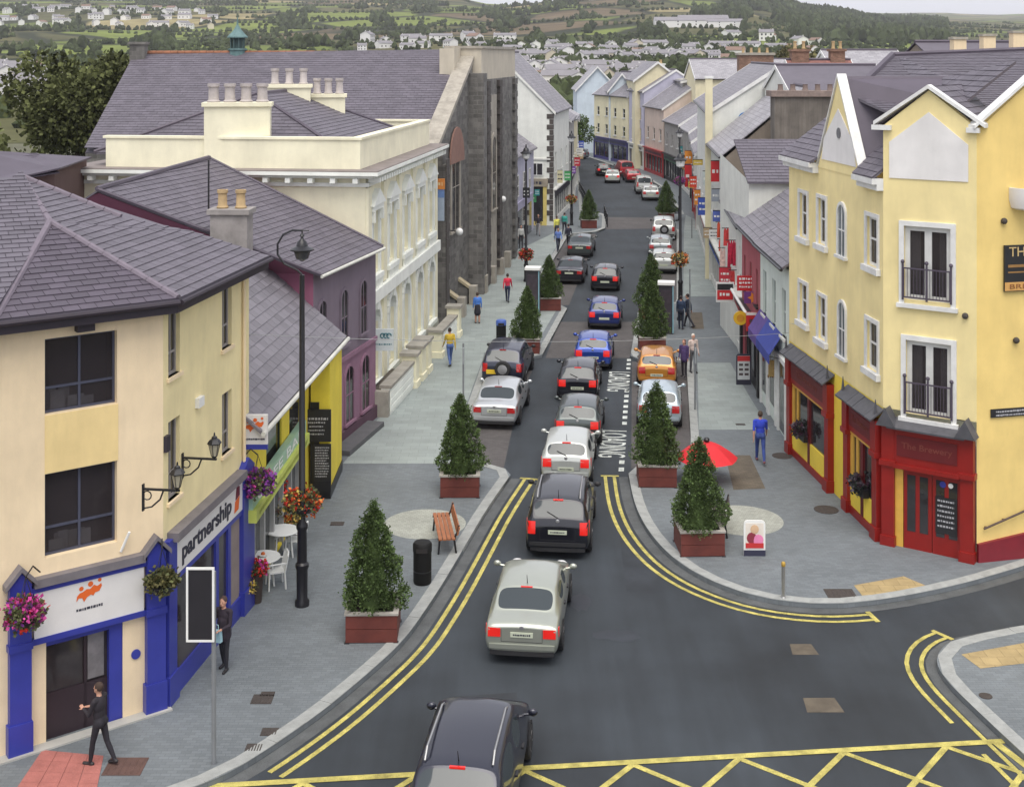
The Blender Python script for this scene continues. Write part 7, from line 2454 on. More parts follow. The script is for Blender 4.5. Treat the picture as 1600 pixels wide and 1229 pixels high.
def planter_parts(t, w=1.22, h=0.66):
 for ax, sg in (('y', -1), ('y', 1), ('x', -1), ('x', 1)):
  for k in range(2):
   z0, z1 = 0.02 + k * (h - .02) / 2, 0.02 + (k + 1) * (h - .02) / 2 - 0.012
   key = (ax, sg, k)
   if key not in PLM:
    e = w / 2
    if ax == 'y':
     mb = MB().box(-e, e, sg * e - sg * .05, sg * e, z0, z1)
    else:
     mb = MB().box(sg * e - sg * .05, sg * e, -e + .052, e - .052, z0, z1)
    me = mb.mesh('side_board'); me.materials.append(PLRED); PLM[key] = me
   link('side_board', PLM[key], None, t)
 if 'cap' not in PLM:
  mb = MB(); e = w / 2 + .03
  mb.box(-e, e, -e, -e + .13, h, h + .05); mb.box(-e, e, e - .13, e, h, h + .05); mb.box(-e, -e + .13, -e + .13, e - .13, h, h + .05); mb.box(e - .13, e, -e + .13, e - .13, h, h + .05)
  me = mb.mesh('capping'); me.materials.append(PLCAP); PLM['cap'] = me
  mb = MB(); e = w / 2 - .055; mb.box(-e, e, -e, e, .1, h - .06); me = mb.mesh('soil'); me.materials.append(SOIL); PLM['soil'] = me
  mb = MB(); e = w / 2 - .03
  for sx in (-1, 1):
   for sy in (-1, 1):
    mb.box(sx * e - .06, sx * e + .06, sy * e - .06, sy * e + .06, 0, .02)
  me = mb.mesh('foot'); me.materials.append(BLACK); PLM['foot'] = me
  mb = MB()
  for k in range(7):
   mb.tube([(0, 0, .55 + .3 * k), (.02, .01, .75 + .3 * k), (0, .02, .85 + .3 * k)], .06 - .006 * k, 7)
  me = mb.mesh('trunk'); me.materials.append(BARK); PLM['trunk'] = me
 link('capping', PLM['cap'], None, t); link('soil', PLM['soil'], None, t); link('foot', PLM['foot'], None, t)
TREES = [
 (578, 1005, 780, 0, 'near left lamp post, nearest the camera'), (717, 778, 614, 1, 'at end of left brown parking bay, beside silver saloon'),
 (823, 553, 446, 2, 'on left build-out behind the dark jeep'), (858, 486, 398, 3, 'farther back on left build-out, by the dark column'), (920, 357, 296, 1, 'small and far on left, past the parked dark saloons'),
 (1096, 870, 682, 2, 'nearest on right, beside ice cream board'), (1028, 762, 596, 0, 'second on right, in front of pale hatchback'),
 (1020, 551, 437, 3, 'behind the orange hatchback on right'), (1019, 500, 396, 1, 'half hidden behind the conifer past the orange car'), (1042, 346, 282, 2, 'far on right by the tall dark pole'), (946, 243, 205, 0, 'farthest, at the bend by navy shopfront'),
]
for i, (px, py, pt, v, lab) in enumerate(TREES):
 p = gp(px, py, PZ)
 Yc = p.y + .62
 X_ = (px - CX) * p.y / F + .02
 rz = R.uniform(-.06, .06)
 t = thing('planter', 'square red boarded planter ' + lab, 'planter', (X_, Yc, PZ), rz, 'red boarded planters along the street')
 planter_parts(t)
 t2 = thing('conifer_tree', 'clipped cone shaped conifer ' + lab, 'tree', (X_, Yc, PZ + .6), R.random() * 6, 'conifers growing in red planters')
 o = link('trunk', PLM['trunk'], None, t2); o.location = (0, 0, -.6)
 zt_ = H - (pt - HY) * Yc / F - PZ - .6
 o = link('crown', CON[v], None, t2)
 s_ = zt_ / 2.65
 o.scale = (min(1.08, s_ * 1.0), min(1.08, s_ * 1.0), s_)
LEAFB = mat('broad_leaf', (0.085, 0.095, 0.035), rough=0.8, var=0.35, scale=.5, tone=0.7, spec=.2)
def broad_tree(name, label, c, z0, h, r, seed, m=LEAFB, leaf=.42, N=500, cat='tree'):
 rr = random.Random(seed)
 t = thing(name, label, cat, (c[0], c[1], z0))
 mb = MB(); mb.tube([(0, 0, 0), (.1, .05, h * .3), (-.05, .1, h * .62)], [.4, .32, .18], 8)
 tips = []
 for k in range(9):
  a = k * 2.4
  e = V3((r * .62 * math.cos(a), r * .62 * math.sin(a), h * rr.uniform(.5, .85)))
  mb.tube([(0, 0, h * rr.uniform(.25, .5)), e * .55 + V3((0, 0, h * .22)), e], [.16, .1, .04], 6)
  tips.append(e)
 mb.build('trunk', BARK, t)
 mb = MB()
 lob = [(V3((0, 0, h * .68)), r * .8)] + [(e, r * rr.uniform(.35, .55)) for e in tips] + [(V3((rr.gauss(0, r * .3), rr.gauss(0, r * .3), h * rr.uniform(.7, .95))), r * .35) for _ in range(6)]
 for i in range(N):
  c_, q = rr.choice(lob)
  d = V3((rr.gauss(0, 1), rr.gauss(0, 1), rr.gauss(0, 1) * .8)).normalized()
  p = c_ + d * q * rr.uniform(.72, 1.08)
  tn = min(1, max(0, .35 + .3 * d.z + rr.gauss(0, .15)))
  tn = min(1, max(0, .5 + rr.gauss(0, .22)))
  for k in range(9):
   v = (d + V3((rr.gauss(0, .7), rr.gauss(0, .7), rr.gauss(0, .7)))).normalized()
   L = leaf * rr.uniform(.5, 1.1)
   s_ = v.cross(V3((rr.gauss(0, 1), rr.gauss(0, 1), rr.gauss(0, 1)))).normalized() * L * .45
   b = p + V3((rr.gauss(0, leaf * .6), rr.gauss(0, leaf * .6), rr.gauss(0, leaf * .5)))
   mb.add([b, b + v * L * .5 - s_, b + v * L, b + v * L * .5 + s_], [(0, 1, 2, 3)], min(1, max(0, tn + rr.gauss(0, .1))))
 mb.build('crown', m, t)
 return t
broad_tree('broadleaf_tree', 'big dark broadleaf tree behind the long slate roofed hall at left', (-26.3, 80), 0, 14.3, 4.4, 5, N=3600, leaf=.34)
broad_tree('broadleaf_tree', 'smaller olive tree below the big dark tree at left edge', (-24.2, 60), 2, 8.2, 2.4, 6, N=500, leaf=.35)
tp = at(1245, 88, 160)
broad_tree('broadleaf_tree', 'round olive tree on the skyline right of the brick stack', (tp.x, 160), 4, 11.2, 4.6, 7, mat('olive_leaf', (0.11, 0.1, 0.035), rough=.8, var=.3, scale=.5, tone=.6), N=700, leaf=.5)
br = gp(896, 208)
broad_tree('street_tree', 'small round dark tree in the street at the far left bend', (8.3, 168), 0, 6.2, 2.1, 8, LEAFD, .3, 350)
# ================================================================== STREET FURNITURE
def flowers(root, c, r, rz, leafcol, cols, seed, n=160, s=.07, parts=('foliage', 'blossom')):
 rr = random.Random(seed)
 mbs = [MB() for _ in cols]
 ml = MB()
 c = V3(c)
 for i in range(n):
  d = V3((rr.gauss(0, 1), rr.gauss(0, 1), rr.gauss(.2, .8))).normalized()
  p = c + V3((d.x * r, d.y * r, d.z * rz)) * rr.uniform(.6, 1.05)
  isl = rr.random() < .45
  tgt = ml if isl else mbs[int(rr.random() ** 1.4 * len(cols)) % len(cols)]
  for k in range(5):
   v = (d + V3((rr.gauss(0, .7), rr.gauss(0, .7), rr.gauss(0, .7)))).normalized()
   L = s * rr.uniform(.7, 1.5)
   q = v.cross(V3((rr.gauss(0, 1), rr.gauss(0, 1), rr.gauss(0, 1)))).normalized() * L * .5
   b = p + V3((rr.gauss(0, s * .5), rr.gauss(0, s * .5), rr.gauss(0, s * .5)))
   tgt.add([b, b + v * L * .5 - q, b + v * L, b + v * L * .5 + q], [(0, 1, 2, 3)], min(1, max(0, .5 + rr.gauss(0, .25))))
 ml.build(parts[0], leafcol, root)
 for m_, mc in zip(mbs, cols):
  m_.build(parts[1], mc, root)
FL = lambda n, c: mat('petal_' + n, c, rough=.7, var=.2, scale=6, tone=.35)
GRN = mat('basket_leaf', (0.09, 0.1, 0.035), rough=.75, var=.3, scale=5, tone=.5)
def lamp_post(px, py, ztop, crook, label, basket=None, s=1.0, zb=2.6, lz=None):
 p = gp(px, py, PZ)
 t = thing('lamp_post', label, 'lamp post', (p.x, p.y, PZ), 0, 'black lamp posts along the street')
 MB().lathe([(.16 * s, 0), (.16 * s, .12), (.12 * s, .18), (.125 * s, .9), (.15 * s, .98), (.15 * s, 1.05), (.11 * s, 1.1), (.105 * s, 1.9), (.13 * s, 1.96), (.13 * s, 2.04), (.075 * s, 2.12), (.055 * s, ztop)], n=14).build('column', BLACK, t, smooth=True)
 if crook:
  rr_ = .55
  P = [(0, 0, ztop)]
  P += [(-.12, 0, ztop + .12), (-.45, 0, ztop + .28), (-.62, 0, ztop + .52), (-.62, 0, ztop + .78), (-.48, 0, ztop + 1.02), (-.24, 0, ztop + 1.13), (0.0, 0, ztop + 1.12), (0.0, 0, ztop + .98)]
  MB().tube(P, .028, 7).build('crook_arm', BLACK, t)
  mb = MB()
  mb.lathe([(.02, ztop + .55), (.05, ztop + .58), (.3, ztop + .62), (.31, ztop + .65), (.15, ztop + .73), (.12, ztop + .84), (.05, ztop + .9), (.03, ztop + .96), (.07, ztop + .98), (.03, ztop + 1.05)], n=14)
  l = mb.build('lantern', BLACK, t, smooth=True)
  MB().lathe([(.03, ztop + .34), (.16, ztop + .42), (.22, ztop + .61)], n=14).build('lantern_bowl', mat('smoked_bowl', (.06, .06, .065), rough=.2), l, smooth=True)
  MB().tube([(-.2, 0, ztop + 1.14), (.18, 0, ztop + 1.12)], .016, 5).build('finial_bar', BLACK, t)
 else:
  P = [(0, 0, ztop), (-.02, 0, ztop + .25), (-.25, 0, ztop + .45), (-.5, 0, ztop + .35)]
  MB().tube([(0, 0, ztop - .02), (0, 0, ztop + .1)], .05, 7).build('collar', BLACK, t)
  mb = MB()
  mb.lathe([(.04, ztop + .1), (.1, ztop + .14), (.05, ztop + .2)], n=12)
  mb.lathe([(.36, ztop + .6), (.37, ztop + .64), (.2, ztop + .74), (.15, ztop + .9), (.06, ztop + .96), (.03, ztop + 1.15)], n=14)
  for k in range(4):
   a = math.pi / 2 * k
   mb.cyl((.06 * math.cos(a), .06 * math.sin(a), ztop + .18), (.3 * math.cos(a), .3 * math.sin(a), ztop + .62), .015, n=5)
  l = mb.build('lantern', BLACK, t, smooth=True)
  MB().lathe([(.05, ztop + .2), (.2, ztop + .3), (.26, ztop + .6)], n=14).build('lantern_bowl', GLOBE, l, smooth=True)
 if basket:
  b = thing('flower_basket', basket[0], 'flower basket', (p.x, p.y, PZ + zb), 0, 'flower baskets on the lamp posts')
  MB().lathe([(.1, -.12), (.3, -.05), (.38, .08), (.36, .1), (.1, .05)], n=14).build('basket', BLACK, b)
  flowers(b, (0, 0, .16), .46, .34, GRN, basket[1], int(px), 230)
 return t
REDF, ORF, YF, PKF, PUF, WHF = FL('red', (.5, .02, .012)), FL('orange', (.62, .14, .02)), FL('yellow', (.55, .4, .09)), FL('pink', (.5, .05, .26)), FL('purple', (.22, .04, .3)), FL('cream', (.6, .5, .3))
lamp_post(472, 945, 8.35, True, 'tall black lamp post with hooked arm in front of yellow cafe', ('red orange and cream flower basket on the tall hooked lamp post', [REDF, ORF, YF]), 1.15, 2.45)
lamp_post(822, 440, 7.3, False, 'black lamp post beside the church steps', ('red flower basket on the lamp post beside the church steps', [REDF, REDF, ORF]), 1.0, 1.5)
lamp_post(1063, 500, 7.8, False, 'black lamp post on right pavement by the two standing figures', ('orange and cream flower basket on the right pavement lamp post', [ORF, YF, WHF]), 1.1, 3.05)
lamp_post(893, 352, 6.6, False, 'black lamp post near the far left planter', ('red and yellow flower basket on post near the far left planter', [REDF, YF]), 1.0, 2.0)
lamp_post(1062, 345, 6.8, False, 'black lamp post by the far right planter', ('purple flower basket on the post by far right planter', [PUF, PKF]), 1.0, 3.2)
lamp_post(1000, 262, 6.4, False, 'distant black lamp post beside the red van', None, 1.0)
lamp_post(885, 268, 6.4, False, 'distant black lamp post by the left shops', ('distant flower basket by the left shops', [REDF, YF]), 1.0, 2.6)
def wall_basket(px, py, Y, r, label, cols, seed, n=200, leaf=GRN, hook=None):
 p = at(px, py, Y)
 b = thing('hanging_basket', label, 'hanging basket', p, 0, 'hanging baskets on the corner building')
 MB().lathe([(.05, -.3), (.2, -.2), (.28, -.05), (.26, -.05), (.05, -.15)], n=12).build('basket', BLACK, b)
 flowers(b, (0, 0, .0), r, r * .8, leaf, cols, seed, n)
 mb = MB()
 for k in range(3):
  a = k * 2.09
  mb.cyl((.25 * math.cos(a), .25 * math.sin(a), -.05), (0, 0, .7), .008, n=4)
 if hook:
  mb.tube([(0, 0, .7), (hook[0] * .5, hook[1] * .5, .82), hook], .016, 5)
 mb.build('hanger', BLACK, b)
wall_basket(40, 957, 25.1, .36, 'pink and purple hanging basket on the left blue pilaster', [PKF, PKF, PUF, REDF], 51, 260, hook=(.1, .5, .6))
wall_basket(253, 908, 26.9, .3, 'leafy olive hanging basket at the blue corner pilaster', [mat('petal_olive', (.1, .09, .03), rough=.8)], 52, 200, hook=(-.1, .4, .6))
wall_basket(403, 754, 32.2, .42, 'magenta hanging basket beside the cafe sign', [PUF, PKF, PUF], 53, 260, hook=(-.4, .2, .6))
p = gp(333, 1195, PZ)
t = thing('road_sign', 'black backed road sign with white edge on a grey pole, left pavement', 'road sign', (p.x, p.y, PZ))
sb0, sb1 = at(291, 1002, p.y), at(335, 886, p.y)
MB().cyl((0, .06, 0), (0, .06, sb1.z - PZ - .1), .045, n=10).build('pole', mat('galvanised_pole', (.2, .21, .22), rough=.5), t)
x0, x1 = sb0.x - p.x, sb1.x - p.x
MB().box(x0 + .04, x1 - .04, -.012, .012, sb0.z - PZ + .04, sb1.z - PZ - .04).build('panel', mat('sign_back', (.018, .016, .02), rough=.5), t)
mb = MB(); z0, z1 = sb0.z - PZ, sb1.z - PZ
for a in (x0, x1 - .042):
 mb.box(a, a + .042, -.02, .016, z0, z1)
mb.box(x0 + .042, x1 - .042, -.02, .016, z0, z0 + .042); mb.box(x0 + .042, x1 - .042, -.02, .016, z1 - .042, z1)
mb.build('edge_frame', WHITE, t)
mb = MB(); mb.box(x0 + .1, x1 - .05, .012, .03, z0 + .3, z0 + .35); mb.box(x0 + .1, x1 - .05, .012, .03, z1 - .35, z1 - .3); mb.build('clamp', STEEL, t)
def bin_(px, py, h, r, label, topm, ):
 p = gp(px, py, PZ)
 t = thing('litter_bin', label, 'litter bin', (p.x, p.y, PZ))
 MB().lathe([(r * .92, 0), (r * .95, .03), (r, .06), (r, h * .78)], n=20).build('body', mat('bin_black', (.02, .021, .026), rough=.5), t, smooth=True)
 MB().lathe([(r * 1.05, h * .78), (r * 1.06, h * .95), (r * .9, h), (r * .5, h + .02), (.02, h + .02)], n=20).build('hood', topm, t, smooth=True)
 mb = MB(); mb.box(-r * .6, r * .6, -r * 1.08, -r * .98, h * .8, h * .9); mb.build('slot', DARK, t)
 mb = MB(); mb.lathe([(r * 1.02, h * .3), (r * 1.02, h * .33), (r, h * .33)], n=20); mb.build('band', BLACK, t)
bin_(660, 910, 1.08, .24, 'round black litter bin beside the wooden bench', mat('bin_black', (0, 0, 0)))
bin_(783, 535, 1.1, .24, 'black litter bin with blue top behind the dark jeep', mat('bin_blue', (.06, .12, .4), rough=.5))
WOODB = mat('bench_slat_wood', (.3, .11, .045), rough=.6, var=.2, scale=4, bump=.1)
def bench(pos, rz, label, slatm, L=1.9):
 t = thing('bench', label, 'bench', (pos[0], pos[1], PZ), rz)
 for k in range(4):
  MB().box(-L / 2, L / 2, -.24 + .12 * k, -.14 + .12 * k, .43, .47).build('seat_slat', slatm, t)
 for k in range(2):
  MB().slab([V3((-L / 2, .27 + .03 * k, .55 + .12 * k)), V3((L / 2, .27 + .03 * k, .55 + .12 * k)), V3((L / 2, .295 + .03 * k, .64 + .12 * k)), V3((-L / 2, .295 + .03 * k, .64 + .12 * k))], (0, .03, 0)).build('back_slat', slatm, t)
 for x in (-L / 2 + .15, L / 2 - .15):
  mb = MB()
  mb.tube([(x, -.24, 0), (x, -.2, .42)], .03, 6); mb.tube([(x, .26, 0), (x, .2, .42), (x, .3, .6), (x, .34, .78)], .03, 6); mb.tube([(x, -.26, .42), (x, .25, .42)], .03, 6)
  mb.build('bench_leg', BLACK, t)
bp_ = gp(694, 846, PZ)
bench((bp_.x, bp_.y), rad(-82), 'reddish wooden bench by the left kerb near black bin', WOODB, 2.1)
bp_ = gp(1121, 826, PZ)
bench((bp_.x, bp_.y), rad(82 + 180), 'dark bench hidden behind the nearest right conifer', mat('dark_bench_slat', (.05, .035, .03), rough=.6), 1.7)
p = gp(1224, 934, PZ)
t = thing('bollard', 'slim steel bollard with gold top on the right corner pavement', 'bollard', (p.x, p.y, PZ))
MB().lathe([(.06, 0), (.06, .03), (.05, .04), (.05, .82)], n=14).build('post', STEEL, t, smooth=True)
MB().lathe([(.052, .82), (.056, .84), (.056, .9), (.04, .93), (.005, .935)], n=14).build('cap', mat('brass_cap', (.6, .38, .08), rough=.35, metal=.6), t, smooth=True)
def aboard(px, py, w, h, label, frame, face_m, rz=0.0, top_round=True):
 p = gp(px, py, PZ)
 t = thing('pavement_board', label, 'pavement sign', (p.x, p.y, PZ), rz)
 mb = MB()
 r = .1
 out = [(-w / 2, 0), (w / 2, 0)] + [(w / 2 - r + r * math.cos(a), h - r + r * math.sin(a)) for a in (0, .5, 1.05, 1.57)] + [(-w / 2 + r + r * math.cos(a), h - r + r * math.sin(a)) for a in (1.57, 2.1, 2.65, 3.14)]
 mb.prism(out, 0, .05)
 mb.build('board', frame, t)
 MB().slab([V3((-w / 2 + .02, .06, 0.0)), V3((w / 2 - .02, .06, 0)), V3((w / 2 - .02, .06, h - .1)), V3((-w / 2 + .02, .06, h - .1))], (0, .03, 0)).build('back_board', frame, t)
 MB().box(-w / 2 + .05, w / 2 - .05, -.006, -.001, .22, h - .07).build('poster', face_m, t)
 return t
t = aboard(1179, 868, .6, .98, 'white pavement board with pink and red ice cream picture', WHITE, mat('poster_cream', (.72, .66, .58), rough=.5))
mb = MB(); mb.ball((-.08, -.012, .5), .14, .006, .16); mb.build('print_shape', mat('print_maroon', (.25, .03, .05)), t)
mb = MB(); mb.ball((.1, -.014, .45), .15, .006, .15); mb.build('print_shape', mat('print_pink', (.72, .22, .4)), t)
mb = MB(); mb.ball((0, -.012, .74), .12, .006, .13); mb.build('print_shape', mat('print_tan', (.62, .42, .26)), t)
MB().box(-.25, .25, -.02, -.007, .22, .36).build('print_shape', mat('print_red', (.5, .03, .03)), t)
MB().box(-.3, .3, -.02, .0, .0, .16).build('foot', mat('board_foot', (.03, .03, .06)), t)
t = aboard(1162, 601, .62, 1.3, 'dark framed pavement board with red heading by the white house', mat('board_navy', (.03, .03, .05)), mat('poster_white', (.55, .57, .57)))
MB().box(-.26, .26, -.012, -.007, 1.0, 1.22).build('print_shape', mat('print_red', (0, 0, 0)), t)
mb = MB()
for a in range(3):
 for b in range(2):
  mb.box(-.2 + .24 * b, -.03 + .24 * b, -.012, -.007, .4 + .2 * a, .5 + .2 * a)
mb.build('print_shape', mat('print_dark', (.08, .06, .06)), t)
for px, py, side, lab in ((833, 492, 0, 'dark street column with white top on left build-out'), (1041, 520, 0, 'dark street column with white top behind right conifers')):
 p = gp(px, py, PZ)
 t = thing('street_column', lab, 'street column', (p.x, p.y, PZ), rad(-8), 'dark columns with white tops')
 MB().box(-.36, .36, -.3, .3, 0, 2.45).build('cabinet', mat('cabinet_dark', (.03, .028, .035), rough=.5), t)
 MB().box(-.42, .42, -.38, .38, 2.452, 2.58).build('white_top', WHITE, t)
 MB().box(.31, .372, -.312, -.25, .05, 2.4).build('edge_strip', mat('teal_strip', (.2, .36, .42)), t)
 MB().box(-.28, .26, -.31, -.301, .4, 2.2).build('poster_face', mat('column_poster', (.05, .04, .05), rough=.3, var=.4, scale=3), t)
p = gp(1104, 752, PZ)
t = thing('parasol', 'open red parasol behind the nearest right conifer', 'parasol', (p.x, p.y, PZ))
zt_ = at(1104, 690, p.y).z - PZ
REDC = mat('red_canvas', (.62, .02, .03), rough=.7, var=.08)
for k in range(8):
 a0, a1 = math.pi / 4 * k, math.pi / 4 * (k + 1)
 mb = MB()
 P = []
 n_ = 4
 for i in range(n_ + 1):
  f = i / n_
  r_ = 1.02 * f
  z_ = zt_ - .52 * f ** 1.8
  P.append((r_, z_))
 vs, fs = [], []
 for (r_, z_) in P:
  for a in (a0, (a0 + a1) / 2, a1):
   q = r_ * (1 if a != (a0 + a1) / 2 else .955)
   vs.append((q * math.cos(a), q * math.sin(a), z_))
 for i in range(n_):
  for j in range(2):
   fs.append((i * 3 + j, i * 3 + j + 1, i * 3 + j + 4, i * 3 + j + 3))
 mb.add(vs, fs)
 mb.build('canopy_panel', REDC, t, smooth=True)
MB().cyl((0, 0, 0), (0, 0, zt_ - .03), .022, n=8).build('pole', mat('parasol_pole', (.4, .38, .34)), t)
MB().lathe([(.02, zt_), (.09, zt_ + .02), (.1, zt_ + .09), (.05, zt_ + .14), (.01, zt_ + .15)], n=10).build('cap', BLACK, t)
MB().lathe([(.28, 0), (.28, .05), (.05, .12)], n=14).build('base', BLACK, t)
PLW = mat('white_plastic', (.75, .76, .74), rough=.35, var=.04)
def cafe_table(px, py, label, m=PLW, r=.45):
 p = gp(px, py, PZ)
 t = thing('cafe_table', label, 'table', (p.x, p.y, PZ), .4)
 MB().lathe([(r, .69), (r + .01, .71), (r, .73), (.02, .73)], n=28).build('table_top', m, t, smooth=True)
 for k in range(4):
  a = math.pi / 4 + math.pi / 2 * k
  MB().tube([(r * .75 * math.cos(a), r * .75 * math.sin(a), 0), (r * .6 * math.cos(a), r * .6 * math.sin(a), .69)], .025, 6).build('leg', m, t)
 return p
def cafe_chair(px, py, rz, label, m=PLW):
 p = gp(px, py, PZ)
 t = thing('garden_chair', label, 'chair', (p.x, p.y, PZ), rz)
 MB().box(-.22, .22, -.22, .2, .42, .45).build('seat', m, t)
 mb = MB()
 mb.tube([(-.23, .2, .43), (-.24, .28, .85), (-.12, .31, .9), (.12, .31, .9), (.24, .28, .85), (.23, .2, .43)], .025, 6)
 for k in range(4):
  mb.tube([(-.15 + .1 * k, .2, .44), (-.14 + .093 * k, .3, .88)], .018, 5)
 mb.build('backrest', m, t)
 for sx in (-1, 1):
  MB().tube([(sx * .23, -.2, .43), (sx * .25, -.2, .66), (sx * .25, .1, .67), (sx * .24, .25, .66)], .022, 6).build('armrest', m, t)
  for sy in (-1, 1):
   MB().tube([(sx * .25, sy * .22, 0), (sx * .21, sy * .2, .43)], .024, 6).build('leg', m, t)
p = cafe_table(411, 912, 'round white cafe table nearest the blue shopfront')
q = thing('fruit_bowl', 'small orange centrepiece on the nearest white cafe table', 'centrepiece', (p.x, p.y, PZ + .73)); MB().lathe([(.05, 0), (.12, .03), (.13, .06), (.02, .05)], n=12).build('dish', PLW, q); MB().ball((0, 0, .06), .06, n=8, m=5).build('fruit', ORF, q)
cafe_chair(431, 916, rad(-70), 'white plastic chair beside the nearest cafe table')
p = cafe_table(441, 868, 'round white cafe table under the lamp post basket, farther along')
cafe_chair(424, 862, rad(60), 'white plastic chair by the farther cafe table')
cafe_chair(462, 866, rad(-100), 'white plastic chair on the street side of farther cafe table')
def pot(px, py, r, h, label, cols, seed, m=None, tall=0.0):
 p = gp(px, py, PZ)
 t = thing('flower_pot', label, 'flower pot', (p.x, p.y, PZ))
 MB().lathe([(r * .7, 0), (r, h), (r * .9, h), (r * .8, h - .05), (.02, h - .05)], n=14).build('pot', m or mat('dark_pot', (.05, .035, .03), rough=.7), t)
 flowers(t, (0, 0, h + .1 + tall), r * 1.25, r * 1.0 + tall, GRN, cols, seed, 110)
pot(400, 940, .2, .75, 'tall dark pot of red flowers at the end of blue shopfront', [REDF, PKF], 61)
pot(384, 948, .17, .4, 'low dark pot at the foot of the blue pilaster', [YF], 62)
pot(441, 836, .2, .5, 'pot of red flowers behind the farther cafe table', [REDF, REDF], 63, tall=.35)
pot(429, 846, .17, .45, 'white and red flower pot by the cafe window', [WHF, REDF], 64, tall=.3)
pot(455, 838, .2, .3, 'orange and yellow flower pot behind the lamp post', [ORF, YF], 65)
for face, u, lab, sd_ in ((fA, (sA0 + sA1) / 2 - .45, 'trailing dark window box in the farther pub shopfront', 81), (fA, (sB0 + sB1) / 2 + .1, 'trailing dark window box in the nearer pub shopfront', 82)):
 pt_ = face.pt(u, -.16, 1.2)
 b = thing('window_box', lab, 'window box', pt_, face.ang)
 MB().box(-.4, .4, -.1, .08, -.15, .1).build('box', BLACK, b)
 flowers(b, (0, 0, .15), .34, .32, mat('dark_trailing_leaf', (.02, .026, .02), rough=.7, tone=.5), [mat('petal_grey', (.1, .08, .1)), mat('petal_plum', (.06, .02, .04))], sd_, 130, .08)
def bd(name, label, rect, Y, m, **k):
 return board(name, label, 'sign', rect, Y, m, **k)
SRED = mat('sign_red', (.55, .025, .03), rough=.4, var=.05)
o, w, h = bd('projecting_sign', 'white and red projecting sign with black band, lowest over the pavement', (1119, 441, 1147, 472), 60, mat('sign_white', (.7, .7, .68), rough=.4))
MB().box(-w * .44, w * .44, -.01, -.001, h * .62, h * .92).build('black_band', BLKS, o); MB().box(-w * .44, w * .44, -.01, -.001, h * .12, h * .6).build('red_band', SRED, o)
mb = MB(); scribble(mb, -w * .3, w * .3, h * .4, .16, -.016, random.Random(1)); scribble(mb, -w * .38, w * .38, h * .06, .06, -.006, random.Random(2)); mb.build('print', WHITE, o)
o, w, h = bd('projecting_sign', 'plain red projecting sign with three white lines', (1152, 431, 1180, 454), 54.5, SRED)
mb = MB()
for k in range(3):
 scribble(mb, -w * .4, w * .35, h * (.8 - .27 * k), .1, -.006, random.Random(5 + k))
mb.build('print', WHITE, o)
o, w, h = bd('projecting_sign', 'small purple sign with orange star below the red sign', (1163, 456, 1183, 474), 54, mat('sign_purple', (.16, .05, .22), rough=.4))
mb = MB(); mb.prism([((.25 if i % 2 else .12) * math.cos(i * math.pi / 5) + w * .2, (.25 if i % 2 else .12) * math.sin(i * math.pi / 5) + h * .5) for i in range(10)], -.02, -.002); mb.build('star', mat('sign_orange', (.7, .25, .03)), o)
p = at(1157, 497, 53.5)
o = thing('round_sign', 'round yellow hanging sign above the pavement', 'sign', (p.x, 53.5, p.z))
MB().cyl((0, 0, 0), (0, .07, 0), .29, n=22).build('disc', mat('sign_yellow', (.68, .42, .03), rough=.4), o); MB().cyl((0, -.012, 0), (0, -.001, 0), .16, n=18).build('inner_disc', mat('sign_amber', (.55, .25, .02)), o)
MB().tube([(.25, .03, .1), (.75, .03, .16)], .02, 5).build('bracket', BLACK, o)
o, w, h = bd('hanging_banner', 'red hanging banner between the yellow disc and blue awning', (1166, 488, 1184, 517), 53, SRED)
MB().box(-w / 2, w / 2, -.01, -.001, h * .85, h).build('white_band', WHITE, o)
a, b = at(1143, 452, 59.5), at(1166, 490, 53.5)
o = thing('flag_pole', 'slanting white pole crossing in front of the red signs', 'pole', (a.x, a.y, a.z)); MB().cyl((0, 0, 0), b - a, .07, n=8).build('pole', WHITE, o)
u0, w0 = flw.uw(1188, 500)
aw0, aw1 = .05, flw.len * .8
o = thing('shop_awning', 'sloping blue awning over the window of low white house', 'awning', flw.p0, flw.ang)
AWB = mat('blue_canvas', (.04, .06, .3), rough=.7, var=.15); AWP = mat('violet_canvas', (.1, .06, .24), rough=.7, var=.15)
mid = aw0 + (aw1 - aw0) * .4
for a_, b_, m_ in ((aw0, mid, AWP), (mid, aw1, AWB)):
 MB().slab([V3((a_, -.02, 3.75)), V3((b_, -.02, 3.75)), V3((b_, -.5, 3.0)), V3((a_, -.5, 3.0))], (0, 0, .04)).build('canvas', m_, o)
 MB().slab([V3((a_, -.5, 3.0)), V3((b_, -.5, 3.0)), V3((b_, -.51, 2.7)), V3((a_, -.51, 2.7))], (0, .02, 0)).build('valance', m_, o)
mb = MB()
for a_ in (aw0, aw1):
 mb.tube([(a_, -.02, 2.9), (a_, -.5, 2.99)], .02, 5)
mb.build('arm', BLACK, o)
o, w, h = bd('plank_sign', 'ragged wooden plank sign hanging next to the red shopfront', (1201, 563, 1228, 588), 48.2, mat('raw_wood_plank', (.42, .28, .1), rough=.8, var=.3, scale=6, bump=.3))
mb = MB(); rr = random.Random(4)
for k in range(9):
 mb.ball((-w / 2 + w * k / 8, .04, 0), .05 * rr.uniform(.6, 1.2), .03, .07, 6, 4)
mb.tube([(-w * .2, -.004, h * .5), (0, -.006, h * .65), (w * .2, -.004, h * .5), (0, -.006, h * .35), (-w * .2, -.004, h * .5)], .02, 5)
mb.build('burnt_mark', mat('burnt_mark', (.16, .08, .02)), o)
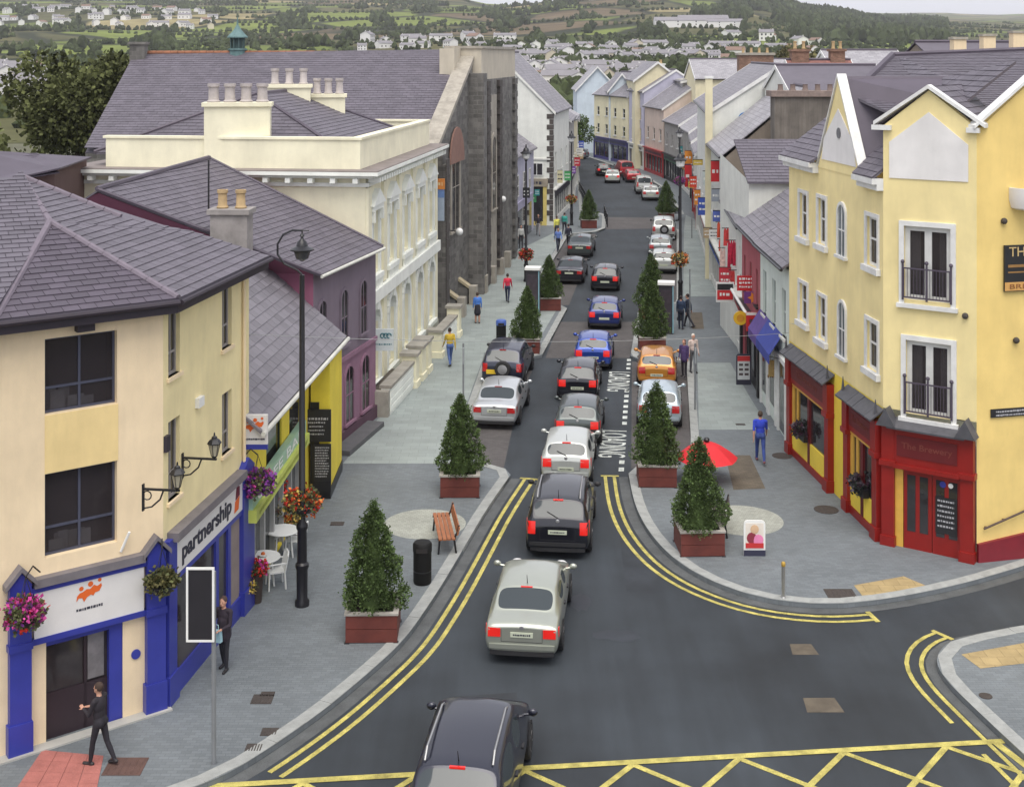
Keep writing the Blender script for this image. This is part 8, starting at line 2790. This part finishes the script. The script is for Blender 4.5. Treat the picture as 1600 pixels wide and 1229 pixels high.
GOODS = [
 ((1124, 352, 1136, 372), 67, 'orange red', (.62, .09, .04), 'bright orange red clothes hung highest outside the shop row'), ((1134, 362, 1145, 384), 63.5, 'red', (.55, .05, .05), 'red garments with white trim hung outside the shop'),
 ((1126, 378, 1136, 396), 66.5, 'scarlet', (.6, .06, .03), 'scarlet goods stacked low by the dark walker'), ((1140, 384, 1150, 418), 61.5, 'crimson', (.5, .02, .06), 'long crimson garment hanging by the white pilaster'),
 ((1128, 398, 1140, 440), 64.5, 'pinkish white', (.6, .42, .38), 'rail of pink and white clothing along the shop wall'), ((1143, 428, 1147, 452), 60.5, 'red strip', (.5, .04, .04), 'thin red banner beside the white pilaster'),
]
for r_, Y, n_, c_, lab in GOODS:
 a, b = at(r_[0], r_[3], Y), at(r_[2], r_[1], Y)
 o = thing('hanging_clothes', lab, 'shop goods', ((a.x + b.x) / 2, Y, a.z), 0, 'clothes hung outside the right shops')
 m_ = mat('cloth_' + n_.replace(' ', '_'), c_, rough=.9, var=.35, scale=7)
 w, h = (b.x - a.x) * 1.5, (b.z - a.z) * 1.25
 rr = random.Random(int(r_[0]))
 for k in range(4):
  x = -w / 2 + w * (k + .5) / 4
  hh = h * rr.uniform(.75, 1)
  MB().slab([V3((x - w * .16, rr.uniform(-.1, .1), h - hh)), V3((x + w * .16, rr.uniform(-.1, .1), h - hh)), V3((x + w * .125, 0, h * .86)), V3((x + w * .03, 0, h)), V3((x - w * .03, 0, h)), V3((x - w * .125, 0, h * .86))], (0, .08, 0)).build('garment', m_, o)
 MB().cyl((-w / 2 - .1, .04, h), (w / 2 + .1, .04, h), .025, n=6).build('rail', BLACK, o)
for r_, Y, m_, lab in (((1111, 252, 1124, 284), 73, SRED, 'red hanging sign against the tall white building'), ((1114, 330, 1126, 346), 69, mat('sign_blue', (.08, .12, .4)), 'blue and white round marked sign over pavement'), ((1112, 296, 1124, 315), 72, mat('sign_grey', (.3, .33, .38)), 'slate grey tilted sign below the red hanging sign'),
      ((1070, 236, 1082, 256), 116, mat('flag_orange', (.68, .25, .03)), 'orange flag on the right shop row'), ((1070, 258, 1081, 292), 114, SRED, 'long red flag below the orange flag'), ((1083, 250, 1098, 258), 92, mat('flag_yellow', (.6, .42, .06)), 'yellow flag beside the orange one'),
      ((1098, 268, 1108, 290), 81, mat('sign_pale', (0, 0, 0)), 'pale sign beside the white corner strip'), ((878, 172, 886, 182), 150, mat('flag_orange', (0, 0, 0)), 'small orange sign at the far left shops'), ((882, 165, 893, 192), 148, mat('sign_blue', (0, 0, 0)), 'blue sign at the far left shops'), ((880, 186, 890, 196), 146, mat('sign_amber', (0, 0, 0)), 'amber sign below the blue one at far left shops'),
      ((822, 303, 838, 316), 103, mat('sign_green', (.08, .36, .12)), 'green projecting sign on the white gabled house'), ((806, 309, 817, 330), 98, mat('sign_cream', (.6, .56, .36)), 'cream sign on the lavender annex')):
 o, w, h = bd('shop_sign', lab, r_, Y, m_)
 mb = MB(); scribble(mb, -w * .36, w * .36, h * .5, h * .22, -.006, random.Random(int(r_[0]))); mb.build('print', WHITE, o)
 MB().box(-w / 2, w / 2 + .3, .02, .06, h, h + .05).build('bracket', BLACK, o)
RS = [('crimson', (.5, .03, .05)), ('royal blue', (.05, .1, .45)), ('lemon', (.7, .6, .1)), ('black', (.02, .02, .02)), ('leaf green', (.06, .32, .1)), ('white', (.75, .75, .72)), ('tangerine', (.7, .25, .03)), ('maroon', (.2, .02, .05)), ('teal', (.03, .25, .27)), ('violet', (.2, .08, .35)), ('tan', (.45, .33, .2)), ('scarlet', (.65, .05, .02)), ('navy', (.03, .04, .16)), ('cream', (.7, .62, .42))]
RP = [(9.87, 45.4), (10.35, 57.6), (11.45, 69), (12.4, 80), (14.85, 102.6), (16.3, 115), (17.6, 126), (17.9, 136), (17.3, 146)]
LP = [(0.0, 92.2), (1.75, 103.2), (3.35, 105), (5.2, 117), (6.2, 128), (7.1, 139), (7.7, 150)]
def xline(P, Y):
 for (xa, ya), (xb, yb) in zip(P, P[1:]):
  if ya <= Y <= yb:
   return xa + (xb - xa) * (Y - ya) / (yb - ya)
 return P[-1][0]
rs = random.Random(12)
for side, P, sg, Y0_, n_, wh in (('right', RP, -1, 60, 11, 'on the right hand shop fronts'), ('left', LP, 1, 94, 9, 'on the left hand shops beyond the church')):
 for i in range(n_):
  Y = Y0_ + (i + rs.random() * .6) * (78 / n_ if side == 'right' else 52 / n_)
  nm, c_ = RS[(i * 5 + (3 if side == 'left' else 0)) % len(RS)]
  w, h = rs.uniform(.35, .7), rs.uniform(.45, 1.1)
  x = xline(P, Y) + sg * (w / 2 + .15)
  t = thing('projecting_sign', 'small %s projecting sign %s' % (nm, wh), 'sign', (x, Y, rs.uniform(2.7, 3.9)), 0, 'projecting signs %s' % wh)
  MB().box(-w / 2, w / 2, 0, .07, 0, h).build('panel', mat('sign_' + nm.replace(' ', '_'), c_, rough=.45, var=.06), t)
  mb = MB()
  for k in range(2):
   scribble(mb, -w * .38, w * .36, h * (.68 - .34 * k), h * .14, -.006, rs)
  mb.build('print', INK if sum(c_) > 1.3 else WHITE, t)
  MB().box(-w / 2 if sg > 0 else -w / 2, w / 2 + .0, .02, .05, h, h + .04).build('bracket', BLACK, t)
for px, py, h, lab in ((1078, 512, 3.0, 'slim grey pole beside the two standing figures'), (724, 660, 3.0, 'slim grey pole by the forecourt wall on the left'), (1086, 640, 2.6, 'slim dark pole on the right kerb past the orange car'), (1081, 372, 2.2, 'slim pole on the far right pavement')):
 p = gp(px, py, PZ)
 t = thing('sign_pole', lab, 'pole', (p.x, p.y, PZ))
 MB().cyl((0, 0, 0), (0, 0, h), .035, n=8).build('pole', mat('galvanised_pole', (0, 0, 0)), t)
 MB().box(-.02, .02, -.16, .16, h - .75, h - .15).build('plate', mat('plate_grey', (.3, .32, .33)), t)
for pts, lab in ((((7.0, 112), (6.9, 132)), 'dark railing beside the far left planter'), (((7.75, 104), (8.0, 111)), 'short dark railing at the edge of far left build-out')):
 a, b = V3((*pts[0], PZ)), V3((*pts[1], PZ))
 t = thing('railing', lab, 'railing', a)
 d = b - a
 n_ = max(3, int(d.length / 1.5))
 mb = MB(); mb.cyl((0, 0, 1.0), d + V3((0, 0, 1.0)), .035, n=6); mb.cyl((0, 0, .55), d + V3((0, 0, .55)), .025, n=6); mb.build('rail', BLACK, t)
 for k in range(n_ + 1):
  MB().cyl(d * (k / n_), d * (k / n_) + V3((0, 0, 1.05)), .04, n=6).build('post', BLACK, t)
WIRE = mat('grey_cable', (.35, .36, .36), rough=.6)
def wire(a, b, sag, label):
 t = thing('overhead_wire', label, 'wire', a)
 d = b - a
 P = [d * (k / 16) - V3((0, 0, sag * 4 * (k / 16) * (1 - k / 16))) for k in range(17)]
 MB().tube(P, .008, 5).build('cable', WIRE, t)
wire(at(386, 522, 32.6), at(1232, 520, 45.5), .25, 'thin pale wire stretched across the street from cream building to pub')
wire(at(1235, 505, 45), at(1509, 494, 35.5), .3, 'thin wire along the upper front of the yellow pub')
# ================================================================== PEOPLE
def cm(col, rough=.85):
 return mat('cloth_%d_%d_%d' % tuple(int(c * 999) for c in col), col, rough=rough, var=.12, scale=12)
def figure_mesh(h, pose, c, voxel, skirt=False, long_sleeve=True, hair_long=False):
 """one continuous remeshed body facing +Y; c: dict of materials by region"""
 caps, ells = [], []          # (p,q,r0,r1,tag), (c,radii,tag)
 def cap(p, q, r0, r1, tg): caps.append((V3(p), V3(q), r0, r1, tg))
 def ell(p, r, tg): ells.append((V3(p), V3(r), tg))
 lean = pose.get('lean', 0.0)
 def T(p, z0=.95):
  p = V3(p)
  return V3((p.x, p.y + (p.z - z0) * lean, p.z))
 ell(T((0, .0, 1.30)), (.178, .115, .2), 'shirt')
 ell(T((0, .01, 1.12)), (.155, .108, .2), 'shirt')
 ell(T((0, 0, .965)), (.168, .118, .135), 'trouser')
 ell(T((-.07, -.05, .93)), (.095, .09, .11), 'trouser'); ell(T((.07, -.05, .93)), (.095, .09, .11), 'trouser')
 cap(T((-.155, 0, 1.425)), T((.155, 0, 1.425)), .066, .066, 'shirt')
 cap(T((0, .0, 1.43)), T((0, .012, 1.56)), .056, .052, 'skin')
 hd = T((0, .02, 1.64)); turn = pose.get('turn', 0.0)
 Rz = Matrix.Rotation(turn, 3, 'Z')
 def hp(p): return hd + Rz @ V3(p)
 ell(hd, (.076, .094, .115), 'skin')
 ell(hp((0, .04, -.06)), (.055, .055, .055), 'skin')
 cap(hp((0, .088, .008)), hp((0, .108, -.022)), .012, .016, 'skin')
 for s in (-1, 1):
  ell(hp((s * .078, -.005, -.005)), (.012, .022, .034), 'skin')
 ell(hp((0, -.022, .03)), (.086, .098, .103), 'hair')
 if hair_long:
  ell(hp((0, -.06, -.08)), (.075, .05, .12), 'hair')
 for s, k in ((-1, 'L'), (1, 'R')):
  a = pose.get('arm' + k, (0.0, 0.15, .12))    # swing forward, elbow bend, out
  sh = T((s * .19, 0, 1.415))
  sw, bend, out = a
  d1 = V3((s * math.sin(out), math.sin(sw) * math.cos(out), -math.cos(sw) * math.cos(out)))
  el = sh + d1 * .295
  inw = pose.get('in' + k, 0.0)
  d2 = V3((s * math.sin(out) * .4 - s * inw, math.sin(sw + bend), -math.cos(sw + bend))).normalized()
  wr = el + d2 * .245
  cap(sh, el, .056, .044, 'shirt')
  cap(el, wr, .043, .031, 'shirt' if long_sleeve else 'skin')
  cap(wr - d2 * .02, wr + d2 * .01, .029, .027, 'skin')
  side = V3((0, 1, 0)) - d2 * d2.y
  if side.length < .1: side = V3((s, 0, 0))
  side.normalize()
  nrm = d2.cross(side).normalized() * -s
  pc = wr + d2 * .05
  cap(wr + d2 * .02 - side * .012, wr + d2 * .085 - side * .022, .02, .017, 'skin')
  cap(wr + d2 * .02 + side * .012, wr + d2 * .085 + side * .022, .02, .017, 'skin')
  for f, L in ((-1.5, .062), (-.5, .078), (.5, .084), (1.5, .074)):
   b = wr + d2 * .09 + side * f * .02
   m1 = b + d2 * L * .55 + nrm * -.004
   cap(b, m1, .0095, .009, 'skin')
   cap(m1, m1 + (d2 * .8 - nrm * .6).normalized() * L * .48, .009, .0078, 'skin')
  tb = wr + d2 * .025 + side * .03
  t1 = tb + (d2 * .7 + side * .75).normalized() * .042
  cap(tb, t1, .0125, .0105, 'skin'); cap(t1, t1 + (d2 * .95 + side * .2 - nrm * .25).normalized() * .032, .0105, .0085, 'skin')
 for s, k in ((-1, 'L'), (1, 'R')):
  sw, bend = pose.get('leg' + k, (0.0, 0.0))
  hip = V3((s * .09, 0, .93))
  kn = hip + V3((s * .012, math.sin(sw), -math.cos(sw))) * .44
  an = kn + V3((0, math.sin(sw - bend), -math.cos(sw - bend))) * .42
  lt = 'trouser' if not skirt else 'skin'
  cap(hip, kn, .088, .06, lt); cap(kn, kn.lerp(an, .35), .058, .06, lt); cap(kn.lerp(an, .35), an, .06, .04, lt)
  fa = -bend * .6 + sw * .4
  fd = V3((s * .12, math.cos(fa), math.sin(fa) * .8)).normalized()
  cap(an - fd * .05 + V3((0, 0, -.035)), an + fd * .15 + V3((0, 0, -.045)), .042, .036, 'shoe')
  cap(an, an + V3((0, 0, -.035)), .041, .042, 'shoe')
 if skirt:
  cap((0, 0, .98), (0, .0, .62), .15, .2, 'trouser')
 if pose.get('coat'):
  cap(T((0, 0, 1.2)), (0, 0, .84), .155, .18, 'shirt')
 mb = MB()
 for p, q, r0, r1, tg in caps:
  d = (q - p)
  L = d.length
  d = d.normalized() if L > 1e-6 else V3((0, 0, 1))
  prof = []
  n = 5
  for i in range(n + 1):
   t = -math.pi / 2 + math.pi / 2 * i / n
   prof.append((max(.001, r0 * math.cos(t)), r0 * math.sin(t)))
  for i in range(n + 1):
   t = math.pi / 2 * i / n
   prof.append((max(.001, r1 * math.cos(t)), L + r1 * math.sin(t)))
  m2 = MB(Matrix.Translation(p) @ d.to_track_quat('Z', 'Y').to_matrix().to_4x4())
  m2.lathe(prof, n=12)
  mb.add(m2.v, m2.f)
 for c_, r, tg in ells:
  mb.ball(c_, r.x, r.y, r.z, 16, 12)
 me = bpy.data.meshes.new('raw')
 me.from_pydata([tuple(v) for v in mb.v], [], mb.f)
 o = bpy.data.objects.new('raw', me)
 COL.objects.link(o)
 md = o.modifiers.new('r', 'REMESH'); md.mode = 'VOXEL'; md.voxel_size = voxel; md.use_smooth_shade = True
 ms = o.modifiers.new('s', 'SMOOTH'); ms.factor = .4; ms.iterations = 2
 dg = bpy.context.evaluated_depsgraph_get()
 em = bpy.data.meshes.new_from_object(o.evaluated_get(dg))
 bpy.data.objects.remove(o)
 em.name = 'person'
 n = len(em.vertices)
 co = np.empty(n * 3, np.float32); em.vertices.foreach_get('co', co); co = co.reshape(-1, 3)
 best = np.full(n, 1e9); idx = np.zeros(n, int)
 tags = ['shirt', 'trouser', 'skin', 'hair', 'shoe']
 for p, q, r0, r1, tg in caps:
  P, Q = np.array(p), np.array(q)
  d = Q - P; L2 = max(1e-9, d.dot(d))
  t = np.clip(((co - P) @ d) / L2, 0, 1)
  dist = np.linalg.norm(co - (P + t[:, None] * d), axis=1) - (r0 + (r1 - r0) * t)
  m = dist < best; best[m] = dist[m]; idx[m] = tags.index(tg)
 for c_, r, tg in ells:
  k = np.linalg.norm((co - np.array(c_)) / np.array(r), axis=1) - 1
  dist = k * min(r)
  m = dist < best; best[m] = dist[m]; idx[m] = tags.index(tg)
 hl = np.array(hd)
 loc = (co - hl) @ np.array(Rz)
 face = (loc[:, 1] > .045) & (loc[:, 2] < .062) & (np.linalg.norm(loc, axis=1) < .2) & (idx == 3)
 idx[face] = 2
 for t_ in tags:
  em.materials.append(c[t_])
 nv = len(em.polygons)
 fm = np.zeros(nv, np.int32)
 lt_ = np.empty(nv, np.int32); em.polygons.foreach_get('loop_start', lt_)
 lv = np.empty(len(em.loops), np.int32); em.loops.foreach_get('vertex_index', lv)
 fm[:] = idx[lv[lt_]]
 em.polygons.foreach_set('material_index', fm)
 em.polygons.foreach_set('use_smooth', [True] * nv)
 zmin = float(co[:, 2].min())
 sc = h / (float(co[:, 2].max()) - zmin)
 em.transform(Matrix.Scale(sc, 4) @ Matrix.Translation((0, 0, -zmin)))
 heads = [(sc * (hp(q).x), sc * hp(q).y, sc * (hp(q).z - zmin)) for q in ((-.03, .086, .012), (.03, .086, .012), (0, .094, -.05))]
 return em, heads, sc, turn
WALK = dict(legL=(.38, .12), legR=(-.34, .35), armL=(-.35, .2, .1), armR=(.4, .3, .1), lean=.04)
WALK2 = dict(legL=(-.3, .3), legR=(.33, .1), armL=(.35, .35, .1), armR=(-.3, .2, .1), lean=.03)
STAND = dict(legL=(.05, .04), legR=(-.06, .02), armL=(.05, .25, .1), armR=(.0, .3, .12))
HOLD = dict(legL=(.25, .1), legR=(-.25, .25), armL=(.35, 1.5, .1), armR=(.3, 1.3, .1), inL=.5, inR=.5, lean=.03)
CARRY = dict(legL=(.1, .08), legR=(-.12, .12), armL=(.3, 1.2, .12), armR=(.2, 1.7, .15), inL=.4, inR=.5, lean=.02, coat=1)
FIG = {}
SK = cm((.5, .27, .19), .6)
def person(px, py, yaw, h, shirt, trouser, hair, pose, label, voxel=.014, shoe=(.02, .018, .02), **k):
 c = dict(shirt=cm(shirt), trouser=cm(trouser), skin=SK, hair=cm(hair), shoe=cm(shoe, .5))
 me, heads, sc, turn = figure_mesh(h, pose, c, voxel, **k)
 p = gp(px, py, PZ)
 o = link('person', me, None, None)
 o.location = (p.x, p.y, PZ)
 o.rotation_euler = (0, 0, yaw)
 tag(o, label, 'person')
 OFF[o.name] = V3((0, 0, 0))
 EY = cm((.03, .02, .018)); LP = cm((.35, .12, .1))
 for q in heads[:2]:
  MB().ball(q, .011 * sc, .006 * sc, .007 * sc, 8, 5).build('eye', EY, o)
 MB().ball(heads[2], .022 * sc, .006 * sc, .006 * sc, 8, 5).build('mouth', LP, o)
 return o, sc
DK = (.02, .019, .024)
o, s_ = person(156, 1194, rad(70), 1.62, (.022, .018, .024), (.018, .016, .022), (.05, .03, .022), HOLD, 'person in black walking past the blue shop doorway, hands held in front', .011)
o, s_ = person(350, 1046, rad(160), 1.68, (.028, .02, .03), (.02, .02, .026), (.06, .035, .03), CARRY, 'person in dark jacket carrying a pale blue bag beside the blue shopfront', .011)
bg_ = MB(); bg_.prism([(-.14, 0), (.14, 0), (.12, .26), (-.12, .26)], -.05, .05); bg_.tube([(-.07, 0, .26), (-.05, 0, .38), (.05, 0, .38), (.07, 0, .26)], .01, 5)
bo = link('shopping_bag', bg_.mesh('shopping_bag'), mat('pale_blue_bag', (.32, .5, .56), rough=.6), None)
bo.location = o.matrix_basis @ V3((0.0, .32, .78)); bo.rotation_euler = (0, 0, rad(160)); tag(bo, 'small pale blue bag held by the person in dark jacket', 'bag')
person(1188, 722, rad(-6), 1.76, (.03, .06, .5), (.035, .065, .24), (.07, .05, .035), WALK, 'person in bright blue t-shirt and jeans walking away on right pavement', .011, long_sleeve=False, shoe=(.16, .05, .06))
person(703, 571, rad(20), 1.7, (.55, .38, .04), (.07, .12, .3), (.03, .02, .015), WALK2, 'person in yellow top and blue jeans by the white forecourt wall', .014)
person(746, 505, rad(12), 1.62, (.07, .2, .6), (.02, .02, .03), (.06, .04, .03), STAND, 'person in light blue top and dark skirt near the stone steps', .014, skirt=True)
person(793, 472, rad(-8), 1.62, (.62, .03, .07), (.02, .025, .06), (.04, .025, .02), WALK, 'person in bright red top near the stone steps', .014)
person(1069, 588, rad(150), 1.62, (.06, .035, .12), (.02, .018, .026), (.16, .07, .05), dict(STAND, coat=1), 'person in purple top and dark coat beside the orange car', .014, hair_long=True)
person(1083, 582, rad(200), 1.72, (.62, .5, .45), (.1, .1, .11), (.6, .56, .5), STAND, 'white haired person in cream top beside the orange car', .014)
person(1064, 514, rad(-20), 1.72, (.03, .05, .1), (.02, .025, .045), (.03, .02, .02), STAND, 'dark clothed figure on the left side of the right lamp post', .016)
person(1075, 511, rad(60), 1.72, (.035, .045, .075), (.03, .03, .04), (.03, .02, .02), WALK2, 'dark clothed figure leaning by the slim pole near right lamp post', .016)
person(1112, 397, rad(170), 1.78, (.018, .016, .02), (.018, .016, .02), (.04, .03, .02), WALK, 'person all in black walking by the red goods', .016)
person(870, 372, rad(10), 1.72, (.62, .6, .12), (.05, .05, .07), (.1, .07, .05), WALK, 'person in lemon yellow top on the far left pavement', .018)
person(882, 366, rad(-10), 1.7, (.04, .3, .26), (.02, .02, .03), (.05, .03, .03), WALK2, 'person in teal green top next to the yellow top walker', .018)
person(872, 393, rad(-170), 1.7, (.12, .2, .5), (.02, .025, .05), (.05, .03, .03), WALK2, 'person in blue and dark clothes nearest on the far left pavement', .018)
person(841, 368, rad(180), 1.68, (.03, .025, .035), (.3, .28, .28), (.03, .02, .02), WALK, 'person in black top and pale trousers by the yellow framed shop', .018)
person(814, 388, rad(-160), 1.7, (.5, .5, .48), (.03, .03, .035), (.03, .02, .02), STAND, 'person in white top beside the lavender annex', .018)
person(822, 382, rad(120), 1.74, (.02, .02, .025), (.02, .02, .03), (.03, .02, .02), STAND, 'person in dark clothes beside the lavender annex', .018)
person(888, 386, rad(-15), 1.68, (.03, .03, .05), (.02, .02, .03), (.03, .02, .02), WALK, 'dark figure stepping between the parked saloons and far walkers', .02)
# ================================================================== FAR HOUSES, WOODS AND HEDGES ON THE HILLS
HW = mat('far_house_white', (.72, .71, .69), rough=.85, var=.05, scale=.1)
HC = mat('far_house_cream', (.6, .54, .42), rough=.85, var=.05, scale=.1)
HR = mat('far_slate', (.21, .2, .215), rough=.8, var=.1, scale=.2)
HRB = mat('far_brown_roof', (.2, .13, .1), rough=.8, var=.1, scale=.2)
def house_mesh(w, d, e, r, wall, roofm, chim=True):
 mb = MB()
 mb.prism([(-d / 2, -2), (d / 2, -2), (d / 2, e), (0, r - .1), (-d / 2, e)], -w / 2, w / 2)
 nw = len(mb.f)
 for s_ in (-1, 1):
  mb.slab([V3((s_ * (d / 2 + .3), -w / 2 - .25, e - .2)), V3((0, -w / 2 - .25, r)), V3((0, w / 2 + .25, r)), V3((s_ * (d / 2 + .3), w / 2 + .25, e - .2))], (0, 0, .15))
 nr = len(mb.f)
 if chim:
  for y in (-w / 2 + .5, w / 2 - .5):
   mb.box(-.25, .25, y - .25, y + .25, r - .6, r + .6)
 nc = len(mb.f)
 for s_ in (-1, 1):
  for y in (-w * .3, w * .05, w * .32):
   for z in (1.0, 3.4):
    if z < e - 1:
     mb.box(s_ * d / 2 - .02, s_ * (d / 2 + .03), y - .5, y + .5, z, z + 1.2)
 me = mb.mesh('house')
 me.materials.append(wall); me.materials.append(roofm); me.materials.append(GLASS)
 mi = [0] * nw + [1] * (nr - nw) + [0] * (nc - nr) + [2] * (len(mb.f) - nc)
 me.polygons.foreach_set('material_index', mi)
 return me
HM = [house_mesh(9, 7, 5.4, 7.2, HW, HR), house_mesh(13, 7, 4.0, 5.8, HW, HR), house_mesh(8, 7.5, 5.8, 7.8, HC, HR), house_mesh(20, 7, 5.2, 7.0, HW, HR), house_mesh(11, 7, 4.0, 6.0, HW, HRB, False)]
RH = random.Random(21)
def far_house(px, Y, k, rz, label, group, s=1.0):
 X = (px - CX) * Y / F
 z = terrain_z(X, Y)
 o = bpy.data.objects.new('house', HM[k])
 COL.objects.link(o)
 o.location = (X, Y, z); o.rotation_euler = (0, 0, rz); o.scale = (s, s, s)
 tag(o, label, 'house', group)
HK = ['white two storey house', 'white bungalow', 'cream house', 'long white terrace', 'brown roofed white bungalow']
ROWN = [', lowest row', ', second row up', ', third row up', ', fourth row up', ', upper row']
CL = [
 (28, (800, 1010), (330, 440), 'white house in the valley suburb just beyond the street end', 'houses in the valley beyond the street'),
 (52, (795, 1150), (500, 720), 'small white house in the rows below the green hill', 'houses in rows below the green hill'),
 (16, (560, 800), (640, 900), 'small white house on the slope behind the stone hall', 'houses on the slope behind the stone hall'),
 (50, (-20, 340), (1150, 1600), 'tiny pale house of the hillside estate at upper left', 'houses of the upper left hillside estate'),
 (16, (-30, 66), (250, 480), 'pale house beyond the big tree at left edge', 'houses beyond the big left tree'),
 (10, (1130, 1300), (620, 900), 'small white house right of the brick stack', 'houses right of the brick stack'),
]
for n_, (x0, x1), (y0, y1), lab, grp in CL:
 rows_ = max(2, int(math.sqrt(n_ / 3)))
 for i in range(n_):
  r_ = i % rows_
  Y = y0 + (y1 - y0) * (r_ + .5) / rows_ + RH.gauss(0, (y1 - y0) / rows_ * .16)
  px = x0 + (x1 - x0) * ((i // rows_) + RH.random()) / (n_ / rows_)
  k_ = RH.choice([0, 0, 1, 1, 2, 3, 4])
  lb = lab.replace('white house', HK[k_]).replace('pale house', HK[k_]) + ROWN[min(r_, len(ROWN) - 1)] if rows_ > 1 else lab
  far_house(px, Y, k_, RH.choice([rad(90), rad(90), 0]) + RH.gauss(0, .4), lb, grp, RH.uniform(.5, .8) if Y < 760 else RH.uniform(.7, 1.05))
HK_ = 0
bz = at(1092, 46, 1060)
HB = house_mesh(44, 12, 5, 8, HW, HR, False)
for px, Y, s_, lab in ((1062, 1040, .95, 'long white building at left of hilltop complex'), (1098, 1075, .95, 'white building higher in hilltop complex'), (1126, 1040, .8, 'long white building at right of hilltop complex')):
 o = bpy.data.objects.new('hilltop_building', HB); COL.objects.link(o)
 X = (px - CX) * Y / F
 o.location = (X, Y, terrain_z(X, Y) + .5); o.rotation_euler = (0, 0, rad(90)); o.scale = (s_, s_, s_); tag(o, lab, 'building')
WOODM = mat('far_wood', (.046, .058, .026), rough=.95, var=.4, scale=.03, tone=.55, spec=.1)
def blob(mb, c, r, hh, rr):
 vs = []
 n = 6
 for k in range(n):
  a = 2 * math.pi * k / n + rr.random()
  q = r * rr.uniform(.7, 1.15)
  vs.append((c[0] + q * math.cos(a), c[1] + q * math.sin(a), c[2] + hh * rr.uniform(.15, .45)))
 for k in range(n):
  a = 2 * math.pi * k / n + rr.random()
  q = r * rr.uniform(.4, .75)
  vs.append((c[0] + q * math.cos(a), c[1] + q * math.sin(a), c[2] + hh * rr.uniform(.65, .95)))
 vs.append((c[0], c[1], c[2] + hh * rr.uniform(.95, 1.15)))
 for k in range(n):
  vs.append((c[0] + r * .6 * math.cos(k * 1.047), c[1] + r * .6 * math.sin(k * 1.047), c[2] - 1))
 fs = []
 for k in range(n):
  j = (k + 1) % n
  fs += [(k, j, n + j, n + k), (n + k, n + j, 2 * n), (2 * n + 1 + k, 2 * n + 1 + j, j, k)]
 mb.add(vs, fs, min(1, max(0, .45 + rr.gauss(0, .25))))
rw = random.Random(33)
mb = MB()
cnt = 0
while cnt < 4800:
 Y = rw.uniform(950, 2400)
 px = rw.uniform(1080, 1480)
 if mnoise.noise(V3((px / 90, Y / 260, 2.2))) < (-.05 if px > 1130 else .28): continue
 X = (px - CX) * Y / F
 if Y < 1150 and 1020 < px < 1160: continue
 blob(mb, (X, Y, terrain_z(X, Y)), rw.uniform(2.2, 5), rw.uniform(5, 11), rw); cnt += 1
mb.build('hill_wood', WOODM)['kind'] = 'stuff'
mb = MB()
cnt = 0
while cnt < 1500:
 Y = rw.uniform(700, 2200)
 px = rw.uniform(-100, 1100)
 if mnoise.noise(V3((px / 70, Y / 180, 7.2))) < .3: continue
 X = (px - CX) * Y / F
 blob(mb, (X, Y, terrain_z(X, Y)), rw.uniform(2, 4.2), rw.uniform(3.5, 8), rw); cnt += 1
mb.build('scattered_wood', WOODM)['kind'] = 'stuff'
mb = MB()
for i in range(220):
 Y = rw.uniform(450, 2200); px = rw.uniform(-150, 1650)
 X = (px - CX) * Y / F
 a = rw.choice([.1, .25, -.15, 1.35, 1.6]) + rw.gauss(0, .1)
 L = rw.uniform(40, 200)
 st_ = rw.uniform(4, 6)
 for k in range(int(L / st_)):
  if rw.random() < .12: continue
  x, y = X + math.cos(a) * k * st_ + rw.gauss(0, 1), Y + math.sin(a) * k * st_ + rw.gauss(0, 1)
  if y < 420: continue
  blob(mb, (x, y, terrain_z(x, y)), rw.uniform(1.6, 2.8), rw.uniform(2, 4.5), rw)
mb.build('hedgerow', WOODM)['kind'] = 'stuff'
mb = MB()
for i in range(2400):
 Y = rw.uniform(225, 800); px = rw.uniform(-60, 1330) if rw.random() < .4 else rw.uniform(780, 1150)
 X = (px - CX) * Y / F
 blob(mb, (X, Y, terrain_z(X, Y)), rw.uniform(1.2, 2.8), rw.uniform(1.8, 4.6), rw)
mb.build('garden_trees', WOODM)['kind'] = 'stuff'
# ================================================================== AIR
hz = MB().box(-5200, 5200, -80, 7100, -80, 190)
hm = bpy.data.materials.new('haze')
hm.use_nodes = True
nt = hm.node_tree
for n in list(nt.nodes):
 nt.nodes.remove(n)
vol = nt.nodes.new('ShaderNodeVolumePrincipled')
vol.inputs['Color'].default_value = (.86, .86, .95, 1)
vol.inputs['Density'].default_value = 0.00011
vol.inputs['Anisotropy'].default_value = 0.2
ou = nt.nodes.new('ShaderNodeOutputMaterial')
nt.links.new(vol.outputs['Volume'], ou.inputs['Volume'])
if USE_HAZE:
 o = hz.build('haze', hm)
 o['kind'] = 'stuff'
